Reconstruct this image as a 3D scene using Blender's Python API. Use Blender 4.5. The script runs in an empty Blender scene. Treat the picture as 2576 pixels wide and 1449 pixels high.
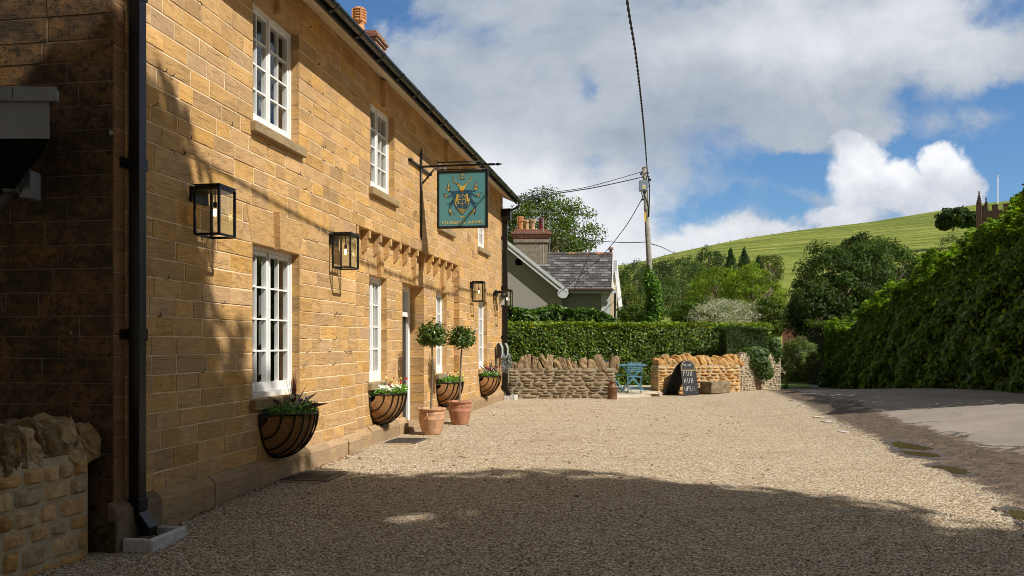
import bpy, bmesh, math, random
import numpy as np
from mathutils import Vector, Matrix
R = math.radians
rng = np.random.default_rng(7)
random.seed(7)
S = bpy.context.scene
COL = S.collection

# ------------------------------------------------------------------ camera
cam_d = bpy.data.cameras.new('camera'); cam = bpy.data.objects.new('camera', cam_d); COL.objects.link(cam)
cam.location = (0, 0, 1.6); cam.rotation_euler = (R(90), 0, 0)
FP = 2152.0                                   # focal length in units of a 2576 px wide picture
cam_d.sensor_width = 36; cam_d.lens = 36 * FP / 2576; cam_d.shift_y = 143.5 / 2576
cam_d.clip_start = 0.1; cam_d.clip_end = 3000
S.camera = cam

# ------------------------------------------------------------------ sun
LDIR = Vector((-0.911, 0.610, -1.15)).normalized()      # direction the light travels
sun_d = bpy.data.lights.new('sun', 'SUN'); sun_d.energy = 5.0; sun_d.angle = R(0.53); sun_d.color = (1, 0.945, 0.86)
sun = bpy.data.objects.new('sun', sun_d); COL.objects.link(sun)
sun.rotation_euler = LDIR.to_track_quat('-Z', 'Y').to_euler(); sun.location = (20, -12, 30)

# ------------------------------------------------------------------ view
S.view_settings.view_transform = 'Standard'; S.view_settings.look = 'None'
S.view_settings.exposure = 0.22; S.view_settings.gamma = 1
S.render.engine = 'CYCLES'
S.cycles.use_denoising = True; S.cycles.filter_width = 0.9
S.cycles.max_bounces = 6; S.cycles.transparent_max_bounces = 16
S.cycles.sample_clamp_indirect = 6; S.cycles.caustics_reflective = False; S.cycles.caustics_refractive = False

# ------------------------------------------------------------------ node helpers
class NT:
    def __init__(s, nt): s.nt = nt; s.n = nt.nodes; s.l = nt.links
    def new(s, t, **kw):
        nd = s.n.new(t)
        for k, v in kw.items(): setattr(nd, k, v)
        return nd
    def put(s, sock, v):
        if isinstance(v, bpy.types.NodeSocket): s.l.new(v, sock)
        elif v is not None:
            if isinstance(v, (tuple, list)) and len(v) == 3 and sock.type == 'RGBA': v = (*v, 1)
            sock.default_value = v
    def math(s, op, a, b=None, c=None, clamp=False):
        nd = s.new('ShaderNodeMath', operation=op, use_clamp=clamp)
        s.put(nd.inputs[0], a); s.put(nd.inputs[1], b); s.put(nd.inputs[2], c); return nd.outputs[0]
    def vmath(s, op, a, b=None, out=0):
        nd = s.new('ShaderNodeVectorMath', operation=op)
        s.put(nd.inputs[0], a); s.put(nd.inputs[1], b)
        return nd.outputs['Value'] if op in ('LENGTH', 'DOT_PRODUCT') else nd.outputs[0]
    def scale(s, v, f):
        nd = s.new('ShaderNodeVectorMath', operation='SCALE'); s.put(nd.inputs[0], v); s.put(nd.inputs['Scale'], f); return nd.outputs[0]
    def noise(s, vec, scale=5, detail=4, rough=0.5, dist=0, color=False):
        nd = s.new('ShaderNodeTexNoise'); s.put(nd.inputs['Vector'], vec)
        nd.inputs['Scale'].default_value = scale; nd.inputs['Detail'].default_value = detail
        nd.inputs['Roughness'].default_value = rough; nd.inputs['Distortion'].default_value = dist
        return nd.outputs['Color'] if color else nd.outputs['Fac']
    def vor(s, vec, scale=5, feature='F1', rand=1):
        nd = s.new('ShaderNodeTexVoronoi', feature=feature); s.put(nd.inputs['Vector'], vec)
        nd.inputs['Scale'].default_value = scale; nd.inputs['Randomness'].default_value = rand
        return nd
    def ramp(s, f, stops, interp='LINEAR'):
        nd = s.new('ShaderNodeValToRGB'); nd.color_ramp.interpolation = interp
        el = nd.color_ramp.elements
        while len(el) < len(stops): el.new(0.5)
        for e, (p, c) in zip(el, stops):
            e.position = p; e.color = (*c, 1) if isinstance(c, (tuple, list)) else (c, c, c, 1)
        s.put(nd.inputs[0], f); return nd.outputs[0]
    def map(s, f, a, b, c=0, d=1, smooth=False):
        nd = s.new('ShaderNodeMapRange', clamp=True)
        if smooth: nd.interpolation_type = 'SMOOTHSTEP'
        s.put(nd.inputs[0], f)
        for i, v in enumerate((a, b, c, d)): nd.inputs[i + 1].default_value = v
        return nd.outputs[0]
    def mix(s, f, a, b, mode='MIX'):
        nd = s.new('ShaderNodeMix', data_type='RGBA', blend_type=mode)
        s.put(nd.inputs[0], f); s.put(nd.inputs[6], a); s.put(nd.inputs[7], b); return nd.outputs[2]
    def mapping(s, vec, scale=(1, 1, 1), loc=(0, 0, 0), rot=(0, 0, 0)):
        nd = s.new('ShaderNodeMapping'); s.put(nd.inputs[0], vec)
        nd.inputs['Location'].default_value = loc; nd.inputs['Rotation'].default_value = rot
        nd.inputs['Scale'].default_value = scale; return nd.outputs[0]

# ------------------------------------------------------------------ world
def make_world():
    w = bpy.data.worlds.new('World'); S.world = w; w.use_nodes = True
    N = NT(w.node_tree); N.n.clear()
    out = N.new('ShaderNodeOutputWorld'); bg = N.new('ShaderNodeBackground'); bg.inputs['Strength'].default_value = 0.1
    sky = N.new('ShaderNodeTexSky', sky_type='NISHITA'); sky.sun_disc = False
    sky.sun_elevation = R(46.4); sky.sun_rotation = math.atan2(0.911, -0.610)
    sky.altitude = 50; sky.air_density = 1.0; sky.dust_density = 0.6; sky.ozone_density = 2.0
    tc = N.new('ShaderNodeTexCoord'); D = tc.outputs['Generated']
    sep = N.new('ShaderNodeSeparateXYZ'); N.put(sep.inputs[0], D)
    dy = N.math('MAXIMUM', N.math('ABSOLUTE', sep.outputs[1]), 0.12)
    u = N.math('DIVIDE', sep.outputs[0], dy); v = N.math('DIVIDE', sep.outputs[2], dy)
    cmb = N.new('ShaderNodeCombineXYZ'); N.put(cmb.inputs[0], u); N.put(cmb.inputs[1], v)
    # cloud layer seen in perspective, far clouds squeezed towards the horizon
    P = cmb.outputs[0]
    warp = N.noise(P, 5.0, 6, 0.62, 0, True)
    Pw = N.vmath('ADD', P, N.scale(N.vmath('SUBTRACT', warp, (0.5, 0.5, 0.5)), 0.16))
    warp2 = N.noise(P, 17.0, 6, 0.62, 0, True)
    Pc = N.vmath('ADD', P, N.scale(N.vmath('SUBTRACT', warp2, (0.5, 0.5, 0.5)), 0.055))
    Pm = N.mapping(P, (1, 1.5, 1))
    n1 = N.noise(Pm, 4.2, 12, 0.58, 0.3)
    n2 = N.noise(N.mapping(P, (1, 1.3, 1), (3, 1, 0)), 9, 10, 0.6, 0.2)
    def blob(x, y, rx, ry, vec=Pw, a=1.0, b=0.0):
        q = N.vmath('MULTIPLY', N.vmath('SUBTRACT', vec, ((x - 1288) / FP, (868 - y) / FP, 0)), (FP / rx, FP / ry, 0))
        return N.map(N.vmath('LENGTH', q), a, b, 0, 1, True)
    cover = N.math('MULTIPLY_ADD', n1, 3.6, -1.0)
    for x, y, rx, ry, wgt in [(2560, 330, 330, 150, -1.5), (2250, 400, 260, 60, -1.1), (2520, 480, 180, 130, -1.3), (860, 20, 190, 80, -1.2),
                              (2020, 430, 140, 50, -0.9), (1465, 225, 45, 75, -0.55), (1490, 420, 70, 40, -0.35),
                              (1760, 560, 170, 60, -0.5), (2480, 70, 120, 50, -0.3), (1930, 520, 110, 50, -0.5),
                              (1700, 200, 600, 250, 0.6), (1300, 420, 330, 200, 0.35), (2250, 90, 330, 130, 0.6), (1500, 600, 220, 90, 0.7), (1880, 620, 240, 60, 0.8), (1950, 330, 200, 60, 0.4)]:
        cover = N.math('ADD', cover, N.math('MULTIPLY', blob(x, y, rx, ry, Pw, 1.25, 0.1), wgt))
    cov = N.map(cover, 0.15, 0.95, 0, 1, True)
    # crisp cumulus towers and a loose scrap beside them
    cu = None
    for x, y, rx, ry in [(2165, 440, 85, 95), (2240, 470, 110, 70), (2130, 540, 100, 40), (2370, 420, 62, 55), (2410, 470, 60, 70),
                         (2330, 500, 120, 60), (2130, 365, 50, 32)]:
        m = blob(x, y, rx, ry, Pc, 1.14, 0.72)
        cu = m if cu is None else N.math('MAXIMUM', cu, m)
    scrap = N.math('MULTIPLY', blob(2420, 320, 110, 55, Pw, 1.2, 0.1), N.map(n2, 0.36, 0.56, 0, 0.8))
    cov = N.math('MAXIMUM', N.math('MULTIPLY', cov, 0.97), scrap)
    # brightness of the cloud: grey bellies, white edges
    br = N.math('MULTIPLY_ADD', n2, 0.75, 0.16)
    for x, y, rx, ry, wgt in [(1700, 350, 520, 120, -0.17), (1250, 220, 300, 150, -0.02), (2150, 70, 460, 150, 0.36), (1330, 330, 300, 90, 0.12), (1400, 60, 500, 110, -0.04),
                              (1480, 600, 460, 140, 0.5), (1300, 470, 300, 140, 0.25), (1900, 600, 200, 60, 0.3), (1250, 20, 330, 70, 0.0), (1700, 120, 300, 60, 0.1), (1200, 480, 200, 90, 0.12)]:
        br = N.math('ADD', br, N.math('MULTIPLY', blob(x, y, rx, ry, Pw, 1.3, 0.0), wgt))
    ccol = N.ramp(br, [(0.0, (1.7, 2.2, 3.0)), (0.3, (2.9, 3.45, 4.2)), (0.6, (4.6, 5.0, 5.5)), (1.0, (7.4, 7.5, 7.8))])
    cucol = N.ramp(N.math('MULTIPLY_ADD', n2, 0.9, N.math('MULTIPLY', blob(2250, 400, 260, 90, Pw, 1.3, 0.2), 0.25)),
                   [(0.32, (4.2, 4.6, 5.4)), (0.8, (8.8, 8.9, 9.1))])
    bl = N.mix(1.0, sky.outputs[0], (0.56, 0.80, 1.02), 'MULTIPLY')
    c = N.mix(cov, bl, ccol); c = N.mix(cu, c, cucol)
    dim = N.map(sep.outputs[1], -0.15, 0.45, 0.0, 1.0, True)
    c = N.mix(dim, N.mix(1.0, c, (0.36, 0.31, 0.25), 'MULTIPLY'), c)
    N.put(bg.inputs['Color'], c); N.l.new(bg.outputs[0], out.inputs[0])
make_world()

# ------------------------------------------------------------------ object helpers
def link(o, parent=None):
    COL.objects.link(o)
    if parent is not None: o.parent = parent
    return o
def tag(o, label=None, cat=None, group=None, kind=None):
    if label: o['label'] = label
    if cat: o['category'] = cat
    if group: o['group'] = group
    if kind: o['kind'] = kind
    return o
def empty(name, loc, label, cat, group=None):
    o = bpy.data.objects.new(name, None); o.location = loc; o.empty_display_size = 0.2
    link(o); return tag(o, label, cat, group)

class MB:
    """collects faces; build() links them as ONE mesh object"""
    def __init__(s): s.v = []; s.f = []; s.m = []; s.c = []; s.sm = []
    def face(s, pts, mi=0, col=(1, 1, 1), T=None, sm=False):
        i = len(s.v)
        s.v += [tuple(T(*p)) if T else tuple(p) for p in pts]
        s.f.append(tuple(range(i, i + len(pts)))); s.m.append(mi); s.c.append(col); s.sm.append(sm)
    def mesh(s, vs, fs, mi=0, col=(1, 1, 1), T=None, sm=False):
        i = len(s.v); s.v += [tuple(T(*p)) if T else tuple(p) for p in vs]
        for f in fs: s.f.append(tuple(i + k for k in f)); s.m.append(mi); s.c.append(col); s.sm.append(sm)
    def box(s, x0, x1, y0, y1, z0, z1, mi=0, col=(1, 1, 1), T=None):
        vs = [(x0, y0, z0), (x1, y0, z0), (x1, y1, z0), (x0, y1, z0), (x0, y0, z1), (x1, y0, z1), (x1, y1, z1), (x0, y1, z1)]
        s.mesh(vs, [(0, 3, 2, 1), (4, 5, 6, 7), (0, 1, 5, 4), (1, 2, 6, 5), (2, 3, 7, 6), (3, 0, 4, 7)], mi, col, T)
    def cbox(s, x0, x1, y0, y1, z0, z1, b=0.01, mi=0, col=(1, 1, 1), T=None):
        """chamfered box"""
        vs = []; idx = {}
        X = (x0, x1); Y = (y0, y1); Z = (z0, z1)
        for i in (0, 1):
            for j in (0, 1):
                for k in (0, 1):
                    sx, sy, sz = (1 - 2 * i), (1 - 2 * j), (1 - 2 * k)
                    for ax, off in (('x', (0, b * sy, b * sz)), ('y', (b * sx, 0, b * sz)), ('z', (b * sx, b * sy, 0))):
                        idx[(i, j, k, ax)] = len(vs); vs.append((X[i] + off[0], Y[j] + off[1], Z[k] + off[2]))
        F = []
        for i in (0, 1): F.append([idx[(i, j, k, 'x')] for j, k in ((0, 0), (1, 0), (1, 1), (0, 1))])
        for j in (0, 1): F.append([idx[(i, j, k, 'y')] for i, k in ((0, 0), (1, 0), (1, 1), (0, 1))])
        for k in (0, 1): F.append([idx[(i, j, k, 'z')] for i, j in ((0, 0), (1, 0), (1, 1), (0, 1))])
        for i in (0, 1):
            for j in (0, 1): F.append([idx[(i, j, 0, 'x')], idx[(i, j, 1, 'x')], idx[(i, j, 1, 'y')], idx[(i, j, 0, 'y')]])
            for k in (0, 1): F.append([idx[(i, 0, k, 'x')], idx[(i, 1, k, 'x')], idx[(i, 1, k, 'z')], idx[(i, 0, k, 'z')]])
        for j in (0, 1):
            for k in (0, 1): F.append([idx[(0, j, k, 'y')], idx[(1, j, k, 'y')], idx[(1, j, k, 'z')], idx[(0, j, k, 'z')]])
        for i in (0, 1):
            for j in (0, 1):
                for k in (0, 1): F.append([idx[(i, j, k, a)] for a in 'xyz'])
        s.mesh(vs, F, mi, col, T)
    def tube(s, pts, r, n=8, mi=0, col=(1, 1, 1), T=None, cap=True):
        pts = [Vector(T(*p)) if T else Vector(p) for p in pts]
        rr = r if isinstance(r, (list, tuple)) else [r] * len(pts)
        rings = []; prev = None
        for k, p in enumerate(pts):
            t = (pts[min(k + 1, len(pts) - 1)] - pts[max(k - 1, 0)])
            if t.length < 1e-9: t = Vector((0, 0, 1))
            t.normalize()
            if prev is None:
                a = Vector((0, 0, 1)) if abs(t.z) < 0.9 else Vector((1, 0, 0))
            else: a = prev
            b = t.cross(a).normalized(); a = b.cross(t).normalized(); prev = a
            rings.append([p + (a * math.cos(2 * math.pi * j / n) + b * math.sin(2 * math.pi * j / n)) * rr[k] for j in range(n)])
        i = len(s.v)
        for rg in rings: s.v += [tuple(q) for q in rg]
        for k in range(len(rings) - 1):
            for j in range(n):
                s.f.append((i + k * n + j, i + k * n + (j + 1) % n, i + (k + 1) * n + (j + 1) % n, i + (k + 1) * n + j))
                s.m.append(mi); s.c.append(col); s.sm.append(n > 4)
        if cap:
            for k in (0, len(rings) - 1):
                s.f.append(tuple(i + k * n + j for j in range(n))); s.m.append(mi); s.c.append(col); s.sm.append(False)
    def lathe(s, prof, c=(0, 0, 0), n=24, mi=0, col=(1, 1, 1), sm=True, axis=None):
        i = len(s.v)
        for r, z in prof:
            for j in range(n):
                a = 2 * math.pi * j / n; p = (c[0] + r * math.cos(a), c[1] + r * math.sin(a), c[2] + z)
                if axis: p = axis(r * math.cos(a), r * math.sin(a), z)
                s.v.append(tuple(p))
        for k in range(len(prof) - 1):
            for j in range(n):
                s.f.append((i + k * n + j, i + k * n + (j + 1) % n, i + (k + 1) * n + (j + 1) % n, i + (k + 1) * n + j))
                s.m.append(mi); s.c.append(col); s.sm.append(sm)
    def prism(s, poly, h0, h1, T, mi=0, col=(1, 1, 1)):
        """poly of (p,q); T(p,q,h)"""
        n = len(poly)
        vs = [(p, q, h0) for p, q in poly] + [(p, q, h1) for p, q in poly]
        fs = [tuple(range(n)), tuple(range(2 * n - 1, n - 1, -1))] + [(k, (k + 1) % n, n + (k + 1) % n, n + k) for k in range(n)]
        s.mesh(vs, fs, mi, col, T)
    def build(s, name, mats, parent=None, recalc=True):
        me = bpy.data.meshes.new(name); me.from_pydata(s.v, [], s.f)
        if not isinstance(mats, (list, tuple)): mats = [mats]
        for m in mats: me.materials.append(m)
        me.polygons.foreach_set('material_index', s.m)
        me.polygons.foreach_set('use_smooth', s.sm)
        ca = me.color_attributes.new('Col', 'FLOAT_COLOR', 'CORNER')
        arr = np.ones((len(me.loops), 4), np.float32); k = 0
        for f, c in zip(s.f, s.c): arr[k:k + len(f), :3] = c; k += len(f)
        ca.data.foreach_set('color', arr.ravel())
        if recalc:
            bm = bmesh.new(); bm.from_mesh(me); bmesh.ops.recalc_face_normals(bm, faces=bm.faces); bm.to_mesh(me); bm.free()
        me.update()
        o = bpy.data.objects.new(name, me); link(o, None)
        if parent is not None:
            o.parent = parent; o.matrix_parent_inverse = Matrix.Translation(-Vector(parent_world(parent)))
        return o
def parent_world(p):
    return Vector(p.location) if p.type == 'EMPTY' else Vector((0, 0, 0))      # meshes all sit at the world origin

# ------------------------------------------------------------------ place helpers
def P(x, y, Y):                                  # a point of the view at distance Y
    return Vector(((x - 1288) / FP * Y, Y, 1.6 + (868 - y) / FP * Y))
def sst(t): t = max(0., min(1., t)); return t * t * (3 - 2 * t)
def gz(X, Y):
    g = -0.12 * (1 - sst((Y - 6.5) / 3.0))
    g += 0.57 * sst((X - 4.5) / 6.3) * (1 - sst((Y - 18) / 15))
    return g
def G(x, y):                                     # ground point under a view ray
    Y = FP * 1.6 / (y - 868)
    for _ in range(30): Y = 0.5 * Y + 0.5 * FP * (1.6 - gz((x - 1288) / FP * Y, Y)) / (y - 868)
    return ((x - 1288) / FP * Y, Y)
CA = (-3.3125, 7.11)
def F(a, o, z): return (CA[0] + .1657 * a + .9862 * o, CA[1] + .9862 * a - .1657 * o, z)   # the pub's front wall
def E(s, o, z): return F(-o, -s, z)              # the pub's end wall

# ------------------------------------------------------------------ materials
MATS = {}
def mat(name, fn):
    m = bpy.data.materials.new(name); m.use_nodes = True; N = NT(m.node_tree)
    b = N.n['Principled BSDF']; fn(N, b, N.n['Material Output']); MATS[name] = m; return m
def bump(N, b, h, dist=0.01, strength=1.0):
    nd = N.new('ShaderNodeBump'); nd.inputs['Distance'].default_value = dist; nd.inputs['Strength'].default_value = strength
    N.put(nd.inputs['Height'], h); N.l.new(nd.outputs[0], b.inputs['Normal'])
def pos(N): return N.new('ShaderNodeNewGeometry').outputs['Position']
def vcol(N):
    a = N.new('ShaderNodeVertexColor'); a.layer_name = 'Col'; return a.outputs[0]
def simple(name, col, rough=0.5, metal=0, noise=0.15, nscale=8, bmp=0.0, spec=None, coat=0):
    def fn(N, b, o):
        p = pos(N); n = N.noise(p, nscale, 5, 0.6)
        c = N.mix(1, col, N.ramp(n, [(0.25, 1 - noise), (0.75, 1 + noise)]), 'MULTIPLY')
        c = N.mix(1, c, vcol(N), 'MULTIPLY')
        N.put(b.inputs['Base Color'], c); N.put(b.inputs['Roughness'], N.map(N.noise(p, nscale * 3, 3), 0.3, 0.7, max(0.02, rough - 0.08), min(1, rough + 0.08)))
        b.inputs['Metallic'].default_value = metal
        if spec is not None: b.inputs['Specular IOR Level'].default_value = spec
        if coat: b.inputs['Coat Weight'].default_value = coat
        if bmp: bump(N, b, N.noise(p, nscale * 5, 4), bmp)
    return mat(name, fn)

def stone_mat(name, base, dark=0.0, spots=0.4):
    def fn(N, b, o):
        p = pos(N); vc = vcol(N)
        sp = N.new('ShaderNodeSeparateColor'); N.put(sp.inputs[0], vc)
        off = N.scale(vc, 37.0)
        # bedding planes, tilted a little differently in every block
        q = N.vmath('ADD', N.mapping(p, (1.3, 1.3, 4.5), rot=(R(7), 0, R(10))), off)
        bed = N.noise(q, 2.2, 8, 0.62, 1.6)
        line = N.noise(N.vmath('ADD', N.mapping(p, (1.6, 1.6, 15.0), rot=(R(14), R(8), 0)), off), 2.0, 6, 0.6, 2.2)
        fine = N.noise(p, 95, 5, 0.7)
        blot = N.noise(p, 2.6, 6, 0.62, 0.3)
        c = N.mix(1, base, vc, 'MULTIPLY')
        c = N.mix(1, c, N.ramp(bed, [(0.28, (0.78, 0.75, 0.72)), (0.5, (1, 1, 1)), (0.72, (1.16, 1.16, 1.12))]), 'MULTIPLY')
        c = N.mix(N.map(line, 0.62, 0.74, 0, 0.42), c, (0.24, 0.105, 0.035))
        c = N.mix(1, c, N.ramp(fine, [(0.3, (0.62, 0.60, 0.58)), (0.55, (1, 1, 1)), (0.8, (1.25, 1.25, 1.22))]), 'MULTIPLY')
        c = N.mix(N.map(blot, 0.56, 0.78, 0, 0.55), c, (0.26, 0.19, 0.12))
        c = N.mix(N.map(N.noise(p, 0.8, 5, 0.6, 0.3), 0.5, 0.7, 0, 0.35), c, N.mix(1, c, (1.12, 1.16, 1.3), 'MULTIPLY'))
        c = N.mix(N.map(N.noise(N.mapping(p, (7, 7, 0.6)), 1, 5, 0.6), 0.6, 0.72, 0, 0.3), c, N.mix(1, c, (0.7, 0.66, 0.62), 'MULTIPLY'))
        c = N.mix(N.map(N.noise(p, 34, 3, 0.6), 0.74, 0.80, 0, 0.5 * spots), c, (0.62, 0.56, 0.45))
        zz = N.new('ShaderNodeSeparateXYZ'); N.put(zz.inputs[0], p)
        splash = N.math('ADD', N.map(zz.outputs[2], 0.75, 0.0, 0.0, 0.5), N.math('SUBTRACT', N.noise(p, 3.2, 7, 0.7), 0.5))
        c = N.mix(N.map(splash, 0.22, 0.55, 0, 0.5), c, (0.30, 0.24, 0.17))
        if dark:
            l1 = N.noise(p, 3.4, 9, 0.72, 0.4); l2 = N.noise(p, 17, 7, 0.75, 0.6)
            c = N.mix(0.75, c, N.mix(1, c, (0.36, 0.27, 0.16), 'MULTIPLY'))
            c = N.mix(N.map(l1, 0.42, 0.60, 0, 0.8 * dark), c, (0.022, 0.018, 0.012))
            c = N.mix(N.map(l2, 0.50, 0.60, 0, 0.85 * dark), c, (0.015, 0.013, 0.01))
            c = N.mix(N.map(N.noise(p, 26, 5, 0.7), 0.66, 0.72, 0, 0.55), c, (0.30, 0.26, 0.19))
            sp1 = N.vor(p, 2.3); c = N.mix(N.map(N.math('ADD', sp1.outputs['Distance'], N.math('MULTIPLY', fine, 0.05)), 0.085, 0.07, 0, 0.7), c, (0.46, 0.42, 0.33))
        N.put(b.inputs['Base Color'], c); b.inputs['Roughness'].default_value = 0.88
        b.inputs['Specular IOR Level'].default_value = 0.25
        h = N.math('MULTIPLY_ADD', fine, 0.5, N.math('MULTIPLY_ADD', bed, 0.9, N.math('MULTIPLY', N.map(line, 0.58, 0.70, 0, 1), -0.5)))
        bump(N, b, h, 0.014, 0.9)
    return mat(name, fn)
stone_mat('ham_stone', (0.58, 0.36, 0.155))
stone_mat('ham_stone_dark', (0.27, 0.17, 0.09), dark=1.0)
stone_mat('grey_sill_stone', (0.36, 0.27, 0.15), spots=0.8)
stone_mat('plinth_stone', (0.44, 0.29, 0.15), spots=1.0)
simple('mortar', (0.80, 0.66, 0.44), 0.95, nscale=30, noise=0.3, bmp=0.006)
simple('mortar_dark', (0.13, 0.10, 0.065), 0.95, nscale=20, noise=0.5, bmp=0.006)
simple('mortar_buff', (0.50, 0.40, 0.26), 0.95, nscale=14, noise=0.3, bmp=0.01)
simple('mortar_grey', (0.34, 0.29, 0.21), 0.95, nscale=14, noise=0.35, bmp=0.01)

def rubble_mat(name, ramp, lichen=0.5, yellow=0.0):
    def fn(N, b, o):
        p = pos(N); vc = vcol(N)
        sp = N.new('ShaderNodeSeparateColor'); N.put(sp.inputs[0], vc)
        c = N.ramp(sp.outputs[0], ramp)
        n = N.noise(N.vmath('ADD', p, N.scale(vc, 9)), 9, 8, 0.65, 0.5)
        c = N.mix(1, c, N.ramp(n, [(0.25, 0.5), (0.5, 1.0), (0.75, 1.45)]), 'MULTIPLY')
        c = N.mix(N.map(N.noise(p, 13, 8, 0.7, 0.3), 0.56, 0.66, 0, lichen), c, (0.46, 0.43, 0.36))
        c = N.mix(N.map(N.noise(p, 7.5, 8, 0.72, 0.6), 0.55, 0.66, 0, lichen), c, (0.06, 0.052, 0.04))
        if yellow: c = N.mix(N.map(N.noise(p, 5.3, 6, 0.7), 0.6, 0.68, 0, yellow), c, (0.50, 0.30, 0.06))
        N.put(b.inputs['Base Color'], c); b.inputs['Roughness'].default_value = 0.92; b.inputs['Specular IOR Level'].default_value = 0.2
        bump(N, b, N.math('MULTIPLY_ADD', n, 1.0, N.math('MULTIPLY', N.noise(p, 60, 5, 0.7), 0.5)), 0.03, 0.9)
    return mat(name, fn)
rubble_mat('golden_rubble', [(0, (0.44, 0.23, 0.075)), (0.4, (0.56, 0.31, 0.11)), (0.8, (0.62, 0.40, 0.18)), (1, (0.36, 0.27, 0.15))], 0.28)
rubble_mat('golden_coping', [(0, (0.42, 0.23, 0.075)), (0.6, (0.56, 0.33, 0.12)), (1, (0.48, 0.32, 0.15))], 0.2)
rubble_mat('old_rubble', [(0, (0.16, 0.125, 0.075)), (0.4, (0.25, 0.19, 0.115)), (0.8, (0.34, 0.26, 0.16)), (1, (0.20, 0.17, 0.125))], 0.8, 0.5)
rubble_mat('pale_rubble', [(0, (0.36, 0.30, 0.21)), (1, (0.48, 0.42, 0.31))], 0.6, 0.2)
rubble_mat('near_rubble', [(0, (0.34, 0.18, 0.075)), (0.35, (0.58, 0.33, 0.12)), (0.7, (0.68, 0.47, 0.25)), (1, (0.42, 0.33, 0.21))], 0.5, 0.3)
rubble_mat('lichen_stone', [(0, (0.20, 0.14, 0.08)), (1, (0.36, 0.26, 0.14))], 0.9, 0.4)
rubble_mat('near_coping', [(0, (0.20, 0.135, 0.07)), (0.5, (0.42, 0.27, 0.12)), (1, (0.62, 0.46, 0.27))], 0.9, 0.6)

simple('white_paint', (0.80, 0.80, 0.78), 0.38, nscale=5, noise=0.04)
simple('soffit_plaster', (0.74, 0.68, 0.58), 0.8, nscale=3, noise=0.08, bmp=0.004)
simple('black_iron', (0.006, 0.006, 0.007), 0.36, metal=0.0, nscale=20, noise=0.3, bmp=0.001, spec=0.35)
simple('black_plastic', (0.015, 0.015, 0.016), 0.45, nscale=10)
simple('green_black_gutter', (0.004, 0.008, 0.008), 0.3, nscale=4, noise=0.1, spec=0.5)
simple('grey_sheet', (0.14, 0.15, 0.16), 0.45, metal=0.3, nscale=2, noise=0.1)
simple('lead_sheet', (0.13, 0.14, 0.15), 0.5, metal=0.4, nscale=6, noise=0.2, bmp=0.004)
simple('dark_void', (0.004, 0.004, 0.004), 0.9, spec=0.0)
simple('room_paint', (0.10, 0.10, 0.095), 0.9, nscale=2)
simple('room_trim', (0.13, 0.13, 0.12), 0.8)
simple('pale_kerb_stone', (0.56, 0.55, 0.52), 0.8, nscale=18, noise=0.3, bmp=0.006)
simple('galvanised', (0.30, 0.31, 0.31), 0.45, metal=0.7, nscale=12, noise=0.3)
simple('grate_iron', (0.13, 0.12, 0.11), 0.5, metal=0.4, nscale=12, noise=0.4)
simple('coir', (0.50, 0.25, 0.09), 0.95, nscale=60, noise=0.7, bmp=0.03)
simple('compost', (0.03, 0.02, 0.012), 0.95, nscale=40, noise=0.5, bmp=0.02)
simple('terracotta_pale', (0.50, 0.285, 0.165), 0.85, nscale=9, noise=0.42, bmp=0.004)
simple('terracotta_red', (0.42, 0.19, 0.11), 0.85, nscale=9, noise=0.42, bmp=0.004)
simple('bark', (0.16, 0.125, 0.085), 0.9, nscale=16, noise=0.4, bmp=0.01)
simple('pot_clay', (0.58, 0.27, 0.11), 0.8, nscale=10, noise=0.25, bmp=0.005)
simple('pot_buff', (0.62, 0.42, 0.22), 0.8, nscale=10, noise=0.25, bmp=0.005)
simple('pot_maroon', (0.15, 0.025, 0.02), 0.35, nscale=10, noise=0.25)
simple('blue_paint', (0.13, 0.32, 0.46), 0.5, nscale=18, noise=0.18)
simple('rusty_steel', (0.16, 0.075, 0.035), 0.55, metal=0.35, nscale=14, noise=0.6, bmp=0.004)
simple('board_black', (0.010, 0.012, 0.014), 0.4, nscale=9, noise=0.6)
simple('chalk', (0.78, 0.80, 0.78), 0.95, nscale=120, noise=0.35)
simple('gold_line', (0.62, 0.42, 0.16), 0.5)
simple('trough_stone', (0.22, 0.17, 0.10), 0.9, nscale=7, noise=0.6, bmp=0.01)
simple('pole_wood', (0.27, 0.25, 0.21), 0.9, nscale=9, noise=0.45, bmp=0.008)
simple('enamel_box', (0.22, 0.29, 0.33), 0.35, nscale=3, coat=0.3)
simple('label_white', (0.72, 0.70, 0.60), 0.5)
simple('label_yellow', (0.75, 0.50, 0.05), 0.5)
simple('rubber_cable', (0.20, 0.23, 0.25), 0.45, nscale=20)
simple('wire_black', (0.02, 0.02, 0.022), 0.6)
simple('charger_white', (0.55, 0.62, 0.60), 0.3, coat=0.4)
simple('render_grey', (0.30, 0.285, 0.26), 0.95, nscale=26, noise=0.28, bmp=0.01)
simple('cream_render', (0.62, 0.52, 0.34), 0.9)
simple('grey_quoin', (0.33, 0.31, 0.27), 0.9, nscale=9, noise=0.25, bmp=0.006)
simple('fascia_white', (0.52, 0.54, 0.56), 0.5, nscale=5, noise=0.08)
simple('brown_gutter', (0.05, 0.028, 0.022), 0.35)
simple('chimney_stone', (0.24, 0.21, 0.155), 0.9, nscale=6, noise=0.55, bmp=0.01)
simple('paving', (0.52, 0.44, 0.32), 0.85, nscale=5, noise=0.22, bmp=0.004)
simple('red_house_brick', (0.42, 0.20, 0.13), 0.9, nscale=10, noise=0.3)
simple('church_stone', (0.09, 0.068, 0.053), 0.9, nscale=3, noise=0.45, bmp=0.02)
simple('flagpole_white', (0.75, 0.78, 0.8), 0.4)
simple('sign_teal', (0.085, 0.27, 0.30), 0.5, nscale=3, noise=0.05)
simple('sign_navy', (0.014, 0.075, 0.135), 0.5, nscale=30, noise=0.3)
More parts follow.
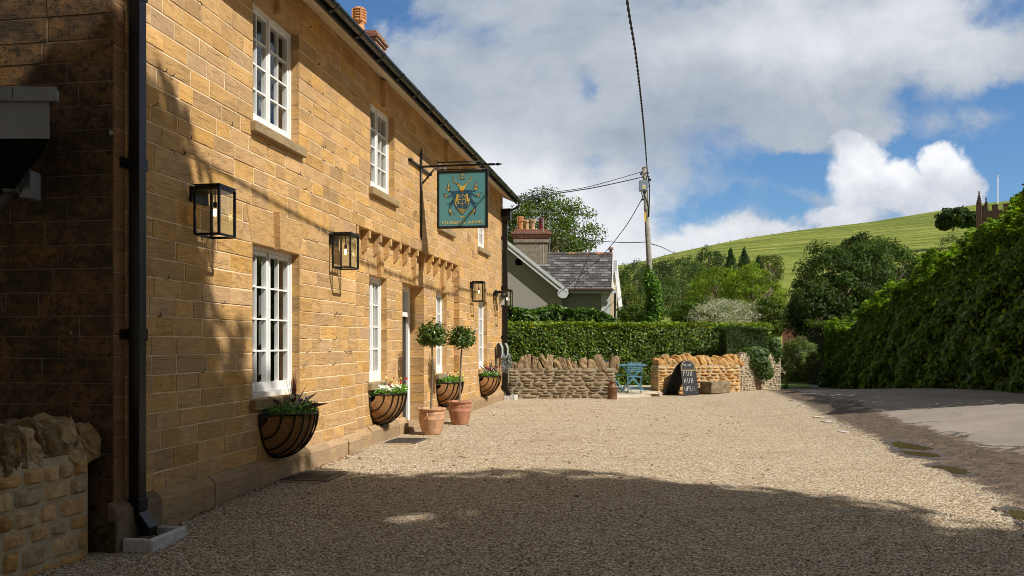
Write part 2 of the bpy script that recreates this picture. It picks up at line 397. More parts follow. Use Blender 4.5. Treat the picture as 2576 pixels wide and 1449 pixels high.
simple('sign_gold', (0.72, 0.47, 0.06), 0.45, nscale=40, noise=0.25)
simple('sign_letter', (0.62, 0.48, 0.20), 0.5)
simple('sign_black', (0.006, 0.008, 0.010), 0.35)
simple('sign_brown', (0.22, 0.17, 0.05), 0.6, nscale=25, noise=0.5)
def ridge_fn(N, b, o):
    p = pos(N); N.put(b.inputs['Base Color'], N.mix(N.map(N.noise(p, 4, 6, 0.7), 0.5, 0.6), (0.05, 0.045, 0.045), (0.30, 0.14, 0.05))); b.inputs['Roughness'].default_value = 0.8
mat('ridge_tile', ridge_fn)
simple('red_lamp', (0.6, 0.02, 0.02), 0.4)
simple('blue_car_paint', (0.06, 0.12, 0.2), 0.3, coat=0.6)

def glass_fn(refl=0.10):
    def fn(N, b, o):
        N.n.remove(b)
        tr = N.new('ShaderNodeBsdfTransparent'); tr.inputs[0].default_value = (0.95, 0.97, 0.96, 1)
        gl = N.new('ShaderNodeBsdfGlossy'); gl.inputs['Roughness'].default_value = 0.015
        ge_ = N.new('ShaderNodeNewGeometry'); cs = N.math('ABSOLUTE', N.vmath('DOT_PRODUCT', ge_.outputs['Normal'], ge_.outputs['Incoming']))
        frs = N.math('MULTIPLY_ADD', N.math('POWER', N.math('SUBTRACT', 1.0, cs, clamp=True), 5.0), 0.92, 0.08)
        nb = N.new('ShaderNodeBump'); nb.inputs['Distance'].default_value = 0.004; N.put(nb.inputs['Height'], N.noise(pos(N), 3.5, 2)); N.l.new(nb.outputs[0], gl.inputs['Normal'])
        mx = N.new('ShaderNodeMixShader'); N.put(mx.inputs[0], N.math('ADD', frs, refl, clamp=True))
        N.l.new(tr.outputs[0], mx.inputs[1]); N.l.new(gl.outputs[0], mx.inputs[2]); N.l.new(mx.outputs[0], o.inputs[0])
    return fn
mat('window_glass', glass_fn(0.05)); mat('lantern_glass', glass_fn(0.0))
def fil(N, b, o):
    b.inputs['Emission Color'].default_value = (1, 0.72, 0.34, 1); b.inputs['Emission Strength'].default_value = 7
    b.inputs['Base Color'].default_value = (0.9, 0.6, 0.3, 1)
mat('lit_filament', fil)
def water(N, b, o):
    b.inputs['Base Color'].default_value = (0.085, 0.066, 0.032, 1); b.inputs['Roughness'].default_value = 0.03
    bump(N, b, N.noise(pos(N), 6, 3), 0.003)
mat('puddle_water', water)
def mud(N, b, o):
    p = pos(N); n = N.noise(p, 22, 6, 0.7); b.inputs['Specular IOR Level'].default_value = 0.6
    N.put(b.inputs['Base Color'], N.ramp(n, [(0.35, (0.035, 0.026, 0.02)), (0.65, (0.12, 0.09, 0.07))])); N.put(b.inputs['Roughness'], N.map(n, 0.4, 0.6, 0.25, 0.8)); bump(N, b, n, 0.02)
mat('wet_mud', mud)

def leaf_mat(name, base, trans=0.30, rough=0.45, spec=0.5):
    def fn(N, b, o):
        c = N.mix(1, base, vcol(N), 'MULTIPLY')
        N.put(b.inputs['Base Color'], c); b.inputs['Roughness'].default_value = rough; b.inputs['Specular IOR Level'].default_value = spec
        tl = N.new('ShaderNodeBsdfTranslucent'); N.put(tl.inputs[0], N.mix(1, c, (1.5, 1.45, 0.45), 'MULTIPLY'))
        mx = N.new('ShaderNodeMixShader'); mx.inputs[0].default_value = trans
        N.l.new(b.outputs[0], mx.inputs[1]); N.l.new(tl.outputs[0], mx.inputs[2]); N.l.new(mx.outputs[0], o.inputs[0])
    return mat(name, fn)
leaf_mat('laurel_leaf', (0.100, 0.170, 0.020), 0.25, 0.38, 0.38)
leaf_mat('hedge_leaf', (0.085, 0.140, 0.022), 0.38, 0.5, 0.3)
leaf_mat('tree_leaf', (0.070, 0.115, 0.018), 0.28, 0.6, 0.2)
leaf_mat('far_leaf', (0.075, 0.118, 0.030), 0.22, 0.7, 0.2)
leaf_mat('bay_leaf', (0.065, 0.125, 0.016), 0.18, 0.33, 0.5)
leaf_mat('silver_leaf', (0.50, 0.50, 0.40), 0.15, 0.7, 0.2)
leaf_mat('petal', (1, 1, 1), 0.25, 0.6, 0.3)
simple('twig_mass', (0.018, 0.022, 0.007), 0.95, nscale=9, noise=0.6, bmp=0.05)

def gravel_nodes(N):
    p = N.vmath('MULTIPLY', pos(N), (1, 1, 0.2))
    pw = N.vmath('ADD', p, N.scale(N.noise(p, 26, 3, 0.6, 0, True), 0.018))
    v1 = N.vor(pw, 66); v2 = N.vor(N.vmath('ADD', pw, (7.3, 2.1, 0)), 34)
    sp = N.new('ShaderNodeSeparateColor'); N.put(sp.inputs[0], v1.outputs['Color'])
    c = N.ramp(sp.outputs[0], [(0.0, (0.16, 0.09, 0.04)), (0.16, (0.46, 0.30, 0.15)), (0.4, (0.76, 0.59, 0.36)), (0.7, (0.93, 0.80, 0.57)), (0.9, (0.97, 0.93, 0.82)), (1, (0.34, 0.30, 0.26))])
    c = N.mix(N.map(v1.outputs['Distance'], 0.46, 0.80, 0, 0.95), c, (0.07, 0.042, 0.02))
    big = N.noise(p, 0.55, 6, 0.6, 0.4)
    c = N.mix(N.map(big, 0.54, 0.76, 0, 0.30), c, (0.27, 0.175, 0.09))
    c = N.mix(N.map(N.noise(N.mapping(p, (0.35, 1.6, 1), rot=(0, 0, R(-12))), 1.4, 5, 0.55), 0.52, 0.72, 0, 0.42), c, (0.34, 0.24, 0.14))
    h = N.math('SUBTRACT', N.math('MULTIPLY', v1.outputs['Distance'], -1.0), N.math('MULTIPLY', v2.outputs['Distance'], 0.7))
    h = N.math('ADD', h, N.math('MULTIPLY', N.noise(p, 7, 4), 1.1))
    return c, h, p
def gravel_fn(N, b, o):
    c, h, p = gravel_nodes(N)
    N.put(b.inputs['Base Color'], c); b.inputs['Roughness'].default_value = 0.9; b.inputs['Specular IOR Level'].default_value = 0.2
    bump(N, b, h, 0.021, 1.0)
mat('gravel', gravel_fn)
def dirt_nodes(N, p):
    n = N.noise(p, 5.5, 10, 0.72, 0.4); f = N.noise(p, 60, 6, 0.75)
    c = N.ramp(n, [(0.3, (0.040, 0.029, 0.021)), (0.48, (0.095, 0.067, 0.047)), (0.66, (0.23, 0.165, 0.11))])
    c = N.mix(1, c, N.ramp(f, [(0.3, 0.55), (0.5, 1.0), (0.7, 1.6)]), 'MULTIPLY')
    return c, n, f
def verge_fn(N, b, o):
    gc, gh, p = gravel_nodes(N); dc, dn, df = dirt_nodes(N, p)
    sp = N.new('ShaderNodeSeparateColor'); N.put(sp.inputs[0], vcol(N))
    w = N.math('ADD', sp.outputs[0], N.math('MULTIPLY', N.math('SUBTRACT', N.noise(p, 2.6, 9, 0.72, 0.3), 0.5), 1.5))
    w = N.math('ADD', w, N.math('MULTIPLY', N.math('SUBTRACT', N.noise(p, 45, 3, 0.7), 0.5), 1.1))
    m = N.map(w, 0.32, 0.74, 0, 0.97)
    N.put(b.inputs['Base Color'], N.mix(m, gc, dc)); N.put(b.inputs['Roughness'], N.map(dn, 0.35, 0.6, 0.35, 0.9))
    b.inputs['Specular IOR Level'].default_value = 0.3
    bump(N, b, N.math('ADD', gh, N.math('MULTIPLY', dn, 1.5)), 0.02, 0.9)
mat('dirt_verge', verge_fn)
def road_fn(N, b, o):
    p = N.vmath('MULTIPLY', pos(N), (1, 1, 0.3)); dc, dn, df = dirt_nodes(N, p)
    sp = N.new('ShaderNodeSeparateColor'); N.put(sp.inputs[0], vcol(N))
    agg = N.vor(p, 95); f = N.noise(p, 120, 4, 0.7)
    c = N.ramp(N.noise(p, 0.9, 8, 0.6), [(0.3, (0.22, 0.19, 0.16)), (0.7, (0.32, 0.275, 0.235))])
    c = N.mix(1, c, N.ramp(f, [(0.3, 0.7), (0.7, 1.3)]), 'MULTIPLY')
    c = N.mix(N.map(N.noise(N.mapping(p, (2.5, 0.5, 1), rot=(0, 0, R(-24))), 2.2, 8, 0.7), 0.58, 0.70, 0, 0.5), c, (0.11, 0.09, 0.075))
    cr = N.vor(N.vmath('ADD', p, N.scale(N.noise(p, 3, 6, 0.7, 0, True), 0.6)), 0.55, 'DISTANCE_TO_EDGE')
    c = N.mix(N.math('MULTIPLY', N.map(cr.outputs['Distance'], 0.022, 0.004, 0, 1), N.map(sp.outputs[0], 0.1, 0.6)), c, (0.03, 0.025, 0.02))
    w = N.math('ADD', sp.outputs[0], N.math('MULTIPLY', N.math('SUBTRACT', N.noise(p, 1.9, 9, 0.7, 0.5), 0.5), 1.7))
    c = N.mix(N.map(w, 0.66, 0.80, 0, 0.95), c, dc)
    N.put(b.inputs['Base Color'], c); b.inputs['Roughness'].default_value = 0.85; b.inputs['Specular IOR Level'].default_value = 0.3
    bump(N, b, N.math('ADD', f, N.math('MULTIPLY', agg.outputs['Distance'], 0.8)), 0.006, 0.7)
mat('worn_asphalt', road_fn)
def grass_fn(N, b, o):
    p = pos(N); n = N.noise(p, 0.02, 8, 0.65); f = N.noise(N.mapping(p, (1, 1, 3)), 0.35, 8, 0.75)
    c = N.ramp(n, [(0.3, (0.145, 0.195, 0.030)), (0.55, (0.215, 0.25, 0.048)), (0.75, (0.30, 0.285, 0.08))])
    c = N.mix(1, c, N.ramp(f, [(0.3, 0.55), (0.5, 1.0), (0.72, 1.5)]), 'MULTIPLY')
    w = N.vmath('ADD', N.mapping(p, (0.02, 0.006, 0.62)), N.scale(N.noise(p, 0.012, 3, 0.5, 0, True), 1.2))
    tr = N.noise(w, 1.0, 5, 0.62, 0.2)
    c = N.mix(N.map(tr, 0.49, 0.58, 0, 0.55), c, (0.060, 0.085, 0.018))
    c = N.mix(N.map(tr, 0.46, 0.38, 0, 0.35), c, (0.34, 0.31, 0.11))
    c = N.mix(N.map(N.noise(p, 0.035, 6, 0.6, 0.5), 0.62, 0.72, 0, 0.45), c, (0.17, 0.125, 0.055))
    N.put(b.inputs['Base Color'], c); b.inputs['Roughness'].default_value = 0.95; b.inputs['Specular IOR Level'].default_value = 0.1
    bump(N, b, f, 1.2, 0.5)
mat('hill_grass', grass_fn)
def lawn_fn(N, b, o):
    p = pos(N); f = N.noise(p, 30, 5, 0.7)
    N.put(b.inputs['Base Color'], N.ramp(f, [(0.3, (0.05, 0.10, 0.012)), (0.7, (0.14, 0.24, 0.03))])); b.inputs['Roughness'].default_value = 0.9
    bump(N, b, f, 0.03)
mat('lawn', lawn_fn)
def slate_fn(N, b, o):
    c = N.mix(1, (1, 1, 1), vcol(N), 'MULTIPLY'); p = pos(N)
    c = N.mix(1, c, N.ramp(N.noise(p, 9, 7, 0.7), [(0.3, 0.6), (0.7, 1.5)]), 'MULTIPLY')
    c = N.mix(N.map(N.noise(p, 3.1, 8, 0.75), 0.62, 0.70, 0, 0.6), c, (0.34, 0.33, 0.27))
    N.put(b.inputs['Base Color'], c); b.inputs['Roughness'].default_value = 0.55; bump(N, b, N.noise(p, 25, 4), 0.01)
mat('slate', slate_fn)
def brick_fn(N, b, o):
    t = N.new('ShaderNodeTexCoord').outputs['Object']
    br = N.new('ShaderNodeTexBrick'); N.put(br.inputs['Vector'], N.mapping(t, (1, 1, 1), rot=(R(90), 0, 0)))
    br.inputs['Color1'].default_value = (0.30, 0.075, 0.035, 1); br.inputs['Color2'].default_value = (0.17, 0.045, 0.03, 1)
    br.inputs['Mortar'].default_value = (0.33, 0.27, 0.2, 1); br.inputs['Scale'].default_value = 1
    br.inputs['Brick Width'].default_value = 0.22; br.inputs['Row Height'].default_value = 0.075; br.inputs['Mortar Size'].default_value = 0.012
    p = pos(N); c = N.mix(N.map(N.noise(p, 6, 8, 0.75), 0.5, 0.62, 0, 0.7), br.outputs[0], (0.06, 0.05, 0.045))
    N.put(b.inputs['Base Color'], c); b.inputs['Roughness'].default_value = 0.9; bump(N, b, br.outputs['Fac'], 0.01, -1)
mat('brick', brick_fn)
M = MATS

# ================================================================== GROUND, ROAD, VERGE
def grid_mesh(name, xs, ys, zf, m, cf=None):
    nx, ny = len(xs), len(ys)
    v = [(x, y, zf(x, y)) for y in ys for x in xs]
    f = [(j * nx + i, j * nx + i + 1, (j + 1) * nx + i + 1, (j + 1) * nx + i) for j in range(ny - 1) for i in range(nx - 1)]
    me = bpy.data.meshes.new(name); me.from_pydata(v, [], f); me.materials.append(m)
    me.polygons.foreach_set('use_smooth', [True] * len(f))
    o = bpy.data.objects.new(name, me); link(o); o['kind'] = 'structure'; return o
xs = [-600, -200, -60, -25, -14, -9, -6] + [-5 + .25 * i for i in range(81)] + [16, 18, 21, 25, 35, 60, 120, 300, 600]
ys = [-600, -100, -30, -12, -5, -1] + [0.5 + .3 * i for i in range(120)] + [38, 42, 50, 65, 90, 140, 300, 700, 1200]
grid_mesh('gravel_yard', xs, ys, lambda x, y: gz(x, y), M['gravel'])

def strip(name, left, right, m, cols, dz, nu=14, step=0.12, jit=0.05, tile=None):
    """sheet between two ground polylines with the same point count; cols(u) -> red channel"""
    def dens(pl):
        out = []
        for k in range(len(pl) - 1):
            a = Vector(pl[k]); b_ = Vector(pl[k + 1]); n = 10
            for i in range(n): out.append(a.lerp(b_, i / n))
        out.append(Vector(pl[-1])); return out
    L, Rr = dens(left), dens(right); V = []; Fc = []; C = []
    for k, (a, b_) in enumerate(zip(L, Rr)):
        ja = (random.random() - .5) * jit; jb = (random.random() - .5) * jit
        for i in range(nu + 1):
            u = i / nu; q = a.lerp(b_, u)
            d = (b_ - a).normalized() if (b_ - a).length > 1e-6 else Vector((1, 0))
            q = q + d * (ja * (1 - u) + jb * u)
            V.append((q.x, q.y, gz(q.x, q.y) + (dz if 0 < i < nu else -.012))); C.append(cols(u))
    n = nu + 1
    for k in range(len(L) - 1):
        for i in range(nu): Fc.append((k * n + i, k * n + i + 1, (k + 1) * n + i + 1, (k + 1) * n + i))
    me = bpy.data.meshes.new(name); me.from_pydata(V, [], Fc); me.materials.append(m)
    ca = me.color_attributes.new('Col', 'FLOAT_COLOR', 'POINT')
    ca.data.foreach_set('color', np.array([(c, c, c, 1) for c in C], np.float32).ravel())
    me.polygons.foreach_set('use_smooth', [True] * len(Fc))
    o = bpy.data.objects.new(name, me); link(o); o['kind'] = 'structure'; return o
gd = [(1930, 981), (1965, 990), (2008, 1012), (2059, 1045), (2110, 1070), (2156, 1088), (2210, 1106), (2258, 1135), (2325, 1160), (2420, 1205), (2500, 1262), (2576, 1322)]
rd = [(1990, 982), (2013, 988), (2034, 996), (2091, 1004), (2136, 1018), (2182, 1039), (2250, 1068), (2325, 1084), (2360, 1107), (2425, 1122), (2490, 1138), (2576, 1156)]
gdp = [G(*p) for p in gd]; rdp = [G(*p) for p in rd]
gdp += [(5.0, 6.3), (5.6, 4.0), (6.2, 0), (7, -8)]; rdp += [(8.2, 8.6), (9.0, 5.0), (9.3, 0), (10, -8)]
# a tongue of gravel lies under the verge; verge sheet is wider than both edges so it can fade
def widen(pl, other, d):
    out = []
    for a, b_ in zip(pl, other):
        a = Vector(a); b_ = Vector(b_); out.append(tuple(a + (a - b_).normalized() * d))
    return out
strip('dirt_verge', widen(gdp, rdp, 0.55), widen(rdp, gdp, 0.6), M['dirt_verge'], lambda u: min(1, max(0, u * 2.4)), 0.006)
far_edge = [(10.9, 33.2), (11.2, 32.6), (11.6, 32.0), (11.8, 30), (11.9, 28), (11.9, 26), (11.8, 24), (11.7, 22), (11.6, 20), (11.5, 18), (11.4, 16), (11.3, 14), (11.5, 10), (12, 6), (12.5, 0), (13, -8)]
strip('road', rdp, far_edge, M['worn_asphalt'], lambda u: max(0, 1 - u * 5), 0.011, nu=40)
# lane that leaves the yard between the hedges
lane = MB()
pts = [((10.75, 30.3), (11.9, 31.4)), ((11.6, 33), (12.6, 33.4)), ((12.5, 36), (14.2, 35.2)), ((18, 40), (19, 37.5))]
for (a, b_), (c_, d_) in zip(pts, pts[1:]):
    lane.face([(*a, gz(*a) + .008), (*b_, gz(*b_) + .008), (*d_, .008), (*c_, .008)], 0, (0, 0, 0))
o = lane.build('lane', M['worn_asphalt']); o['kind'] = 'structure'
# grass beyond, hill
def patch(name, poly, z, m):
    mb = MB(); mb.face([(x, y, z) for x, y in poly]); o = mb.build(name, m, recalc=False); o['kind'] = 'structure'; return o
patch('grass_verge', [(9.45, 30.5), (10.0, 30.35), (10.7, 30.6), (11.55, 33), (12.3, 36.5), (12, 39), (8.6, 38), (9.4, 33)], 0.035, M['lawn'])
patch('garden_soil', [(-3, 28.6), (9.4, 30.3), (9.4, 48), (-3, 48)], 0.012, M['lawn'])

def hill():
    us = np.linspace(-1.2, 1.4, 300); ts = np.linspace(0, 1.35, 420)
    ridx = np.array([-1.2, -0.3, 0.10, 0.14, 0.19, 0.27, 0.34, 0.42, 0.55, 0.62, 0.8, 1.4]); ridy = np.array([640, 668, 672, 664, 636, 600, 578, 558, 512, 496, 470, 420])
    V = []; nx = len(us)
    ph = rng.uniform(0, 6, 12)
    for t in ts:
        for u in us:
            Y = 140 + 420 * t
            zr = 1.6 + (868 - np.interp(u, ridx, ridy)) / FP * 560
            tt = min(t, 1.0)
            z = 1 + (zr - 1) * (0.10 * tt + 0.90 * (tt ** 1.12))
            z += 2.0 * math.sin(u * 9 + ph[0] + 2 * t) * math.sin(t * 7 + ph[1]) * tt * (1 - tt) * 3
            if t > 1: z -= 260 * (t - 1) ** 1.3
            # sheep terraces
            w = z * 0.55 + 1.6 * math.sin(u * 14 + ph[2]) + 1.2 * math.sin(u * 37 + ph[3] + 3 * t) + 0.6 * math.sin(u * 90 + ph[4])
            amp = 0.55 * (0.55 + 0.45 * math.sin(u * 11 + ph[5] + t * 9)) * (1 if t < .98 else 0)
            z += amp * (abs((w % 1.6) / 0.8 - 1) - 0.5)
            V.append((u * Y, Y, z))
    f = [(j * nx + i, j * nx + i + 1, (j + 1) * nx + i + 1, (j + 1) * nx + i) for j in range(len(ts) - 1) for i in range(nx - 1)]
    me = bpy.data.meshes.new('hill'); me.from_pydata(V, [], f); me.materials.append(M['hill_grass'])
    o = bpy.data.objects.new('hill', me); link(o); o['kind'] = 'structure'
hill()

# ================================================================== STONEWORK
def bcol(h=0.095, warm=0.09):
    v = 1 + random.gauss(0, h); w = random.gauss(0, warm)
    return (max(.5, v * (1 + w * .3)), max(.45, v), max(.4, v * (1 - w * 1.3)))
def stone_block(mb, a0, a1, z0, z1, T, mi=0, mm=1, o=0.0, joint=0.009, jit=0.004, col=None, rec=0.006, mcol=(1, 1, 1)):
    col = col or bcol()
    mb.face([(a0, o - rec, z0), (a1, o - rec, z0), (a1, o - rec, z1), (a0, o - rec, z1)], mm, mcol, T)
    g = joint / 2; b = 0.006; oo = o + random.uniform(-jit, jit)
    q = lambda: random.uniform(-.0025, .0025)
    A = [(a0 + g + q(), z0 + g + q()), (a1 - g + q(), z0 + g + q()), (a1 - g + q(), z1 - g + q()), (a0 + g + q(), z1 - g + q())]
    B = [(A[0][0] + b, A[0][1] + b), (A[1][0] - b, A[1][1] + b), (A[2][0] - b, A[2][1] - b), (A[3][0] + b, A[3][1] - b)]
    vs = [(p, o - rec, z) for p, z in A] + [(p, oo, z) for p, z in B]
    mb.mesh(vs, [(4, 5, 6, 7), (0, 1, 5, 4), (1, 2, 6, 5), (2, 3, 7, 6), (3, 0, 4, 7)], mi, col, T)
def levels(bps, h):
    out = [bps[0]]
    for a, b_ in zip(bps, bps[1:]):
        n = max(1, round((b_ - a) / h))
        for k in range(1, n): out.append(a + (b_ - a) * k / n + random.uniform(-.014, .014))
        out.append(b_)
    return out
def coursed(mb, A0, A1, lv, holes, T, o=0.0, wmin=.22, wmax=.62, **kw):
    for z0, z1 in zip(lv, lv[1:]):
        zc = (z0 + z1) / 2; cuts = sorted([(h[0], h[1]) for h in holes if h[2] < zc < h[3]])
        segs = []; x = A0
        for c0, c1 in cuts:
            if c0 > x + 1e-4: segs.append((x, c0))
            x = max(x, c1)
        if x < A1 - 1e-4: segs.append((x, A1))
        for s0, s1 in segs:
            x = s0
            while x < s1 - 1e-4:
                w = random.uniform(wmin, wmax); e = x + w
                if s1 - e < wmin * 0.8: e = s1 if s1 - x < wmax * 1.15 else (x + s1) / 2
                stone_block(mb, x, min(e, s1), z0, z1, T, o=o, **kw); x = min(e, s1)
def poly_block(mb, poly, T, o0, o1, mi=0, col=None, inset=0.005):
    c = (sum(p[0] for p in poly) / len(poly), sum(p[1] for p in poly) / len(poly))
    def ins(d): return [(p[0] + (c[0] - p[0]) / math.hypot(c[0] - p[0], c[1] - p[1]) * d * 1.4, p[1] + (c[1] - p[1]) / math.hypot(c[0] - p[0], c[1] - p[1]) * d * 1.4) for p in poly]
    A = ins(inset); B = ins(inset + 0.006); n = len(poly)
    vs = [(p, o0, z) for p, z in A] + [(p, o1, z) for p, z in B]
    mb.mesh(vs, [tuple(range(n, 2 * n))] + [(k, (k + 1) % n, n + (k + 1) % n, n + k) for k in range(n)], mi, col or bcol(.06, .05), T)

# ================================================================== THE PUB
LEN = 18.34; HT = 6.0; ZL0, ZL1 = 0.99, 2.74; ZU0, ZU1 = 4.10, 5.52
pub = empty('stone_pub', F(0, 0, 0), 'long two storey pub of golden brown ashlar stone with white windows', 'building')
UP = [(2.5, 3.75), (6.5, 7.75), (10.77, 12.02), (14.8, 16.05)]
LO = [(2.49, 3.77, 0), (6.82, 7.73, -.13), (11.09, 12.02, -.13), (14.86, 16.0, 0)]
RA0, RA1, RZ = 5.84, 12.71, 3.41; DA0, DA1, DZ = 8.66, 10.13, 2.75; RO = -.13
wall = MB()
lv = levels([-.16, .28, ZL0, ZL1, 3.16, RZ, ZU0, ZU1, 5.94, 6.03], .178)
holes = [(a, b_, ZU0, ZU1) for a, b_ in UP] + [(a, b_, ZL0, ZL1) for a, b_, o_ in LO if o_ == 0] + [(RA0, RA1, -1, RZ)]
LH = .42
lint = []
for a, b_ in UP: lint.append((a, b_, ZU1, 0.0))
for a, b_, o_ in LO: lint.append((a, b_, ZL1, o_))
lint.append((DA0, DA1, DZ, RO))
for a, b_, z, o_ in lint:
    if o_ == 0: holes.append((a - .22, b_ + .22, z, z + LH))
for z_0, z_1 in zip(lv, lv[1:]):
    q_ = random.uniform(.85, 1.15); stone_block(wall, 0, .168, z_0, z_1, F, col=(.42 * q_, .36 * q_, .40 * q_), mcol=(.45, .36, .32))  # corner strip: shade put into block and mortar colours, with its reddish weathering
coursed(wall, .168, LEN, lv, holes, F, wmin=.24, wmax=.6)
rh = [(a, b_, ZL0, ZL1) for a, b_, o_ in LO if o_ < 0] + [(DA0, DA1, -1, DZ)] + [(a - .2, b_ + .2, z, z + LH) for a, b_, z, o_ in lint if o_ < 0]
lvr = levels([-.16, .28, ZL0, ZL1, 3.16, 3.42], .178)
coursed(wall, RA0, RA1, lvr, rh, F, o=RO, wmin=.22, wmax=.5)
# flat arches with raised keystones
for a, b_, z, o_ in lint:
    fl = .22 if o_ == 0 else .2; top = min(z + LH, 3.16 if z < 3 else 5.94); c = (a + b_) / 2; k = .075
    wall.face([(a - fl, o_ - .0065, z), (b_ + fl, o_ - .0065, z), (b_ + fl, o_ - .0065, top), (a - fl, o_ - .0065, top)], 1, (1, 1, 1), F)
    lc = (1.02, 1.05, 1.12)
    poly_block(wall, [(a - .02, z), (c - k, z), (c - k - .03, top), (a - .16, top)], F, o_ - .006, o_ + .003, 0, bcol(.04, .04))
    poly_block(wall, [(c + k, z), (b_ + .02, z), (b_ + .16, top), (c + k + .03, top)], F, o_ - .006, o_ + .003, 0, bcol(.04, .04))
    poly_block(wall, [(c - k, z - .02), (c + k, z - .02), (c + k + .03, top + .02), (c - k - .03, top + .02)], F, o_ - .006, o_ + .07, 0, bcol(.04, .04))
    for sx, e in ((-1, a), (1, b_)):
        zm = (z + top) / 2
        poly_block(wall, [(e + sx * .02 + sx * .07, zm), (e + sx * fl, zm), (e + sx * fl, top), (e + sx * .16, top)], F, o_ - .006, o_ + .001)
        poly_block(wall, [(e + sx * .02, z), (e + sx * fl, z), (e + sx * fl, zm), (e + sx * .09, zm)], F, o_ - .006, o_ + .001)
# reveals
DEP = .20
def reveal(a0, a1, z0, z1, o, dep=DEP, lvl=None, floor=False):
    zz = [z for z in (lvl or lv) if z0 <= z <= z1]
    zz = sorted(set([z0] + zz + [z1]))
    for z_0, z_1 in zip(zz, zz[1:]):
        if z_1 - z_0 < .01: continue
        c1, c2 = bcol(), bcol()
        for aa, cc in ((a0, c1), (a1, c2)):
            wall.face([(aa, o - .001, z_0 + .004), (aa, o - dep, z_0 + .004), (aa, o - dep, z_1 - .004), (aa, o - .001, z_1 - .004)], 0, cc, F)
            sg = -1 if aa == a0 else 1
            wall.face([(aa + sg * .003, o - .003, z_0), (aa + sg * .003, o - dep, z_0), (aa + sg * .003, o - dep, z_1), (aa + sg * .003, o - .003, z_1)], 1, (.9, .9, .9), F)
    wall.face([(a0, o, z1), (a1, o, z1), (a1, o - dep, z1), (a0, o - dep, z1)], 0, bcol(.04), F)
    wall.face([(a0, o, z0), (a1, o, z0), (a1, o - dep, z0), (a0, o - dep, z0)], 0, bcol(.04), F)
for a, b_ in UP: reveal(a, b_, ZU0, ZU1, 0)
for a, b_, o_ in LO: reveal(a, b_, ZL0, ZL1, o_)
reveal(DA0, DA1, 0.02, DZ, RO, .46)
# recess edges and the underside of the upper wall
zz = [z for z in lvr]
for z0, z1 in zip(zz, zz[1:]):
    for aa in (RA0, RA1):
        wall.face([(aa, -.001, z0 + .004), (aa, RO, z0 + .004), (aa, RO, z1 - .004), (aa, -.001, z1 - .004)], 0, bcol(), F)
wall.face([(RA0, 0, RZ), (RA1, 0, RZ), (RA1, RO, RZ), (RA0, RO, RZ)], 0, (.9, .9, .9), F)
# rusty vine ties left in the joints
ties = []
for k in range(130):
    a = random.uniform(.5, LEN - .5); zi = random.choice([z for z in lv if 1.0 < z < 5.8]); 
    if any(h[0] - .1 < a < h[1] + .1 and h[2] - .1 < zi < h[3] + .1 for h in holes): continue
    if k < 70: a = random.choice([random.uniform(.6, 6.5), random.uniform(3.9, 6.4)])
    if any(h[0] - .1 < a < h[1] + .1 and h[2] - .1 < zi < h[3] + .1 for h in holes): continue
    da = random.uniform(-.03, .03)
    tb_ = MB(); tb_.tube([(a, -.005, zi), (a, .028, zi), (a + da, .034, zi + random.choice([-.035, .03]))], .0045, 5, 0, (1, 1, 1), F); ties.append(tb_)
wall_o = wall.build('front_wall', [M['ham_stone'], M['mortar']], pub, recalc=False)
for tb_ in ties: tb_.build('vine_tie', M['black_iron'], wall_o, recalc=False)
# end wall
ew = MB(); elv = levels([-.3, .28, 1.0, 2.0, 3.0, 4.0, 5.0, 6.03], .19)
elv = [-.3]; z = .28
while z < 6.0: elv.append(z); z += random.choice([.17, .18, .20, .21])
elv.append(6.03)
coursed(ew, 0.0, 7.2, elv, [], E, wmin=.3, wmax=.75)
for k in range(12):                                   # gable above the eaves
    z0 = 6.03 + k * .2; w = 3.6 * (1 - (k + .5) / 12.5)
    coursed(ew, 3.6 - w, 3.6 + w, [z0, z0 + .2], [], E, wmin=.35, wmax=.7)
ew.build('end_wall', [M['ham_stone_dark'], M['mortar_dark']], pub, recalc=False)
# far end and back, plain stone
bk = MB()
bk.box(.02, LEN - .01, -7.2, -7.0, -.2, 6.0, 0, (.9, .9, .9), F)
bk.box(LEN - .25, LEN - .004, -7.2, -.02, -.2, 6.0, 0, (.95, .95, .95), F)
bk.prism([(-7.2, 6.0), (-.02, 6.0), (-3.6, 8.4)], LEN - .25, LEN - .004, lambda p, q, h: F(h, p, q), 0, (.95, .95, .95))
bk.build('rear_wall', M['ham_stone'], pub)
# plinth
pl = MB()
def plinth(a0, a1, o, T, w=(.55, 1.1), mat_i=0, zb=-.2, ztop=.2, pr=.075, end0=False, end1=False):
    x = a0
    while x < a1 - 1e-3:
        e = min(a1, x + random.uniform(*w)); e = a1 if a1 - e < .3 else e
        d = random.uniform(-.012, .012); c = bcol(.10, .05)
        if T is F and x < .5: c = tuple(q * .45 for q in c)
        zt = ztop + random.uniform(-.015, .015); g = .004
        pts_ = [(o + .0, zb), (o + pr + d, zb), (o + pr + d, zt), (o + pr * .62 + d, zt + .045), (o + .0, zt + .085)]
        n = len(pts_)
        vs = [(x + g, p, q) for p, q in pts_] + [(e - g, p, q) for p, q in pts_]
        pl.mesh(vs, [tuple(range(n)), tuple(range(2 * n - 1, n - 1, -1))] + [(k, k + 1, n + k + 1, n + k) for k in range(n - 1)], mat_i, c, T)
        vs = [(x - .001, p - .008, q - .006) for p, q in pts_] + [(e + .001, p - .008, q - .006) for p, q in pts_]
        pl.mesh(vs, [(k, k + 1, n + k + 1, n + k) for k in range(n - 1)], 1, (1, 1, 1), T)
        x = e
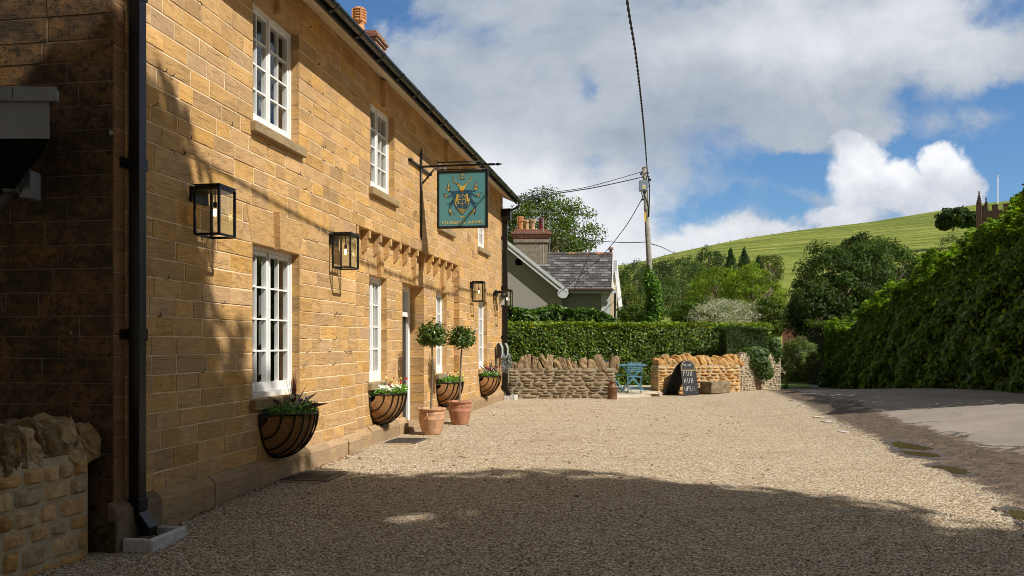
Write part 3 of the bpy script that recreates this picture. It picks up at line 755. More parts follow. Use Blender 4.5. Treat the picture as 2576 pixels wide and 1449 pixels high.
for a0_, a1_, o_ in ((-.075, RA0, 0), (RA0, DA0 + .02, RO + .04), (DA1 - .02, RA1, RO + .04), (RA1, LEN + .02, 0)):
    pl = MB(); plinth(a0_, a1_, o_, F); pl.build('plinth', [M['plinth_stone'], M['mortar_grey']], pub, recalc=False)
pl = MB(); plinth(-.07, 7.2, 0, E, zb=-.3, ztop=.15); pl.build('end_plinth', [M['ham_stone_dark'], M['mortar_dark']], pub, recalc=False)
# door step
st = MB(); st.cbox(DA0 - .12, DA1 + .1, RO - .45, RO + .17, -.1, .10, .015, 0, (1, 1, 1), F); st.build('door_step', M['plinth_stone'], pub)
# corbels
for k in range(13):
    a = RA0 + .085 + k * (RA1 - RA0 - .2) / 12 
    cb = MB(); w = .085; zt = RZ - .003
    prof = [(RO + .002, zt), (-.002, zt), (-.002, zt - .115), (-.03, zt - .12), (-.036, zt - .155), (-.048, zt - .24), (-.075, zt - .30), (-.10, zt - .335), (RO + .002, zt - .345)]
    n = len(prof); jx = random.uniform(-.012, .012)
    vs = [(a - w / 2 + jx, p, q) for p, q in prof] + [(a + w / 2 + jx, p, q) for p, q in prof]
    cb.mesh(vs, [tuple(range(n)), tuple(range(2 * n - 1, n - 1, -1))] + [(i, (i + 1) % n, n + (i + 1) % n, n + i) for i in range(n)], 0, bcol(.06), F)
    cb.build('corbel', M['ham_stone'], pub)

def window(a0, a1, z0, z1, o, rows=4, seed=0, inside=True):
    f = MB(); T = F; of, ob = o - .105, o - .185
    fw = .045
    f.box(a0, a0 + fw, ob, of, z0, z1, 0, T=T); f.box(a1 - fw, a1, ob, of, z0, z1, 0, T=T)
    f.box(a0 + fw, a1 - fw, ob, of, z1 - fw, z1, 0, T=T); f.box(a0 + fw, a1 - fw, ob, of + .02, z0, z0 + .06, 0, T=T)
    # inner step of the frame
    c = (a0 + a1) / 2; hh = .018
    for s0, s1, dz in ((a0 + fw, c, 0), (c, a1 - fw, 0)):
        sf, sb = of - .014, ob - .004; st_ = .042; b0 = z0 + .06; t0 = z1 - fw; bot = .11
        f.cbox(s0 + .002, s0 + st_, sb, sf, b0 + .003, t0 - .003, .004, 0, T=T); f.cbox(s1 - st_, s1 - .002, sb, sf, b0 + .003, t0 - .003, .004, 0, T=T)
        f.box(s0 + st_, s1 - st_, sb, sf - .002, t0 - .045, t0 - .004, 0, T=T); f.box(s0 + st_, s1 - st_, sb, sf - .002, b0 + .004, b0 + bot, 0, T=T)
        m = (s0 + s1) / 2; hz = (t0 - .045 - b0 - bot) / rows
        f.box(m - .009, m + .009, sb + .01, sf - .008, b0 + bot, t0 - .045, 0, T=T)
        for k in range(1, rows): f.box(s0 + st_, s1 - st_, sb + .008, sf - .010, b0 + bot + hz * k - .010, b0 + bot + hz * k + .010, 0, T=T)
    f.cbox(c - .022, c + .022, of - .02, of + .006, z0 + .062, z1 - fw, .005, 0, T=T)
    w = f.build('window', M['white_paint'], pub)
    g = MB(); og = of - .045
    g.face([(a0 + fw, og, z0 + .06), (a1 - fw, og, z0 + .06), (a1 - fw, og, z1 - fw), (a0 + fw, og, z1 - fw)], 0, T=T)
    g.build('pane', M['window_glass'], w, recalc=False)
    s = MB(); s.cbox(a0 - .07, a1 + .08, o - .16, o + .075, z0 - .125, z0 - .001, .012, 0, bcol(.05), T); s.build('sill', M['grey_sill_stone'], w)
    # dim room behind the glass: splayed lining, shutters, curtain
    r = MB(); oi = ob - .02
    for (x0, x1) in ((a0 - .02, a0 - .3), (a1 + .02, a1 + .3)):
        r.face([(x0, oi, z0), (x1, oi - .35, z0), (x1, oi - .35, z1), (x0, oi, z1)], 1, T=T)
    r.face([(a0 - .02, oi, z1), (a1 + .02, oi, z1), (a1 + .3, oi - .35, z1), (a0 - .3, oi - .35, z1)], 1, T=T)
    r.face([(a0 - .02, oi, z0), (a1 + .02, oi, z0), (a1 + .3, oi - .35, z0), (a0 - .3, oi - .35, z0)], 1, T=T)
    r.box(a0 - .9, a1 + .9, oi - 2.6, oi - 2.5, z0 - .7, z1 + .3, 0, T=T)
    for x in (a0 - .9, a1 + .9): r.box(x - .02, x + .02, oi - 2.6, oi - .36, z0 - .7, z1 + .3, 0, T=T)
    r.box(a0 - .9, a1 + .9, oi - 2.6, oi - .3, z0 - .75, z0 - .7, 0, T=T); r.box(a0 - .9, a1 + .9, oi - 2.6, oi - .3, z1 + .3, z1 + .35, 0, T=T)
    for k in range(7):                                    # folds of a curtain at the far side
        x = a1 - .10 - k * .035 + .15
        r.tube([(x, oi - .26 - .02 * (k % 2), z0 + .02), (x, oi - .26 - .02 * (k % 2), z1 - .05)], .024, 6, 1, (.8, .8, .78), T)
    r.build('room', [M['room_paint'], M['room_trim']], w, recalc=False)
    return w
wins = []
for a, b_ in UP: wins.append(window(a, b_, ZU0, ZU1, 0))
for a, b_, o_ in LO: wins.append(window(a, b_, ZL0, ZL1, o_))
# door
d = MB(); do = RO - .30; T = F
d.box(DA0 + .001, DA0 + .10, do - .12, do, .1, DZ, T=T); d.box(DA1 - .10, DA1 - .001, do - .12, do, .1, DZ, T=T)
d.box(DA0 + .1, DA1 - .1, do - .12, do, DZ - .09, DZ - .001, T=T); d.box(DA0 + .1, DA1 - .1, do - .11, do + .01, 2.16, 2.25, T=T)
d.box(DA0 + .02, DA0 + .05, do, do + .02, .1, DZ - .01, T=T); d.box(DA1 - .05, DA1 - .02, do, do + .02, .1, DZ - .01, T=T)
dr = d.build('door', M['white_paint'], pub)
d = MB(); d.box(DA0 + .102, DA1 - .102, do - .09, do - .045, .11, 2.158, T=T)
cm = (DA0 + DA1) / 2
for x0, x1 in ((DA0 + .2, cm - .05), (cm + .05, DA1 - .2)):
    for z0, z1 in ((.3, .85), (1.0, 1.5), (1.65, 2.05)):
        d.box(x0, x1, do - .045, do - .035, z0, z1, T=T)
d.build('door_leaf', M['black_plastic'], dr)
d = MB(); d.face([(DA0 + .1, do - .06, 2.25), (DA1 - .1, do - .06, 2.25), (DA1 - .1, do - .06, DZ - .09), (DA0 + .1, do - .06, DZ - .09)], T=F); d.box(DA0, DA1, do - .5, do - .45, 2.2, DZ, T=T, mi=1)
d.build('fanlight', [M['window_glass'], M['room_paint']], dr, recalc=False)
# roof, soffit, gutter
rf = MB()
def slope(o, z, dirn=1): return F
rows = 14
for k in range(rows):
    o0 = .45 - 4.05 * k / rows; o1 = .45 - 4.05 * (k + 1) / rows - .06; z0 = 5.87 + 2.55 * k / rows; z1 = 5.87 + 2.55 * (k + 1) / rows + .036
    x = -.1 - (k % 2) * .15
    while x < LEN + .1:
        c = random.uniform(.05, .11); rf.mesh([(x + .004, o0, z0 + .02), (x + .296, o0, z0 + .02), (x + .296, o1, z1), (x + .004, o1, z1), (x + .004, o0, z0 + .006), (x + .296, o0, z0 + .006)], [(0, 1, 2, 3), (4, 5, 1, 0)], 0, (c, c * 1.03, c * 1.1), F); x += .3
rf.face([(-.1, .43, 5.86), (LEN + .1, .43, 5.86), (LEN + .1, -3.6, 8.46), (-.1, -3.6, 8.46)], 0, (.05, .05, .05), F)
rf.face([(-.1, -7.55, 6.08), (LEN + .1, -7.55, 6.08), (LEN + .1, -3.6, 8.5), (-.1, -3.6, 8.5)], 0, (.07, .07, .075), F)
roof = rf.build('roof', M['slate'], pub, recalc=False)
so = MB()
n = int(LEN / .06)
V = []
for k in range(n + 1):
    a = LEN * k / n; sc = abs(math.sin(a * math.pi / .52)) ** .6
    V += [(a, -.01, 6.0), (a, .08, 5.965), (a, .20, 5.925 - .012 * sc), (a, .31, 5.885 - .055 * sc), (a, .40, 5.86)]
so.mesh(V, [(k * 5 + i, k * 5 + i + 1, k * 5 + 6 + i, k * 5 + 5 + i) for k in range(n) for i in range(4)], 0, T=F, sm=True)
so.box(-.02, LEN + .02, .395, .42, 5.74, 5.865, 1, T=F)
so.prism([(0, 5.95), (.42, 5.76), (.42, 5.9), (0, 6.2)], LEN, LEN + .03, lambda p, q, h: F(h, p, q), 0)
so.build('soffit', [M['soffit_plaster'], M['black_plastic']], pub, recalc=False)
GO = .49; gu = MB(); gr = .066
prof = [(GO + gr * math.cos(t), 5.85 + gr * math.sin(t)) for t in [math.pi + math.pi * i / 8 for i in range(9)]]
prof = [(GO + gr * math.cos(math.pi + math.pi * i / 8), 5.85 + gr * math.sin(math.pi + math.pi * i / 8)) for i in range(9)]
inn = [(GO + (gr - .006) * math.cos(math.pi - math.pi * i / 8 + math.pi), 5.85 + (gr - .006) * math.sin(-math.pi * i / 8)) for i in range(9)]
ring = prof + [(GO + (gr - .006) * math.cos(-math.pi * i / 8), 5.85 + (gr - .006) * math.sin(-math.pi * i / 8)) for i in range(9)]
def extr(mb, ring, a0, a1, mi=0, T=F, sm=False):
    n = len(ring); vs = [(a0, p, q) for p, q in ring] + [(a1, p, q) for p, q in ring]
    mb.mesh(vs, [tuple(range(n)), tuple(range(2 * n - 1, n - 1, -1))] + [(i, (i + 1) % n, n + (i + 1) % n, n + i) for i in range(n)], mi, (1, 1, 1), T, sm)
extr(gu, ring, -.05, LEN + .12)
ring2 = [(GO + .073 * math.cos(math.pi + math.pi * i / 8), 5.85 + .073 * math.sin(math.pi + math.pi * i / 8)) for i in range(9)] + [(GO + .066 * math.cos(-math.pi * i / 8), 5.85 + .066 * math.sin(-math.pi * i / 8)) for i in range(9)]
gut = gu.build('gutter', M['green_black_gutter'], pub)
x = .9
while x < LEN:
    gb = MB(); extr(gb, ring2, x - .03, x + .03); gb.box(x - .035, x + .035, .42, .47, 5.76, 5.82, T=F); gb.build('gutter_bracket', M['black_plastic'], gut); x += .93

def downpipe(a0, a1, o0, o1, ztop, zkick, zbot, shift, T=F):
    dp = MB(); 
    dp.cbox(a0, a1, o0, o1, zkick, ztop, .008, T=T)
    # kick outwards over the plinth
    n = 4; sq = lambda a, oo, z: [(a, oo, z), (a + (a1 - a0), oo, z), (a + (a1 - a0), oo + (o1 - o0), z), (a, oo + (o1 - o0), z)]
    R1 = sq(a0, o0, zkick); R2 = sq(a0 + .02, o0 + shift, zkick - .13); R3 = sq(a0 + .02, o0 + shift, zbot)
    dp.mesh(R1 + R2 + R3, [(k + 4 * j, (k + 1) % 4 + 4 * j, (k + 1) % 4 + 4 * j + 4, k + 4 * j + 4) for j in (0, 1) for k in range(4)] + [(8, 9, 10, 11)], T=T)
    o = dp.build('downpipe', M['black_iron'], pub)
    zs = [zkick + .06]
    while zs[-1] + 1.45 < ztop: zs.append(zs[-1] + 1.45)
    for z in zs:
        b = MB(); b.cbox(a0 - .008, a1 + .008, o0 - .005, o1 + .008, z - .05, z + .05, .004, T=T); b.box(a0 - .075, a1 + .07, o0 - .028, o0 - .005, z - .042, z + .042, T=T)
        for s in (-.055, a1 - a0 + .05): b.box(a0 + s - .008, a0 + s + .008, o0 - .008, o0 + .002, z - .01, z + .01, T=T)
        b.build('pipe_collar', M['black_iron'], o)
    return o
dp1 = downpipe(.155, .27, .03, .13, 5.78, .18, -.02, .085)
dp2 = downpipe(LEN - .19, LEN - .06, .03, .16, 5.23, .32, .05, .085)
hp = MB()
hp.prism([(LEN - .30, 5.52), (LEN + .03, 5.52), (LEN + .03, 5.35), (LEN - .04, 5.22), (LEN - .21, 5.22), (LEN - .30, 5.35)], .02, .27, lambda p, q, h: F(p, h, q))
hp.box(LEN - .32, LEN + .05, .005, .29, 5.515, 5.57, T=F)
hp.tube([(LEN + .04, .49, 5.80), (LEN + .03, .46, 5.66), (LEN - .10, .16, 5.50), (LEN - .13, .15, 5.4)], .036, 8, T=F)
hp.build('hopper', M['black_iron'], dp2)
# chimney of the pub
ch = MB(); CT = lambda a, o, z: F(a, o, z)
ch.box(17.2, 18.1, -4.0, -3.52, 7.6, 10.42, T=F); ch.box(17.16, 18.14, -4.04, -3.48, 10.42, 10.50, T=F); ch.box(17.12, 18.18, -4.08, -3.44, 10.50, 10.58, T=F); ch.box(17.17, 18.13, -4.03, -3.49, 10.58, 10.68, T=F)
cho = ch.build('chimney', M['brick'], pub)
def chimney_pot(c, r, h, m, parent, style='louvre'):
    mb = MB()
    prof = [(r * 1.05, 0), (r * .92, h * .45), (r * 1.0, h * .5), (r * .9, h * .53), (r * .9, h * .58)]
    if style == 'louvre':
        prof += [(r * 1.05, h * .62), (r * 1.12, h * .64)]
        k = .66
        while k < .93: prof += [(r * 1.15, h * k), (r * 1.15, h * (k + .03)), (r * .85, h * (k + .035)), (r * .85, h * (k + .06))]; k += .065
        prof += [(r * 1.15, h * .94), (r * .95, h * .98), (r * .2, h)]
    elif style == 'crown':
        prof += [(r * .95, h * .8), (r * 1.2, h * .84), (r * 1.2, h * .88), (r * 1.0, h * .9), (r * 1.25, h), (r * .9, h * .92), (r * .8, h * .8)]
    else:
        for k in (.6, .7, .8): prof += [(r * .85, h * k), (r * 1.15, h * (k + .03)), (r * 1.15, h * (k + .05)), (r * .85, h * (k + .08))]
        prof += [(r * .6, h * .9), (r * 1.3, h * .93), (r * .8, h)]
    mb.lathe(prof, c, 20); 
    if style == 'crown':
        for j in range(8):
            a = 2 * math.pi * j / 8; q = (c[0] + r * 1.2 * math.cos(a), c[1] + r * 1.2 * math.sin(a), c[2] + h)
            mb.box(q[0] - .02, q[0] + .02, q[1] - .02, q[1] + .02, q[2] - .06, q[2] + .05)
    if style == 'louvre':
        for j in range(4):
            a = 2 * math.pi * j / 4 + .5; q = (c[0] + r * 1.12 * math.cos(a), c[1] + r * 1.12 * math.sin(a))
            mb.box(q[0] - .03, q[0] + .03, q[1] - .03, q[1] + .03, c[2] + h * .63, c[2] + h * .95)
    return mb.build('chimney_pot', m, parent)
chimney_pot(F(15.9, -3.55, 9.72), .155, 1.1, M['pot_clay'], cho)
c2 = MB(); c2.box(15.5, 16.3, -4.0, -3.1, 7.6, 9.7, T=F); c2.build('chimney_stack', M['brick'], cho)

# ------------------------------------------------------------------ things fixed to or standing by the pub
def glyph(txt, size, m, parent, T, align='CENTER', thick=.0015, name='lettering', bold=0.0, spacing=1.0):
    cu = bpy.data.curves.new(name, 'FONT'); cu.body = txt; cu.size = size; cu.align_x = align; cu.extrude = thick; cu.offset = bold; cu.space_character = spacing
    tmp = bpy.data.objects.new(name, cu); COL.objects.link(tmp)
    dg = bpy.context.evaluated_depsgraph_get(); me = bpy.data.meshes.new_from_object(tmp.evaluated_get(dg))
    COL.objects.unlink(tmp); bpy.data.objects.remove(tmp)
    for v in me.vertices: v.co = T(*v.co)
    me.materials.clear(); me.materials.append(m)
    ca = me.color_attributes.new('Col', 'FLOAT_COLOR', 'CORNER'); ca.data.foreach_set('color', np.ones(len(me.loops) * 4, np.float32))
    o = bpy.data.objects.new(name, me); link(o); o.parent = parent; o.matrix_parent_inverse = Matrix.Translation(-parent_world(parent)); return o

def lantern(a0, label, o0=.06, L=.31, D=.25, z0=2.67, H=.46):
    t = empty('wall_lantern', F(a0, 0, z0), label, 'lantern', 'black box lanterns along the pub front')
    f = MB(); r = .011; A = (a0, a0 + L); O = (o0, o0 + D); Z = (z0, z0 + H)
    for a in A:
        for o in O: f.box(a - r, a + r, o - r, o + r, z0, z0 + H, T=F)
    for z in Z:
        for o in O: f.box(A[0] + r, A[1] - r, o - r, o + r, z - r, z + r, T=F)
        for a in A: f.box(a - r, a + r, O[0] + r, O[1] - r, z - r, z + r, T=F)
    f.box(A[0] - .012, A[1] + .012, O[0] - .012, O[1] + .012, Z[1] + r, Z[1] + r + .012, T=F)
    f.box(A[0], A[1], O[0], O[1], Z[1] - .03, Z[1] - .02, T=F)
    f.build('frame', M['black_iron'], t)
    b = MB(); b.box(a0 + .0, a0 + L, 0.001, .03, Z[1] - .14, Z[1] + .01, T=F); b.box(a0 + .05, a0 + L - .05, .03, o0 - r, Z[1] - .05, Z[1] - .01, T=F)
    b.build('back_plate', M['black_iron'], t)
    g = MB()
    g.face([(A[0], O[0], Z[0]), (A[0], O[1], Z[0]), (A[0], O[1], Z[1]), (A[0], O[0], Z[1])], T=F); g.face([(A[1], O[0], Z[0]), (A[1], O[1], Z[0]), (A[1], O[1], Z[1]), (A[1], O[0], Z[1])], T=F)
    g.face([(A[0], O[1], Z[0]), (A[1], O[1], Z[0]), (A[1], O[1], Z[1]), (A[0], O[1], Z[1])], T=F)
    g.build('glass', M['lantern_glass'], t, recalc=False)
    am, om = a0 + L / 2, o0 + D / 2
    h = MB(); h.tube([(am, om, Z[1] - .02), (am, om, Z[1] - .13)], .006, 6, T=F); h.lathe([(.0, .0), (.014, .0), (.02, -.012), (.018, -.05), (.012, -.055)], n=10, axis=lambda x, y, z: F(am + x, om + y, Z[1] - .13 + z))
    h.build('bulb_holder', M['black_iron'], t)
    u = MB(); u.lathe([(.012, -.05), (.022, -.075), (.028, -.10), (.024, -.13), (.008, -.15)], n=12, axis=lambda x, y, z: F(am + x, om + y, Z[1] - .13 + z))
    bo = u.build('bulb', M['lantern_glass'], t)
    u = MB()
    for k in range(6):
        an = k * math.pi / 3; u.tube([(am + .010 * math.cos(an), om + .010 * math.sin(an), Z[1] - .20), (am + .012 * math.cos(an), om + .012 * math.sin(an), Z[1] - .265)], .0045, 5, T=F)
    u.build('filament', M['lit_filament'], bo)
    return t
lantern(1.17, 'black glass box lantern nearest the downpipe, left of the first window')
lantern(4.75, 'black glass box lantern at the left end of the corbel row')
lantern(13.83, 'black glass box lantern right of the hanging sign')
lantern(17.05, 'black glass box lantern at the far corner, beside the camera dome', o0=.20)
# security camera
sc_ = empty('security_camera', F(16.85, .1, 3.0), 'black dome camera on an arm by the corner lantern', 'camera')
b = MB(); b.box(16.84, 16.88, .001, .03, 2.78, 3.08, T=F); b.box(16.845, 16.875, .03, .30, 3.03, 3.06, T=F); b.tube([(16.86, .02, 2.85), (16.86, .15, 3.04)], .012, 6, T=F); b.build('arm', M['black_iron'], sc_)
b = MB(); b.lathe([(.0, .06), (.07, .06), (.075, 0), (.062, -.05), (.03, -.075), (0, -.08)], n=16, axis=lambda x, y, z: F(16.86 + x, .28 + y, 2.97 + z)); b.build('dome', M['black_plastic'], sc_)
nt = empty('warning_sign', F(17.0, .05, 2.7), 'small white notice on the wall behind the corner lantern', 'sign')
b = MB(); b.box(16.93, 16.94, .14, .30, 2.72, 2.95, T=F); b.build('panel', M['fascia_white'], nt)
b = MB(); b.box(16.926, 16.93, .16, .28, 2.86, 2.91, T=F); b.build('notice_band', M['enamel_box'], nt)

# hanging sign --------------------------------------------------
SA = 9.36
sg = empty('hanging_sign', F(SA, 0, 3.7), 'teal pub sign with stag crest hanging from a black iron bracket', 'sign')
b = MB()
b.tube([(SA, .03, 3.72), (SA, .03, 5.22)], .022, 8, T=F); b.lathe([(.022, 0), (.03, .03), (.012, .06), (.018, .09), (0, .16)], n=8, axis=lambda x, y, z: F(SA + x, .03 + y, 5.22 + z))
b.lathe([(.022, 0), (.028, -.03), (.012, -.06), (.016, -.09), (0, -.14)], n=8, axis=lambda x, y, z: F(SA + x, .03 + y, 3.72 + z))
b.box(SA - .75, SA + .62, .012, .045, 4.965, 5.0, T=F)
for q in (SA - .75, SA + .62): b.tube([(q, .0, 4.98), (q, .07, 4.98)], .03, 8, T=F)
b.box(SA - .018, SA + .018, .05, 1.42, 4.985, 5.022, T=F); b.lathe([(.018, 0), (.026, .02), (.010, .05), (.030, .085), (.018, .13), (0, .20)], n=8, axis=lambda x, y, z: F(SA + x, 1.42 + z, 5.003 + y))
b.tube([(SA, .34, 5.075), (SA, 1.22, 5.065)], .014, 8, T=F); b.tube([(SA, .34 + .035 * math.cos(t), 5.075 + .035 * math.sin(t)) for t in [i * .5 for i in range(13)]], .005, 5, T=F)
b.tube([(SA, .03, 4.66), (SA, .31, 4.98)], .018, 6, T=F)
for q in (.45, 1.22): b.tube([(SA, q, 5.0), (SA, q, 4.90)], .009, 6, T=F); b.tube([(SA, q + .02, 5.07), (SA, q + .02, 5.0)], .008, 6, T=F)
b.tube([(SA - .02, .38, 4.925), (SA - .02, 1.32, 4.925)], .012, 6, T=F)
b.build('bracket', M['black_iron'], sg)
I0, I1, Z0, Z1 = .344, 1.33, 3.81, 4.905
b = MB(); w_ = .045
b.cbox(SA - .03, SA + .03, I0, I0 + w_, Z0, Z1, .006, T=F); b.cbox(SA - .03, SA + .03, I1 - w_, I1, Z0, Z1, .006, T=F)
b.cbox(SA - .03, SA + .03, I0 + w_, I1 - w_, Z0, Z0 + w_, .006, T=F); b.cbox(SA - .03, SA + .03, I0 + w_, I1 - w_, Z1 - w_, Z1, .006, T=F)
b.tube([(SA - .02, 1.25 + .018 * math.cos(t), Z0 - .02 + .018 * math.sin(t)) for t in [i * .55 for i in range(13)]], .004, 5, T=F)
b.build('frame', M['sign_black'], sg)
b = MB(); b.box(SA - .02, SA + .02, I0 + w_, I1 - w_, Z0 + w_, Z1 - w_, T=F); pn = b.build('panel', M['sign_teal'], sg)
PW, PH = I1 - I0 - 2 * w_, Z1 - Z0 - 2 * w_
def ST(px, py, h): return F(SA - .02 - h, I0 + w_ + (px - 220) / 810 * PW, Z0 + w_ + (1 - (py - 320) / 950) * PH)
def mir(pts_): return [(1244 - x, y) for x, y in pts_]
def stroke(mb, pts_, w, h0, h1, mi=0):
    ws = w if isinstance(w, (list, tuple)) else [w] * len(pts_)
    L_, R_ = [], []
    for k, p in enumerate(pts_):
        a = Vector(pts_[max(k - 1, 0)]); c = Vector(pts_[min(k + 1, len(pts_) - 1)]); t = (c - a).normalized(); n_ = Vector((-t.y, t.x)) * ws[k] / 2
        L_.append((p[0] + n_.x, p[1] + n_.y)); R_.append((p[0] - n_.x, p[1] - n_.y))
    for k in range(len(pts_) - 1): mb.prism([L_[k], L_[k + 1], R_[k + 1], R_[k]], h0, h1, ST, mi)
b = MB()
sh = [(455, 655), (622, 632), (782, 640), (780, 760), (765, 860), (725, 950), (680, 1010), (625, 1075), (575, 1030), (520, 970), (480, 890), (462, 780)]
b.prism([(622 + (x - 622) * 1.04, 840 + (y - 840) * 1.04) for x, y in sh], .0005, .0015, ST, 0); b.prism(sh, .0015, .0022, ST, 1)
for mm in (lambda q: q, mir):
    stroke(b, mm([(450, 690), (420, 735), (375, 752), (335, 730), (300, 690)]), [26, 28, 26, 20, 4], .001, .002)
    b.prism(mm([(275, 675), (330, 685), (352, 706), (392, 712), (368, 728), (350, 765), (325, 792), (318, 750), (300, 712)]), .001, .0025, ST, 0)
    stroke(b, mm([(450, 670), (425, 650), (405, 660), (385, 640)]), [26, 28, 26, 20], .001, .002)
    b.prism(mm([(380, 480), (400, 520), (398, 560), (425, 585), (415, 620), (395, 658), (365, 640), (328, 592), (358, 575), (360, 520)]), .001, .0025, ST, 0)
    stroke(b, mm([(462, 800), (430, 850), (395, 872), (348, 872)]), [26, 34, 28, 4], .001, .002)
    stroke(b, mm([(440, 850), (408, 900), (398, 960), (425, 1010), (455, 1040), (500, 1082)]), [26, 30, 28, 34, 36, 5], .001, .002)
    stroke(b, mm([(400, 960), (392, 1020), (412, 1050), (400, 1085)]), [26, 30, 28, 22], .001, .002)
    stroke(b, mm([(470, 780), (452, 850), (440, 930)]), [20, 26, 6], .001, .002)
    # antlers
    for pts_, w in (([(588, 572), (560, 530), (505, 500), (470, 450), (440, 375)], [18, 16, 14, 12, 5]), ([(505, 500), (478, 480), (455, 420)], [12, 10, 4]), ([(472, 455), (478, 410), (470, 375)], [10, 8, 3]),
                    ([(560, 530), (545, 510), (540, 480)], [12, 10, 3]), ([(575, 545), (572, 515), (565, 500)], [10, 8, 3])):
        stroke(b, mm(pts_), w, .0035, .0045)
        stroke(b, mm(pts_), [q * .4 for q in w], .0045, .0052, 2)
    stroke(b, mm([(592, 570), (560, 545), (536, 535)]), [28, 24, 4], .0035, .005, 2)
    for q in ([(380, 500), (378, 555), (380, 590)], [(345, 590), (372, 612), (385, 640)], [(412, 590), (395, 612), (385, 640)]): stroke(b, mm(q), [6, 20, 8], .0026, .0036, 2)
    for q in ([(300, 690), (330, 720), (350, 740)], [(375, 716), (350, 728), (335, 740)], [(328, 770), (335, 750), (340, 735)]): stroke(b, mm(q), [4, 14, 6], .0026, .0036, 2)
    for q in ([(392, 955), (410, 985), (440, 1000)], [(398, 1010), (425, 1025), (455, 1035)], [(395, 990), (402, 1005), (430, 1015)], [(430, 1050), (455, 1060), (480, 1072)]): stroke(b, mm(q), [6, 14, 5], .0026, .0036, 2)
    # crown half
    stroke(b, mm([(622, 425), (572, 430), (545, 382), (560, 362), (590, 370), (618, 425)]), 7, .002, .003, 0); stroke(b, mm([(622, 422), (575, 424), (552, 385), (563, 370), (588, 378)]), 4, .003, .0035, 2)
    stroke(b, mm([(622, 434), (572, 438)]), 8, .002, .003, 0)
    # rampant beast
    gold = [([(540, 712), (536, 740), (524, 780), (514, 830)], [16, 20, 22, 20]), ([(552, 722), (565, 728)], [18, 10]), ([(536, 752), (565, 762), (598, 718)], [16, 12, 10]), ([(530, 785), (562, 798), (605, 796)], [16, 12, 9]),
            ([(516, 828), (548, 822), (568, 838), (552, 868)], [18, 16, 11, 9]), ([(512, 838), (505, 870), (520, 900), (518, 928)], [14, 12, 9, 8]), ([(508, 850), (494, 825), (500, 800), (488, 780)], [8, 7, 6, 8])]
    for q, w in gold: stroke(b, mm(q), w, .003, .0042, 2)
    b.prism(mm([(540 + 17 * math.cos(t * .7), 716 + 17 * math.sin(t * .7)) for t in range(9)]), .003, .0045, ST, 2)
    for q in ((505, 670), (740, 670)): pass
b.prism([(540, 965), (585, 948), (625, 965), (675, 975), (722, 948), (690, 1000), (625, 1062), (570, 1020)], .0024, .003, ST, 3)
stroke(b, [(622, 650), (622, 1060)], 6, .003, .0035, 2); stroke(b, [(530, 872), (570, 865), (622, 870), (670, 862), (715, 868)], 5, .003, .0035, 2)
stroke(b, [(622, 335), (622, 425)], [14, 10], .0035, .0045, 2); stroke(b, [(604, 348), (640, 348)], 7, .0035, .0045, 2)
b.prism([(585, 572), (622, 556), (664, 568), (668, 600), (652, 632), (640, 658), (604, 658), (592, 630), (578, 600)], .004, .0055, ST, 2)
for q in ([(600, 595), (612, 604)], [(644, 590), (634, 600)], [(612, 632), (622, 640), (634, 630)], [(622, 575), (622, 592)]): stroke(b, q, 7, .0056, .006, 0)
stroke(b, [(585, 655), (622, 646), (660, 650)], 18, .0056, .0062, 4)
b.build('crest', [M['sign_navy'], M['sign_navy'], M['sign_gold'], M['sign_brown'], M['pot_maroon']], pn, recalc=False)
def LT(px, py, k):
    def f(x, y, z): 
        q = ST(px + x * 810 / PW * k, py - y * 950 / PH, .002 + z); return q
    return f
glyph('THE', .048, M['sign_letter'], pn, LT(622, 1124, 1.15), bold=.0006)
glyph("QUEEN'S ARMS", .078, M['sign_letter'], pn, LT(624, 1232, 1.42), bold=.0004, spacing=1.08)

# EV chargers --------------------------------------------------
def charger(a, o0, label):
    t = empty('wall_charger', F(a, 0, 1.25), label, 'charger', 'car chargers on the pub wall')
    b = MB(); prof = [(0, 1.24), (.0, 1.60), (.05, 1.66), (.10, 1.60), (.13, 1.48), (.12, 1.34), (.09, 1.25), (.04, 1.22)]
    extr(b, [(o0 + p, q) for p, q in prof], a - .09, a + .09); b.build('body', M['black_plastic'], t)
    b = MB(); r_ = [(o0 + .10, 1.63), (o0 + .15, 1.52), (o0 + .15, 1.34), (o0 + .12, 1.24), (o0 + .13, 1.24), (o0 + .165, 1.33), (o0 + .165, 1.53), (o0 + .11, 1.655)]
    extr(b, r_, a - .095, a + .095); b.build('cover', M['charger_white'], t)
    b = MB(); b.lathe([(0, 0), (.014, 0), (.014, .008), (0, .008)], n=8, axis=lambda x, y, z: F(a - .09 - z, o0 + .07 + x, 1.32 + y)); b.build('indicator_light', M['red_lamp'], t)
    b = MB()
    for k in range(4):
        w = .09 + .028 * k; dz = .27 + .03 * k
        b.tube([(a - .05 + .02 * k, o0 + .10 + w * math.cos(t_) * .9, 1.30 - dz * .45 + dz * math.sin(t_) * (.95 if math.sin(t_) < 0 else .75)) for t_ in [i * math.pi / 10 for i in range(21)]], .009, 6, T=F)
    b.tube([(a, o0 + .02, 1.3), (a - .02, o0 + .0, 1.05), (a - .02, o0 + .07, .93), (a + .01, o0 + .16, 1.05)], .009, 6, T=F)
    b.build('cable', M['rubber_cable'], t)
charger(17.15, .05, 'left wall charger with grey cable looped around it')
charger(17.72, .10, 'right wall charger with looped cable, touching the far downpipe')

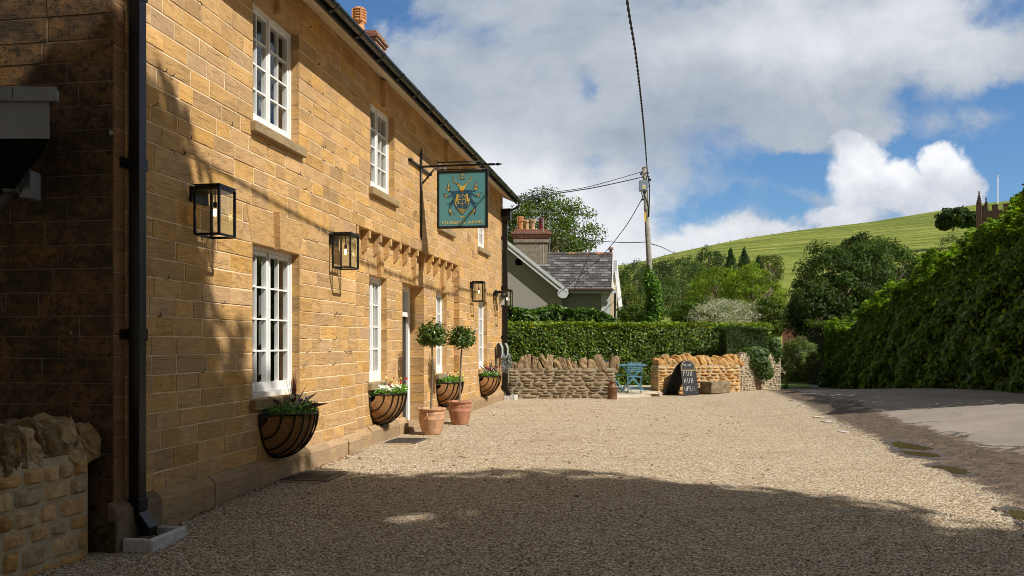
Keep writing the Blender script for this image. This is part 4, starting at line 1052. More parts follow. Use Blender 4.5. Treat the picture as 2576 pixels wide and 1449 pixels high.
# gully surrounds ----------------------------------------------
def gully(a0, a1, o0, o1, z0, h, label):
    t = MB(); w = .05
    t.cbox(a0, a1, o1 - w, o1, z0, z0 + h, .012, T=F); t.cbox(a0, a0 + w, o0, o1 - w, z0, z0 + h - .002, .012, T=F); t.cbox(a1 - w, a1, o0, o1 - w, z0, z0 + h - .002, .012, T=F)
    t.box(a0 + w, a1 - w, o0, o1 - w, z0, z0 + .04, 1, T=F)
    o = t.build('gully_surround', [M['pale_kerb_stone'], M['dark_void']]); tag(o, label, 'drain surround', 'stone surrounds under the downpipes')
gully(-.02, .52, .09, .36, -.14, .14, 'white stone gully surround under the near black downpipe')
gully(LEN - .35, LEN + .2, .09, .42, -.02, .15, 'pale stone gully surround under the far downpipe')
# drain grates
def grate(a0, a1, o0, o1, label):
    t = empty('drain_grate', F(a0, o0, 0), label, 'drain grate', 'iron grates set in the gravel')
    b = MB(); zb = gz(*F((a0 + a1) / 2, o0, 0)[:2]); z = zb + .018
    b.box(a0, a1, o0, o0 + .02, z - .03, z + .006, T=F); b.box(a0, a1, o1 - .02, o1, z - .03, z + .006, T=F); b.box(a0, a0 + .02, o0 + .02, o1 - .02, z - .03, z + .006, T=F); b.box(a1 - .02, a1, o0 + .02, o1 - .02, z - .03, z + .006, T=F)
    n = int((a1 - a0) / .045)
    for k in range(1, n): x = a0 + (a1 - a0) * k / n; b.box(x - .006, x + .006, o0 + .02, o1 - .02, z - .009, z + .003, T=F)
    b.build('grating', M['grate_iron'], t)
    b = MB(); b.face([(a0, o0, z - .012), (a1, o0, z - .012), (a1, o1, z - .012), (a0, o1, z - .012)], T=F); b.build('pit', M['dark_void'], t, recalc=False)
    b = MB(); b.cbox(a0 - .10, a0 - .002, o0 - .02, o1 - .05, z - .04, z - .006, .008, T=F, col=(.9, .9, .9)); b.cbox(a1 + .002, a1 + .11, o0 - .02, o1 + .06, z - .04, z - .004, .008, T=F, col=(.9, .9, .9)); b.build('stone_edging', M['plinth_stone'], t)
grate(3.0, 3.75, .09, .66, 'iron drain grate in the gravel below the nearest flower basket')
grate(6.9, 7.6, .10, .62, 'iron drain grate in the gravel below the second flower basket')

# ================================================================== LEAVES
def leaf_object(name, P_, Nrm, size, col, m, parent=None, aspect=.45, fold=.12, spread=.6, up=0.0, size_var=.3, pointed=True):
    """many small folded leaves as one mesh; P_ (n,3), Nrm (n,3) facing, col (n,3) multipliers"""
    n = len(P_); P_ = np.asarray(P_, np.float64); Nrm = np.asarray(Nrm, np.float64)
    nn = Nrm + rng.normal(0, spread, (n, 3)); nn[:, 2] += up; nn /= np.linalg.norm(nn, axis=1)[:, None] + 1e-9
    r = rng.normal(0, 1, (n, 3)); t = np.cross(nn, r); t /= np.linalg.norm(t, axis=1)[:, None] + 1e-9
    b = np.cross(nn, t); L = size * (1 + rng.uniform(-size_var, size_var, n)); W = L * aspect
    c = P_
    v = np.empty((n, 4, 3)); v[:, 0] = c - t * (L / 2)[:, None]; v[:, 2] = c + t * (L / 2)[:, None]
    mid = c - t * (L * .05)[:, None] + nn * (L * fold)[:, None]
    v[:, 1] = mid + b * (W / 2)[:, None]; v[:, 3] = mid - b * (W / 2)[:, None]
    me = bpy.data.meshes.new(name); me.vertices.add(4 * n); me.vertices.foreach_set('co', v.astype(np.float32).ravel())
    i = np.arange(n)[:, None] * 4
    f = np.concatenate([i + np.array([[0, 1, 2]]), i + np.array([[0, 2, 3]])], 1).astype(np.int32).ravel()
    me.loops.add(6 * n); me.loops.foreach_set('vertex_index', f); me.polygons.add(2 * n)
    me.polygons.foreach_set('loop_start', np.arange(0, 6 * n, 3, dtype=np.int32))
    me.update(calc_edges=True); me.validate()
    ca = me.color_attributes.new('Col', 'FLOAT_COLOR', 'POINT'); cc = np.ones((n, 4, 4), np.float32); cc[:, :, :3] = np.asarray(col)[:, None, :]
    ca.data.foreach_set('color', cc.ravel()); me.materials.append(m)
    o = bpy.data.objects.new(name, me); link(o)
    if parent is not None: o.parent = parent; o.matrix_parent_inverse = Matrix.Translation(-parent_world(parent))
    return o
def lcols(n, var=.28, yellow=.12, ycol=(2.2, 1.5, .8), warm=.12):
    v = np.clip(1 + rng.normal(0, var, n), .35, 2.2); w = rng.normal(0, warm, n)
    c = np.stack([v * (1 + w), v, v * (1 - w * .5)], 1); k = rng.random(n) < yellow; c[k] *= np.array(ycol); return np.clip(c, 0.05, 6)
def fib(n):
    i = np.arange(n) + .5; ph = np.arccos(1 - 2 * i / n); th = math.pi * (1 + 5 ** .5) * i
    return np.stack([np.cos(th) * np.sin(ph), np.sin(th) * np.sin(ph), np.cos(ph)], 1)
def crown_points(c, r, n, clumps=46, cr=.30, flat=0.0, seed=0, hollow=.55, droop=0):
    """leaf positions grouped in clumps over an uneven ellipsoid"""
    d = fib(clumps) + rng.normal(0, .12, (clumps, 3)); d /= np.linalg.norm(d, axis=1)[:, None]
    rad = rng.uniform(.62, 1.0, clumps) ** .7
    cc = d * rad[:, None]
    cs = cr * rng.uniform(.6, 1.35, clumps)
    w = cs ** 2; w /= w.sum(); k = rng.choice(clumps, n, p=w)
    dd = rng.normal(0, 1, (n, 3)); dd /= np.linalg.norm(dd, axis=1)[:, None]
    dd[:, 2] = np.where(rng.random(n) < .35, np.abs(dd[:, 2]), dd[:, 2])
    rr = rng.random(n) ** (1 / 2.2)
    q = cc[k] + dd * (rr * cs[k])[:, None]
    q[:, 2] += droop * q[:, 2] ** 2
    p = np.array(c) + q * np.array(r)
    nrm = dd * .8 + d[k] * .6
    return p, nrm, k, clumps
def tree(name, label, c, r, n, size, tint=(1, 1, 1), m='tree_leaf', group=None, trunk=True, clumps=46, cr=.30, base=None, cat='tree', var=.25, aspect=.55, cvar=.18, yellow=.06):
    c = Vector(c); r = (r, r, r) if isinstance(r, (int, float)) else r
    zb = gz(c.x, c.y) if base is None else base
    t = empty(name, (c.x, c.y, zb), label, cat, group)
    p, nr, k, cl = crown_points(c, r, n, clumps, cr)
    col = lcols(n, var, yellow) * np.array(tint) * (1 + rng.normal(0, cvar, cl))[k][:, None]
    leaf_object('crown', p, nr, size, np.clip(col, .05, 5), M[m], t, aspect=aspect)
    if trunk:
        tb = MB(); h = c.z - zb; tr = max(.06, .035 * h + .05 * r[0])
        tb.tube([(c.x, c.y, zb - .1), (c.x + .02 * h, c.y, zb + h * .4), (c.x - .01 * h, c.y, zb + h), (c.x, c.y, c.z + r[2] * .6)], [tr, tr * .75, tr * .5, tr * .15], 8)
        for _ in range(9):
            a = random.uniform(0, 6.28); el = random.uniform(.1, .9); z0 = zb + h * random.uniform(.45, .95)
            e = (c.x + math.cos(a) * r[0] * .7, c.y + math.sin(a) * r[1] * .7, c.z + r[2] * el * .6 - .1 * r[2])
            tb.tube([(c.x, c.y, z0), ((c.x + e[0]) / 2, (c.y + e[1]) / 2, (z0 + e[2]) / 2 + .05 * h), e], [tr * .4, tr * .25, tr * .08], 6)
        tb.build('trunk', M['bark'], t, recalc=False)
    return t
def hedge_pts(A, B, thick, z0f, z1f, n, top_share=.3, front=None, rough=.10, lean=0.):
    """leaf points on the front, top and ends of a long hedge from A to B (front line)"""
    A = np.array(A, float); B = np.array(B, float); d = B - A; Ln = np.linalg.norm(d); d /= Ln; nf = np.array([d[1], -d[0]])
    if front is not None and nf @ np.array(front) < 0: nf = -nf
    P_, N_ = [], []
    nt = int(n * top_share); ne = int(n * .05); nfr = n - nt - ne
    def bumpf(s, z): return rough * (np.sin(s * 1.5 + z * 1.3) * .35 + np.sin(s * 2.9 - z * 3.3 + 1) * .35 + np.sin(s * 6.1 + z * 5.7) * .22 + np.sin(s * 9.7 - z * 10.3) * .14)
    s = rng.random(nfr) * Ln; zz = rng.random(nfr)
    z0 = z0f(s / Ln); z1 = z1f(s / Ln); z = z0 + (z1 - z0) * zz; dep = rng.random(nfr) ** 2 * .22
    off = bumpf(s, z) - dep
    off -= .35 * np.clip(zz - .85, 0, 1) / .15 * thick * .15 + lean * np.clip(zz - .3, 0, 1)
    P_.append(np.stack([A[0] + d[0] * s + nf[0] * off, A[1] + d[1] * s + nf[1] * off, z], 1)); N_.append(np.tile([nf[0], nf[1], .25], (nfr, 1)))
    s = rng.random(nt) * Ln; w = rng.random(nt) * thick
    z = z1f(s / Ln) + bumpf(s, w * 3) * .8 - rng.random(nt) ** 2 * .15
    P_.append(np.stack([A[0] + d[0] * s - nf[0] * w, A[1] + d[1] * s - nf[1] * w, z], 1)); N_.append(np.tile([0, 0, 1.], (nt, 1)))
    s = np.where(rng.random(ne) < .5, 0, Ln) + rng.normal(0, .05, ne); w = rng.random(ne) * thick; zz = rng.random(ne); z = z0f(s / Ln) + (z1f(s / Ln) - z0f(s / Ln)) * zz
    sg_ = np.where(s > Ln / 2, 1, -1)
    P_.append(np.stack([A[0] + d[0] * s - nf[0] * w, A[1] + d[1] * s - nf[1] * w, z], 1)); N_.append(np.stack([d[0] * sg_, d[1] * sg_, np.full(ne, .2)], 1))
    return np.concatenate(P_), np.concatenate(N_), (A, B, d, nf, Ln)
def hedge_core(A, B, nf, thick, z0f, z1f, parent, inset=.2, name='stem_mass'):
    b = MB(); n = 24; V = []
    for k in range(n + 1):
        u = k / n; e_ = min(.4, inset / (np.linalg.norm(B - A) + 1e-6)); p = A + (B - A) * (e_ + (1 - 2 * e_) * u)
        for off, zz in ((-inset, z0f(u)), (-inset, z1f(u) - inset), (-thick + .05, z1f(u) - inset), (-thick + .05, z0f(u))):
            V.append((p[0] + nf[0] * off, p[1] + nf[1] * off, float(zz)))
    fs = [(k * 4 + i, k * 4 + (i + 1) % 4, k * 4 + 4 + (i + 1) % 4, k * 4 + 4 + i) for k in range(n) for i in range(4)] + [(0, 1, 2, 3), (n * 4, n * 4 + 1, n * 4 + 2, n * 4 + 3)]
    b.mesh(V, fs); b.build(name, M['twig_mass'], parent)

# ------------------------------------------------------------------ flower baskets
PURPLE = (.10, .02, .28)
def basket(ac, o_, label, kind):
    Rr, Ro, Dp, zt = .49, .46, .54, .80
    t = empty('wall_basket', F(ac, o_, zt), label, 'flower basket', 'black iron hay baskets under the ground floor windows')
    ir = MB()
    def pt(th, ph, k=1.0):     # th along the wall, ph from rim down
        return None
    ir.tube([(ac + Rr * math.cos(math.pi * i / 24), o_ + .012, zt - Dp * math.sin(math.pi * i / 24)) for i in range(25)], .012, 6, T=F)
    ir.tube([(ac + Rr * math.cos(math.pi * i / 24), o_ + .012 + Ro * math.sin(math.pi * i / 24), zt - .0) for i in range(25)], .012, 6, T=F)
    ir.tube([(ac - Rr, o_ + .012, zt), (ac + Rr, o_ + .012, zt)], .010, 6, T=F)
    for x in np.linspace(-.86, .86, 9):
        k = math.sqrt(1 - x * x)
        ir.tube([(ac + Rr * x, o_ + .012 + Ro * k * math.cos(q), zt - Dp * k * math.sin(q)) for q in [math.pi / 2 * i / 10 for i in range(11)]], .0105, 6, T=F)
    ir.build('iron_frame', M['black_iron'], t, recalc=False)
    ln = MB(); nu, nv = 22, 10; V = []
    for i in range(nu + 1):
        x = -math.cos(math.pi * i / nu) * .97
        k = math.sqrt(max(0, 1 - x * x))
        for j in range(nv + 1):
            q = math.pi / 2 * j / nv; w = .955 + .018 * math.sin(i * 3.1 + j * 2.3) + random.uniform(-.008, .008)
            V.append((ac + Rr * x, o_ + .008 + Ro * k * math.cos(q) * w, zt - .005 - Dp * k * math.sin(q) * w))
    ln.mesh(V, [(i * (nv + 1) + j, i * (nv + 1) + j + 1, (i + 1) * (nv + 1) + j + 1, (i + 1) * (nv + 1) + j) for i in range(nu) for j in range(nv)], T=F, sm=True)
    ln.build('coir_liner', M['coir'], t, recalc=False)
    so_ = MB(); so_.face([(ac + Rr * .9 * math.cos(math.pi * i / 16), o_ + .01 + Ro * .9 * math.sin(math.pi * i / 16), zt - .04) for i in range(17)], T=F); so_.build('compost', M['compost'], t, recalc=False)
    # planting
    def scatter(n, cx=(-.9, .9), h=(.0, .13), om=1.0):
        out = []
        while len(out) < n:
            x = random.uniform(*cx); k = math.sqrt(1 - x * x); o2 = random.uniform(.1, 1.03) * Ro * k * om
            out.append(F(ac + Rr * x, o_ + o2, zt + random.uniform(*h) * (1.1 - .5 * abs(x))))
        return np.array(out)
    p = scatter(1100, h=(-.06, .13)); leaf_object('foliage', p, np.tile([.4, -.3, .8], (len(p), 1)), .042, lcols(len(p), .35, .15, (1.5, 1.3, .7)) * np.array([1.5, 1.9, 1.0]), M['bay_leaf'], t, aspect=.6)
    def flowers(n, colr, cx=(-.9, .9), size=.032, h=(.08, .20), name='flowers'):
        q = scatter(n, cx, h); P2 = np.repeat(q, 6, 0) + rng.normal(0, size * .35, (n * 6, 3))
        col = np.repeat(np.array([random.choice(colr) for _ in range(n)]), 6, 0)
        leaf_object(name, P2, np.tile([.6, -.6, .5], (len(P2), 1)), size, col, M['petal'], t, aspect=.9, spread=.4)
    def spikes(cx, n, h, colr, name='spiky_plant', thin=.009, fan=.5):
        mb = MB(); c0 = Vector(F(ac + Rr * cx, o_ + Ro * .45, zt - .02))
        for k in range(n):
            a = random.uniform(0, 6.28); el = random.uniform(.0, fan) if k > 3 else .08; L = h * random.uniform(.8, 1.05) 
            d_ = Vector((math.cos(a) * math.sin(el), math.sin(a) * math.sin(el), math.cos(el))); s_ = Vector((-math.sin(a), math.cos(a), 0))
            tip = c0 + d_ * L + Vector((0, 0, -L * el * .25)); mid = c0 + d_ * L * .5
            mb.face([c0 - s_ * thin * .6, c0 + s_ * thin * .6, mid + s_ * thin, tip, mid - s_ * thin], 0, (colr[0] * random.uniform(.7, 1.4), colr[1], colr[2]))
        mb.build(name, M['petal'], t, recalc=False)
    if kind == 0:
        spikes(.0, 9, .50, (.17, .05, .04), thin=.015, fan=.22); spikes(-.1, 16, .5, (.10, .05, .035), 'drooping_blades', .004, 1.45)
        flowers(6, [PURPLE], (.75, .95), .035); flowers(14, [(.5, .52, .5)], (-.25, .05), .03, name='silver_leaves')
    elif kind == 1:
        flowers(26, [(.85, .85, .85)], (-.75, -.2), .042, (.06, .17)); flowers(34, [(.62, .50, .16), (.42, .05, .03), (.5, .12, .05), (.6, .55, .3)], (-.2, .95), .034, (.10, .26), 'striped_flowers')
    elif kind == 2:
        flowers(30, [(.6, .55, .16), (.65, .62, .35)], (-.3, .9), .034, (.10, .22)); flowers(12, [(.5, .08, .05), (.7, .3, .2)], (-.2, .8), .035, (.1, .24), 'red_flowers')
    else:
        spikes(-.1, 26, .52, (.14, .03, .045), thin=.012, fan=.75); flowers(40, [(.60, .10, .08), (.62, .2, .15)], (-.1, .7), .033, (.05, .22)); flowers(14, [PURPLE], (.3, .95), .045, (.0, .13), 'violet_flowers')
        flowers(18, [(.5, .52, .5)], (-.5, .1), .035, (.05, .2), 'silver_leaves')
    return t
basket(3.12, 0, 'nearest iron hay basket with a purple spiky plant, over the drain grate', 0)
basket(7.27, RO, 'iron hay basket with white and red striped flowers, left of the door', 1)
basket(11.56, RO, 'iron hay basket with yellow flowers, half behind the bay trees', 2)
basket(15.4, 0, 'farthest iron hay basket with coral and violet flowers', 3)

# ------------------------------------------------------------------ bay trees in pots
def bay(x, y, rr, h, m, label, crown, cr_, lean, loop):
    z0 = gz(x, y); t = empty('potted_bay_tree', (x, y, z0), label, 'potted tree', 'lollipop bay trees by the door')
    b = MB(); prof = [(.0, 0), (rr * .62, 0), (rr * .66, .02), (rr * .80, h * .30), (rr * .91, h * .58), (rr * .925, h * .60), (rr * .90, h * .62), (rr * .905, h * .78), (rr * .93, h * .80), (rr * .89, h * .82), (rr * .90, h * .9), (rr * 1.02, h * .955), (rr * 1.03, h * .985), (rr * .98, h), (rr * .88, h * .985), (rr * .85, h * .9), (rr * .0, h * .9)]
    prof = [(r_, z) for r_, z in prof]
    b.lathe(prof, (x, y, z0), 40)
    if loop: b.tube([(x - rr * .25, y - rr * .95, z0 + h * .84), (x - rr * .22, y - rr * 1.08, z0 + h * .80), (x - rr * .18, y - rr * 1.08, z0 + h * .70), (x - rr * .2, y - rr * .88, z0 + h * .64)], .012, 6)
    b.build('pot', m, t, recalc=False)
    b = MB(); b.lathe([(0, 0), (rr * .5, .006), (rr * .85, 0)], (x, y, z0 + h * .93), 24); b.build('gravel_mulch', M['gravel'], t, recalc=False)
    cx, cy, cz = crown
    b = MB(); b.tube([(x - .01, y, z0 + h * .85), (x - .005 + lean * .1, y, z0 + h + .25), (x + lean * .55, y, (z0 + h + cz) / 2 + .1), (cx, cy, cz - cr_[2] * .6), (cx, cy, cz)], [.022, .019, .018, .017, .012], 8); b.build('stem', M['bark'], t, recalc=False)
    d = fib(150) + rng.normal(0, .1, (150, 3)); d /= np.linalg.norm(d, axis=1)[:, None]; k = rng.integers(0, 150, 1500)
    rad = (rng.random(1500) ** .35) * (1 + rng.normal(0, .12, 150))[k]
    q = d[k] * rad[:, None] + rng.normal(0, .07, (1500, 3)); q[:, 2] = np.where(q[:, 2] < -.55, q[:, 2] * .75, q[:, 2])
    p = np.array([cx, cy, cz]) + q * np.array(cr_); nr = d[k] + rng.normal(0, .3, (1500, 3)); nr[:, 2] += .3
    leaf_object('crown', p, nr, .072, lcols(1500, .3, .1, (1.5, 1.3, .8)), M['bay_leaf'], t, aspect=.42, spread=.45)
bx, by = (1086 - 1288) / FP * 15.32, 15.32
bay(bx, by, .255, .475, M['terracotta_pale'], 'bay tree in the paler pot, nearer of the pair by the door', tuple(P(1087, 845, 15.32)), (.27, .27, .25), .03, True)
b2x, b2y = (1157 - 1288) / FP * 17.3, 17.3
bay(b2x, b2y, .25, .47, M['terracotta_red'], 'bay tree in the redder pot, farther from the camera', tuple(P(1162, 850, 17.3)), (.265, .265, .25), .03, False)

# ================================================================== RUBBLE WALLS
def rubble(mb, T, L, zb, zt, hs=(.09, .16), ws=(.16, .42), bulge=.03, joint=.02, mi=0, mm=1, res=4, zbf=None, sq=False):
    """T(s,o,z)"""
    z = zb
    mb.face([(0, -.002, zb - .1), (L, -.002, zb - .1), (L, -.002, zt), (0, -.002, zt)], mm, T=T)
    while z < zt - .03:
        h = random.uniform(*hs); h = zt - z if zt - z - h < hs[0] * .7 else h
        x = 0
        while x < L - 1e-3:
            w = random.uniform(*ws); w = L - x if L - x - w < ws[0] * .7 else w
            parts_ = [(z, z + h)] if (h < hs[0] * 1.5 or random.random() < .65) else [(z, z + h * .5), (z + h * .5, z + h)]
            for q0, q1 in parts_:
                g = joint * random.uniform(.3, .7); c = random.random(); col = (c, random.random(), random.random()); bl = bulge * random.uniform(.5, 1.3)
                pw = random.uniform(5, 10) if sq else random.uniform(3.2, 8); V = []; tl = random.uniform(-.25, .25) * bl
                jg = 1.6 if sq else 1.4; dx = [random.uniform(-.5, .5) * g * jg for _ in range(4)]; dz = [random.uniform(-.5, .5) * g * jg for _ in range(4)]
                for i in range(res + 1):
                    for j in range(res + 1):
                        u, v = -1 + 2 * i / res, -1 + 2 * j / res
                        rr_ = (abs(u) ** pw + abs(v) ** pw) ** (1 / pw) or 1; k = max(abs(u), abs(v)) / rr_ if rr_ > 0 else 1
                        uu, vv = u * k, v * k
                        m_ = max(abs(u), abs(v))
                        bi = (1 - u) * (1 - v) / 4, (1 + u) * (1 - v) / 4, (1 + u) * (1 + v) / 4, (1 - u) * (1 + v) / 4
                        ex = sum(a_ * b_ for a_, b_ in zip(bi, dx)); ez = sum(a_ * b_ for a_, b_ in zip(bi, dz))
                        o = bl * (1 - m_ ** (6 if sq else 4)) + (-.004 if m_ > .99 else .3 * bl) + random.uniform(-.12, .12) * bl * (m_ < .99) + tl * u * (m_ < .99)
                        V.append((x + w / 2 + (w / 2 - g) * uu + ex, o, (q0 + q1) / 2 + ((q1 - q0) / 2 - g) * vv + ez))
                mb.mesh(V, [(i * (res + 1) + j, (i + 1) * (res + 1) + j, (i + 1) * (res + 1) + j + 1, i * (res + 1) + j + 1) for i in range(res) for j in range(res)], mi, col, T, sm=False)
            x += w
        z += h
ICO = bmesh.new(); bmesh.ops.create_icosphere(ICO, subdivisions=2, radius=1); IV = [v.co.copy() for v in ICO.verts]; IF = [tuple(v.index for v in f.verts) for f in ICO.faces]; ICO.free()
ICO = bmesh.new(); bmesh.ops.create_icosphere(ICO, subdivisions=4, radius=1); IV3 = [v.co.copy() for v in ICO.verts]; IF3 = [tuple(v.index for v in f.verts) for f in ICO.faces]; ICO.free()
from mathutils import noise as mn
def cubegrid(cuts):
    b = bmesh.new(); bmesh.ops.create_cube(b, size=2); bmesh.ops.subdivide_edges(b, edges=b.edges[:], cuts=cuts, use_grid_fill=True)
    r_ = ([v.co.copy() for v in b.verts], [tuple(v.index for v in f.verts) for f in b.faces]); b.free(); return r_
CG1, CG2 = cubegrid(3), cubegrid(9)
def slab(mb, c, sz, rot, mi=0, rough=.2, rnd=.22, fine=False, sm=False):
    off = Vector((random.uniform(0, 99), random.uniform(0, 99), random.uniform(0, 99))); E_ = Matrix.Rotation(rot[2], 3, 'Z') @ Matrix.Rotation(rot[1], 3, 'Y') @ Matrix.Rotation(rot[0], 3, 'X'); V = []
    tx = [random.uniform(.55, 1.0), random.uniform(-.35, .35), random.uniform(-.3, .3)]
    VV, FF = CG2 if fine else CG1
    for v in VV:
        q = v.lerp(v.normalized() * 1.15, rnd)
        k = 1 - (1 - tx[0]) * (q.z + 1) / 2; q = Vector((q.x * k + tx[1] * q.z * .4, q.y * (1 - .2 * (q.z + 1) / 2), q.z * (1 + tx[2] * q.x * .5)))
        n_ = mn.noise_vector(q * 1.1 + off) * rough + mn.noise_vector(q * 2.7 + off) * rough * .55
        if fine: n_ += mn.noise_vector(q * 6 + off) * rough * .28
        q = E_ @ Vector(((q.x + n_.x) * sz[0], (q.y + n_.y) * sz[1], (q.z + n_.z) * sz[2])) + Vector(c); V.append(tuple(q))
    mb.mesh(V, FF, mi, (random.random(),) * 3, None, sm)
def rock(mb, c, sz, rot=(0, 0, 0), mi=0, col=None, rough=.22, T=None, boxy=.6, sm=True, hi=False):
    off = Vector((random.uniform(0, 99), random.uniform(0, 99), random.uniform(0, 99))); E_ = Matrix.Rotation(rot[2], 3, 'Z') @ Matrix.Rotation(rot[1], 3, 'Y') @ Matrix.Rotation(rot[0], 3, 'X'); V = []
    for v in (IV3 if hi else IV):
        m_ = max(abs(v.x), abs(v.y), abs(v.z)); q = v.lerp(v / m_ * .82, boxy); q = q * (1 + rough * mn.noise(q * 1.6 + off) + rough * .5 * mn.noise(q * 4 + off))
        if hi: q = q * (1 + .05 * mn.noise(q * 5 + off) + .03 * mn.noise(q * 12 + off))
        q = E_ @ Vector((q.x * sz[0], q.y * sz[1], q.z * sz[2])) + Vector(c); V.append(tuple(q))
    mb.mesh(V, IF3 if hi else IF, mi, col or (random.random(),) * 3, T, sm)
def low_wall(name, label, p0, p1, th, zb, zt, mats, cop, cope_col=None, hs=(.06, .13), ws=(.12, .36), cz=(.24, .34), seed=1, lean=(-.3, .3), ends=True, group=None, capw=(.09, .17), bx=.25, rg=.30, both=False, jt=.018, sq=False):
    random.seed(seed); p0 = Vector((*p0, 0)); p1 = Vector((*p1, 0)); d = (p1 - p0); L = d.length; d.normalize(); nf = Vector((d.y, -d.x, 0))
    t = empty(name, (p0.x, p0.y, zb), label, 'wall', group)
    TF = lambda s, o, z: tuple(p0 + d * s + nf * o + Vector((0, 0, z)))
    mb = MB(); rubble(mb, TF, L, zb, zt, hs, ws, joint=jt, bulge=.022 if sq else .03, sq=sq, res=6 if sq else 4)
    if ends:
        for q, dd in ((p0, -1), (p1, 1)):
            TE = (lambda q, dd: (lambda s, o, z: tuple(q - nf * s + d * (dd * o) + Vector((0, 0, z)))))(q, dd)
            rubble(mb, TE, th, zb, zt, hs, (.12, .26))
    if both:
        TB = lambda s, o, z: tuple(p0 + d * s - nf * (th + o) + Vector((0, 0, z))); rubble(mb, TB, L, zb, zt, hs, ws, res=3)
    mb.box(.03, L - .03, -th + .03, -.005, zb, zt - .01, 1, T=TF)
    mb.build('stonework', mats, t, recalc=False)
    cp = MB(); x = .05
    cp.box(.0, L, -th + .01, -.01, zt - .04, zt + .05, 1, T=TF)
    while x < L - .02:
        w = random.uniform(*capw); h = random.uniform(*cz)
        if random.random() < .25: h *= .7
        cp_c = TF(x + w / 2, -th / 2 + random.uniform(-.02, .02), zt + h * .42)
        ang = math.atan2(d.y, d.x)
        slab(cp, cp_c, (w * .50, th * .52, h * .56), (random.uniform(-.12, .12), random.uniform(*lean), ang + random.uniform(-.2, .2)), 0, rough=rg, rnd=bx, fine=sq)
        x += w * (random.uniform(.8, .98) if not sq else random.uniform(1.0, 1.15))
    cp.build('coping', [cop, mats[1]], t, recalc=False)
    return t
low_wall('stone_wall', 'long low grey lichened rubble wall between the pub corner and the patio', (-.12, 25.55), (3.10, 25.75), .34, 0, .86, [M['old_rubble'], M['mortar_grey']], M['lichen_stone'], seed=5, hs=(.07, .17), ws=(.14, .50), capw=(.16, .30), cz=(.32, .48), rg=.2, bx=.3, lean=(-.45, .35))
low_wall('stone_wall', 'golden rubble wall with upright coping behind the chalkboard', (4.66, 27.2), (7.52, 28.2), .5, 0, .90, [M['golden_rubble'], M['mortar_buff']], M['golden_coping'], seed=9, lean=(-.65, -.3), capw=(.19, .27), bx=.30, rg=.15, cz=(.34, .42), hs=(.08, .15), ws=(.14, .40))
low_wall('stone_wall', 'old pale rubble wall draped with ivy at the lane corner', (7.62, 28.55), (9.42, 30.0), .4, 0, 1.15, [M['pale_rubble'], M['mortar_buff']], M['pale_rubble'], seed=12, hs=(.04, .09), ws=(.1, .28), cz=(.12, .2))
nw = low_wall('stone_wall', 'near stone wall at the left edge with rough mortared coping stones', (-3.80, 5.45), (-3.46, 6.98), .42, -.2, .68, [M['near_rubble'], M['mortar_buff']], M['near_coping'], seed=21, hs=(.12, .19), ws=(.15, .32), cz=(.30, .42), lean=(-.5, .2), ends=True, capw=(.17, .25), bx=.25, rg=.22, jt=.026, sq=True)
random.seed(77)

# ------------------------------------------------------------------ grey flat roof edge of the neighbour
ne = empty('flat_roof_extension', (-4.4, 6.6, 3.2), 'grey flat roof box with lead edge at the upper left', 'extension')
def plan(mb, xr, y0, y1, z0, z1, mi=0): mb.prism([(-6.5, y0), (xr, y0), (xr - .62 * (y1 - y0), y1), (-6.5, y1)], z0, z1, lambda p, q, h: (p, q, h), mi)
b = MB(); plan(b, -3.47, 6.42, 6.95, 3.15, 3.50)
b.mesh([(-6.5, 6.43, 3.148), (-3.48, 6.43, 3.148), (-3.79, 6.9, 3.148), (-6.5, 6.9, 3.148), (-6.5, 6.45, 2.80), (-3.74, 6.45, 2.80), (-3.98, 6.8, 2.80), (-6.5, 6.8, 2.8)], [(0, 1, 2, 3), (4, 5, 6, 7), (0, 1, 5, 4), (1, 2, 6, 5), (2, 3, 7, 6), (3, 0, 4, 7)], 1)
b.build('fascia_box', [M['grey_sheet'], M['dark_void']], ne)
b = MB(); plan(b, -3.39, 6.37, 7.0, 3.50, 3.525); b.box(-6.5, -3.39, 6.37, 6.40, 3.42, 3.50); b.box(-4.1, -3.72, 6.362, 6.37, 3.425, 3.52)
b.mesh([(-6.5, 6.40, 3.53), (-3.40, 6.40, 3.53), (-3.52, 6.62, 3.57), (-6.5, 6.9, 3.62)], [(0, 1, 2, 3)]); b.build('lead_edge', M['lead_sheet'], ne)
b = MB(); b.tube([(-3.80, 6.62, 3.02), (-3.80, 6.62, 2.86), (-3.84, 6.60, 2.80), (-3.98, 6.55, 2.62), (-4.02, 6.54, 2.5), (-4.02, 6.54, 0)], .05, 12)
b.tube([(-3.80, 6.62, 2.98), (-3.80, 6.62, 2.89)], .062, 12); b.tube([(-3.83, 6.61, 2.83), (-3.88, 6.59, 2.76)], .062, 12); b.build('drain_pipe', M['black_plastic'], ne)
b = MB(); b.box(-3.80, -3.72, 6.6, 6.75, 2.74, 2.95)
for k in range(3): b.box(-3.84 + k * .022, -3.835 + k * .022, 6.58, 6.75, 2.76, 2.92)
b.build('vent_cowl', M['grey_sheet'], ne)

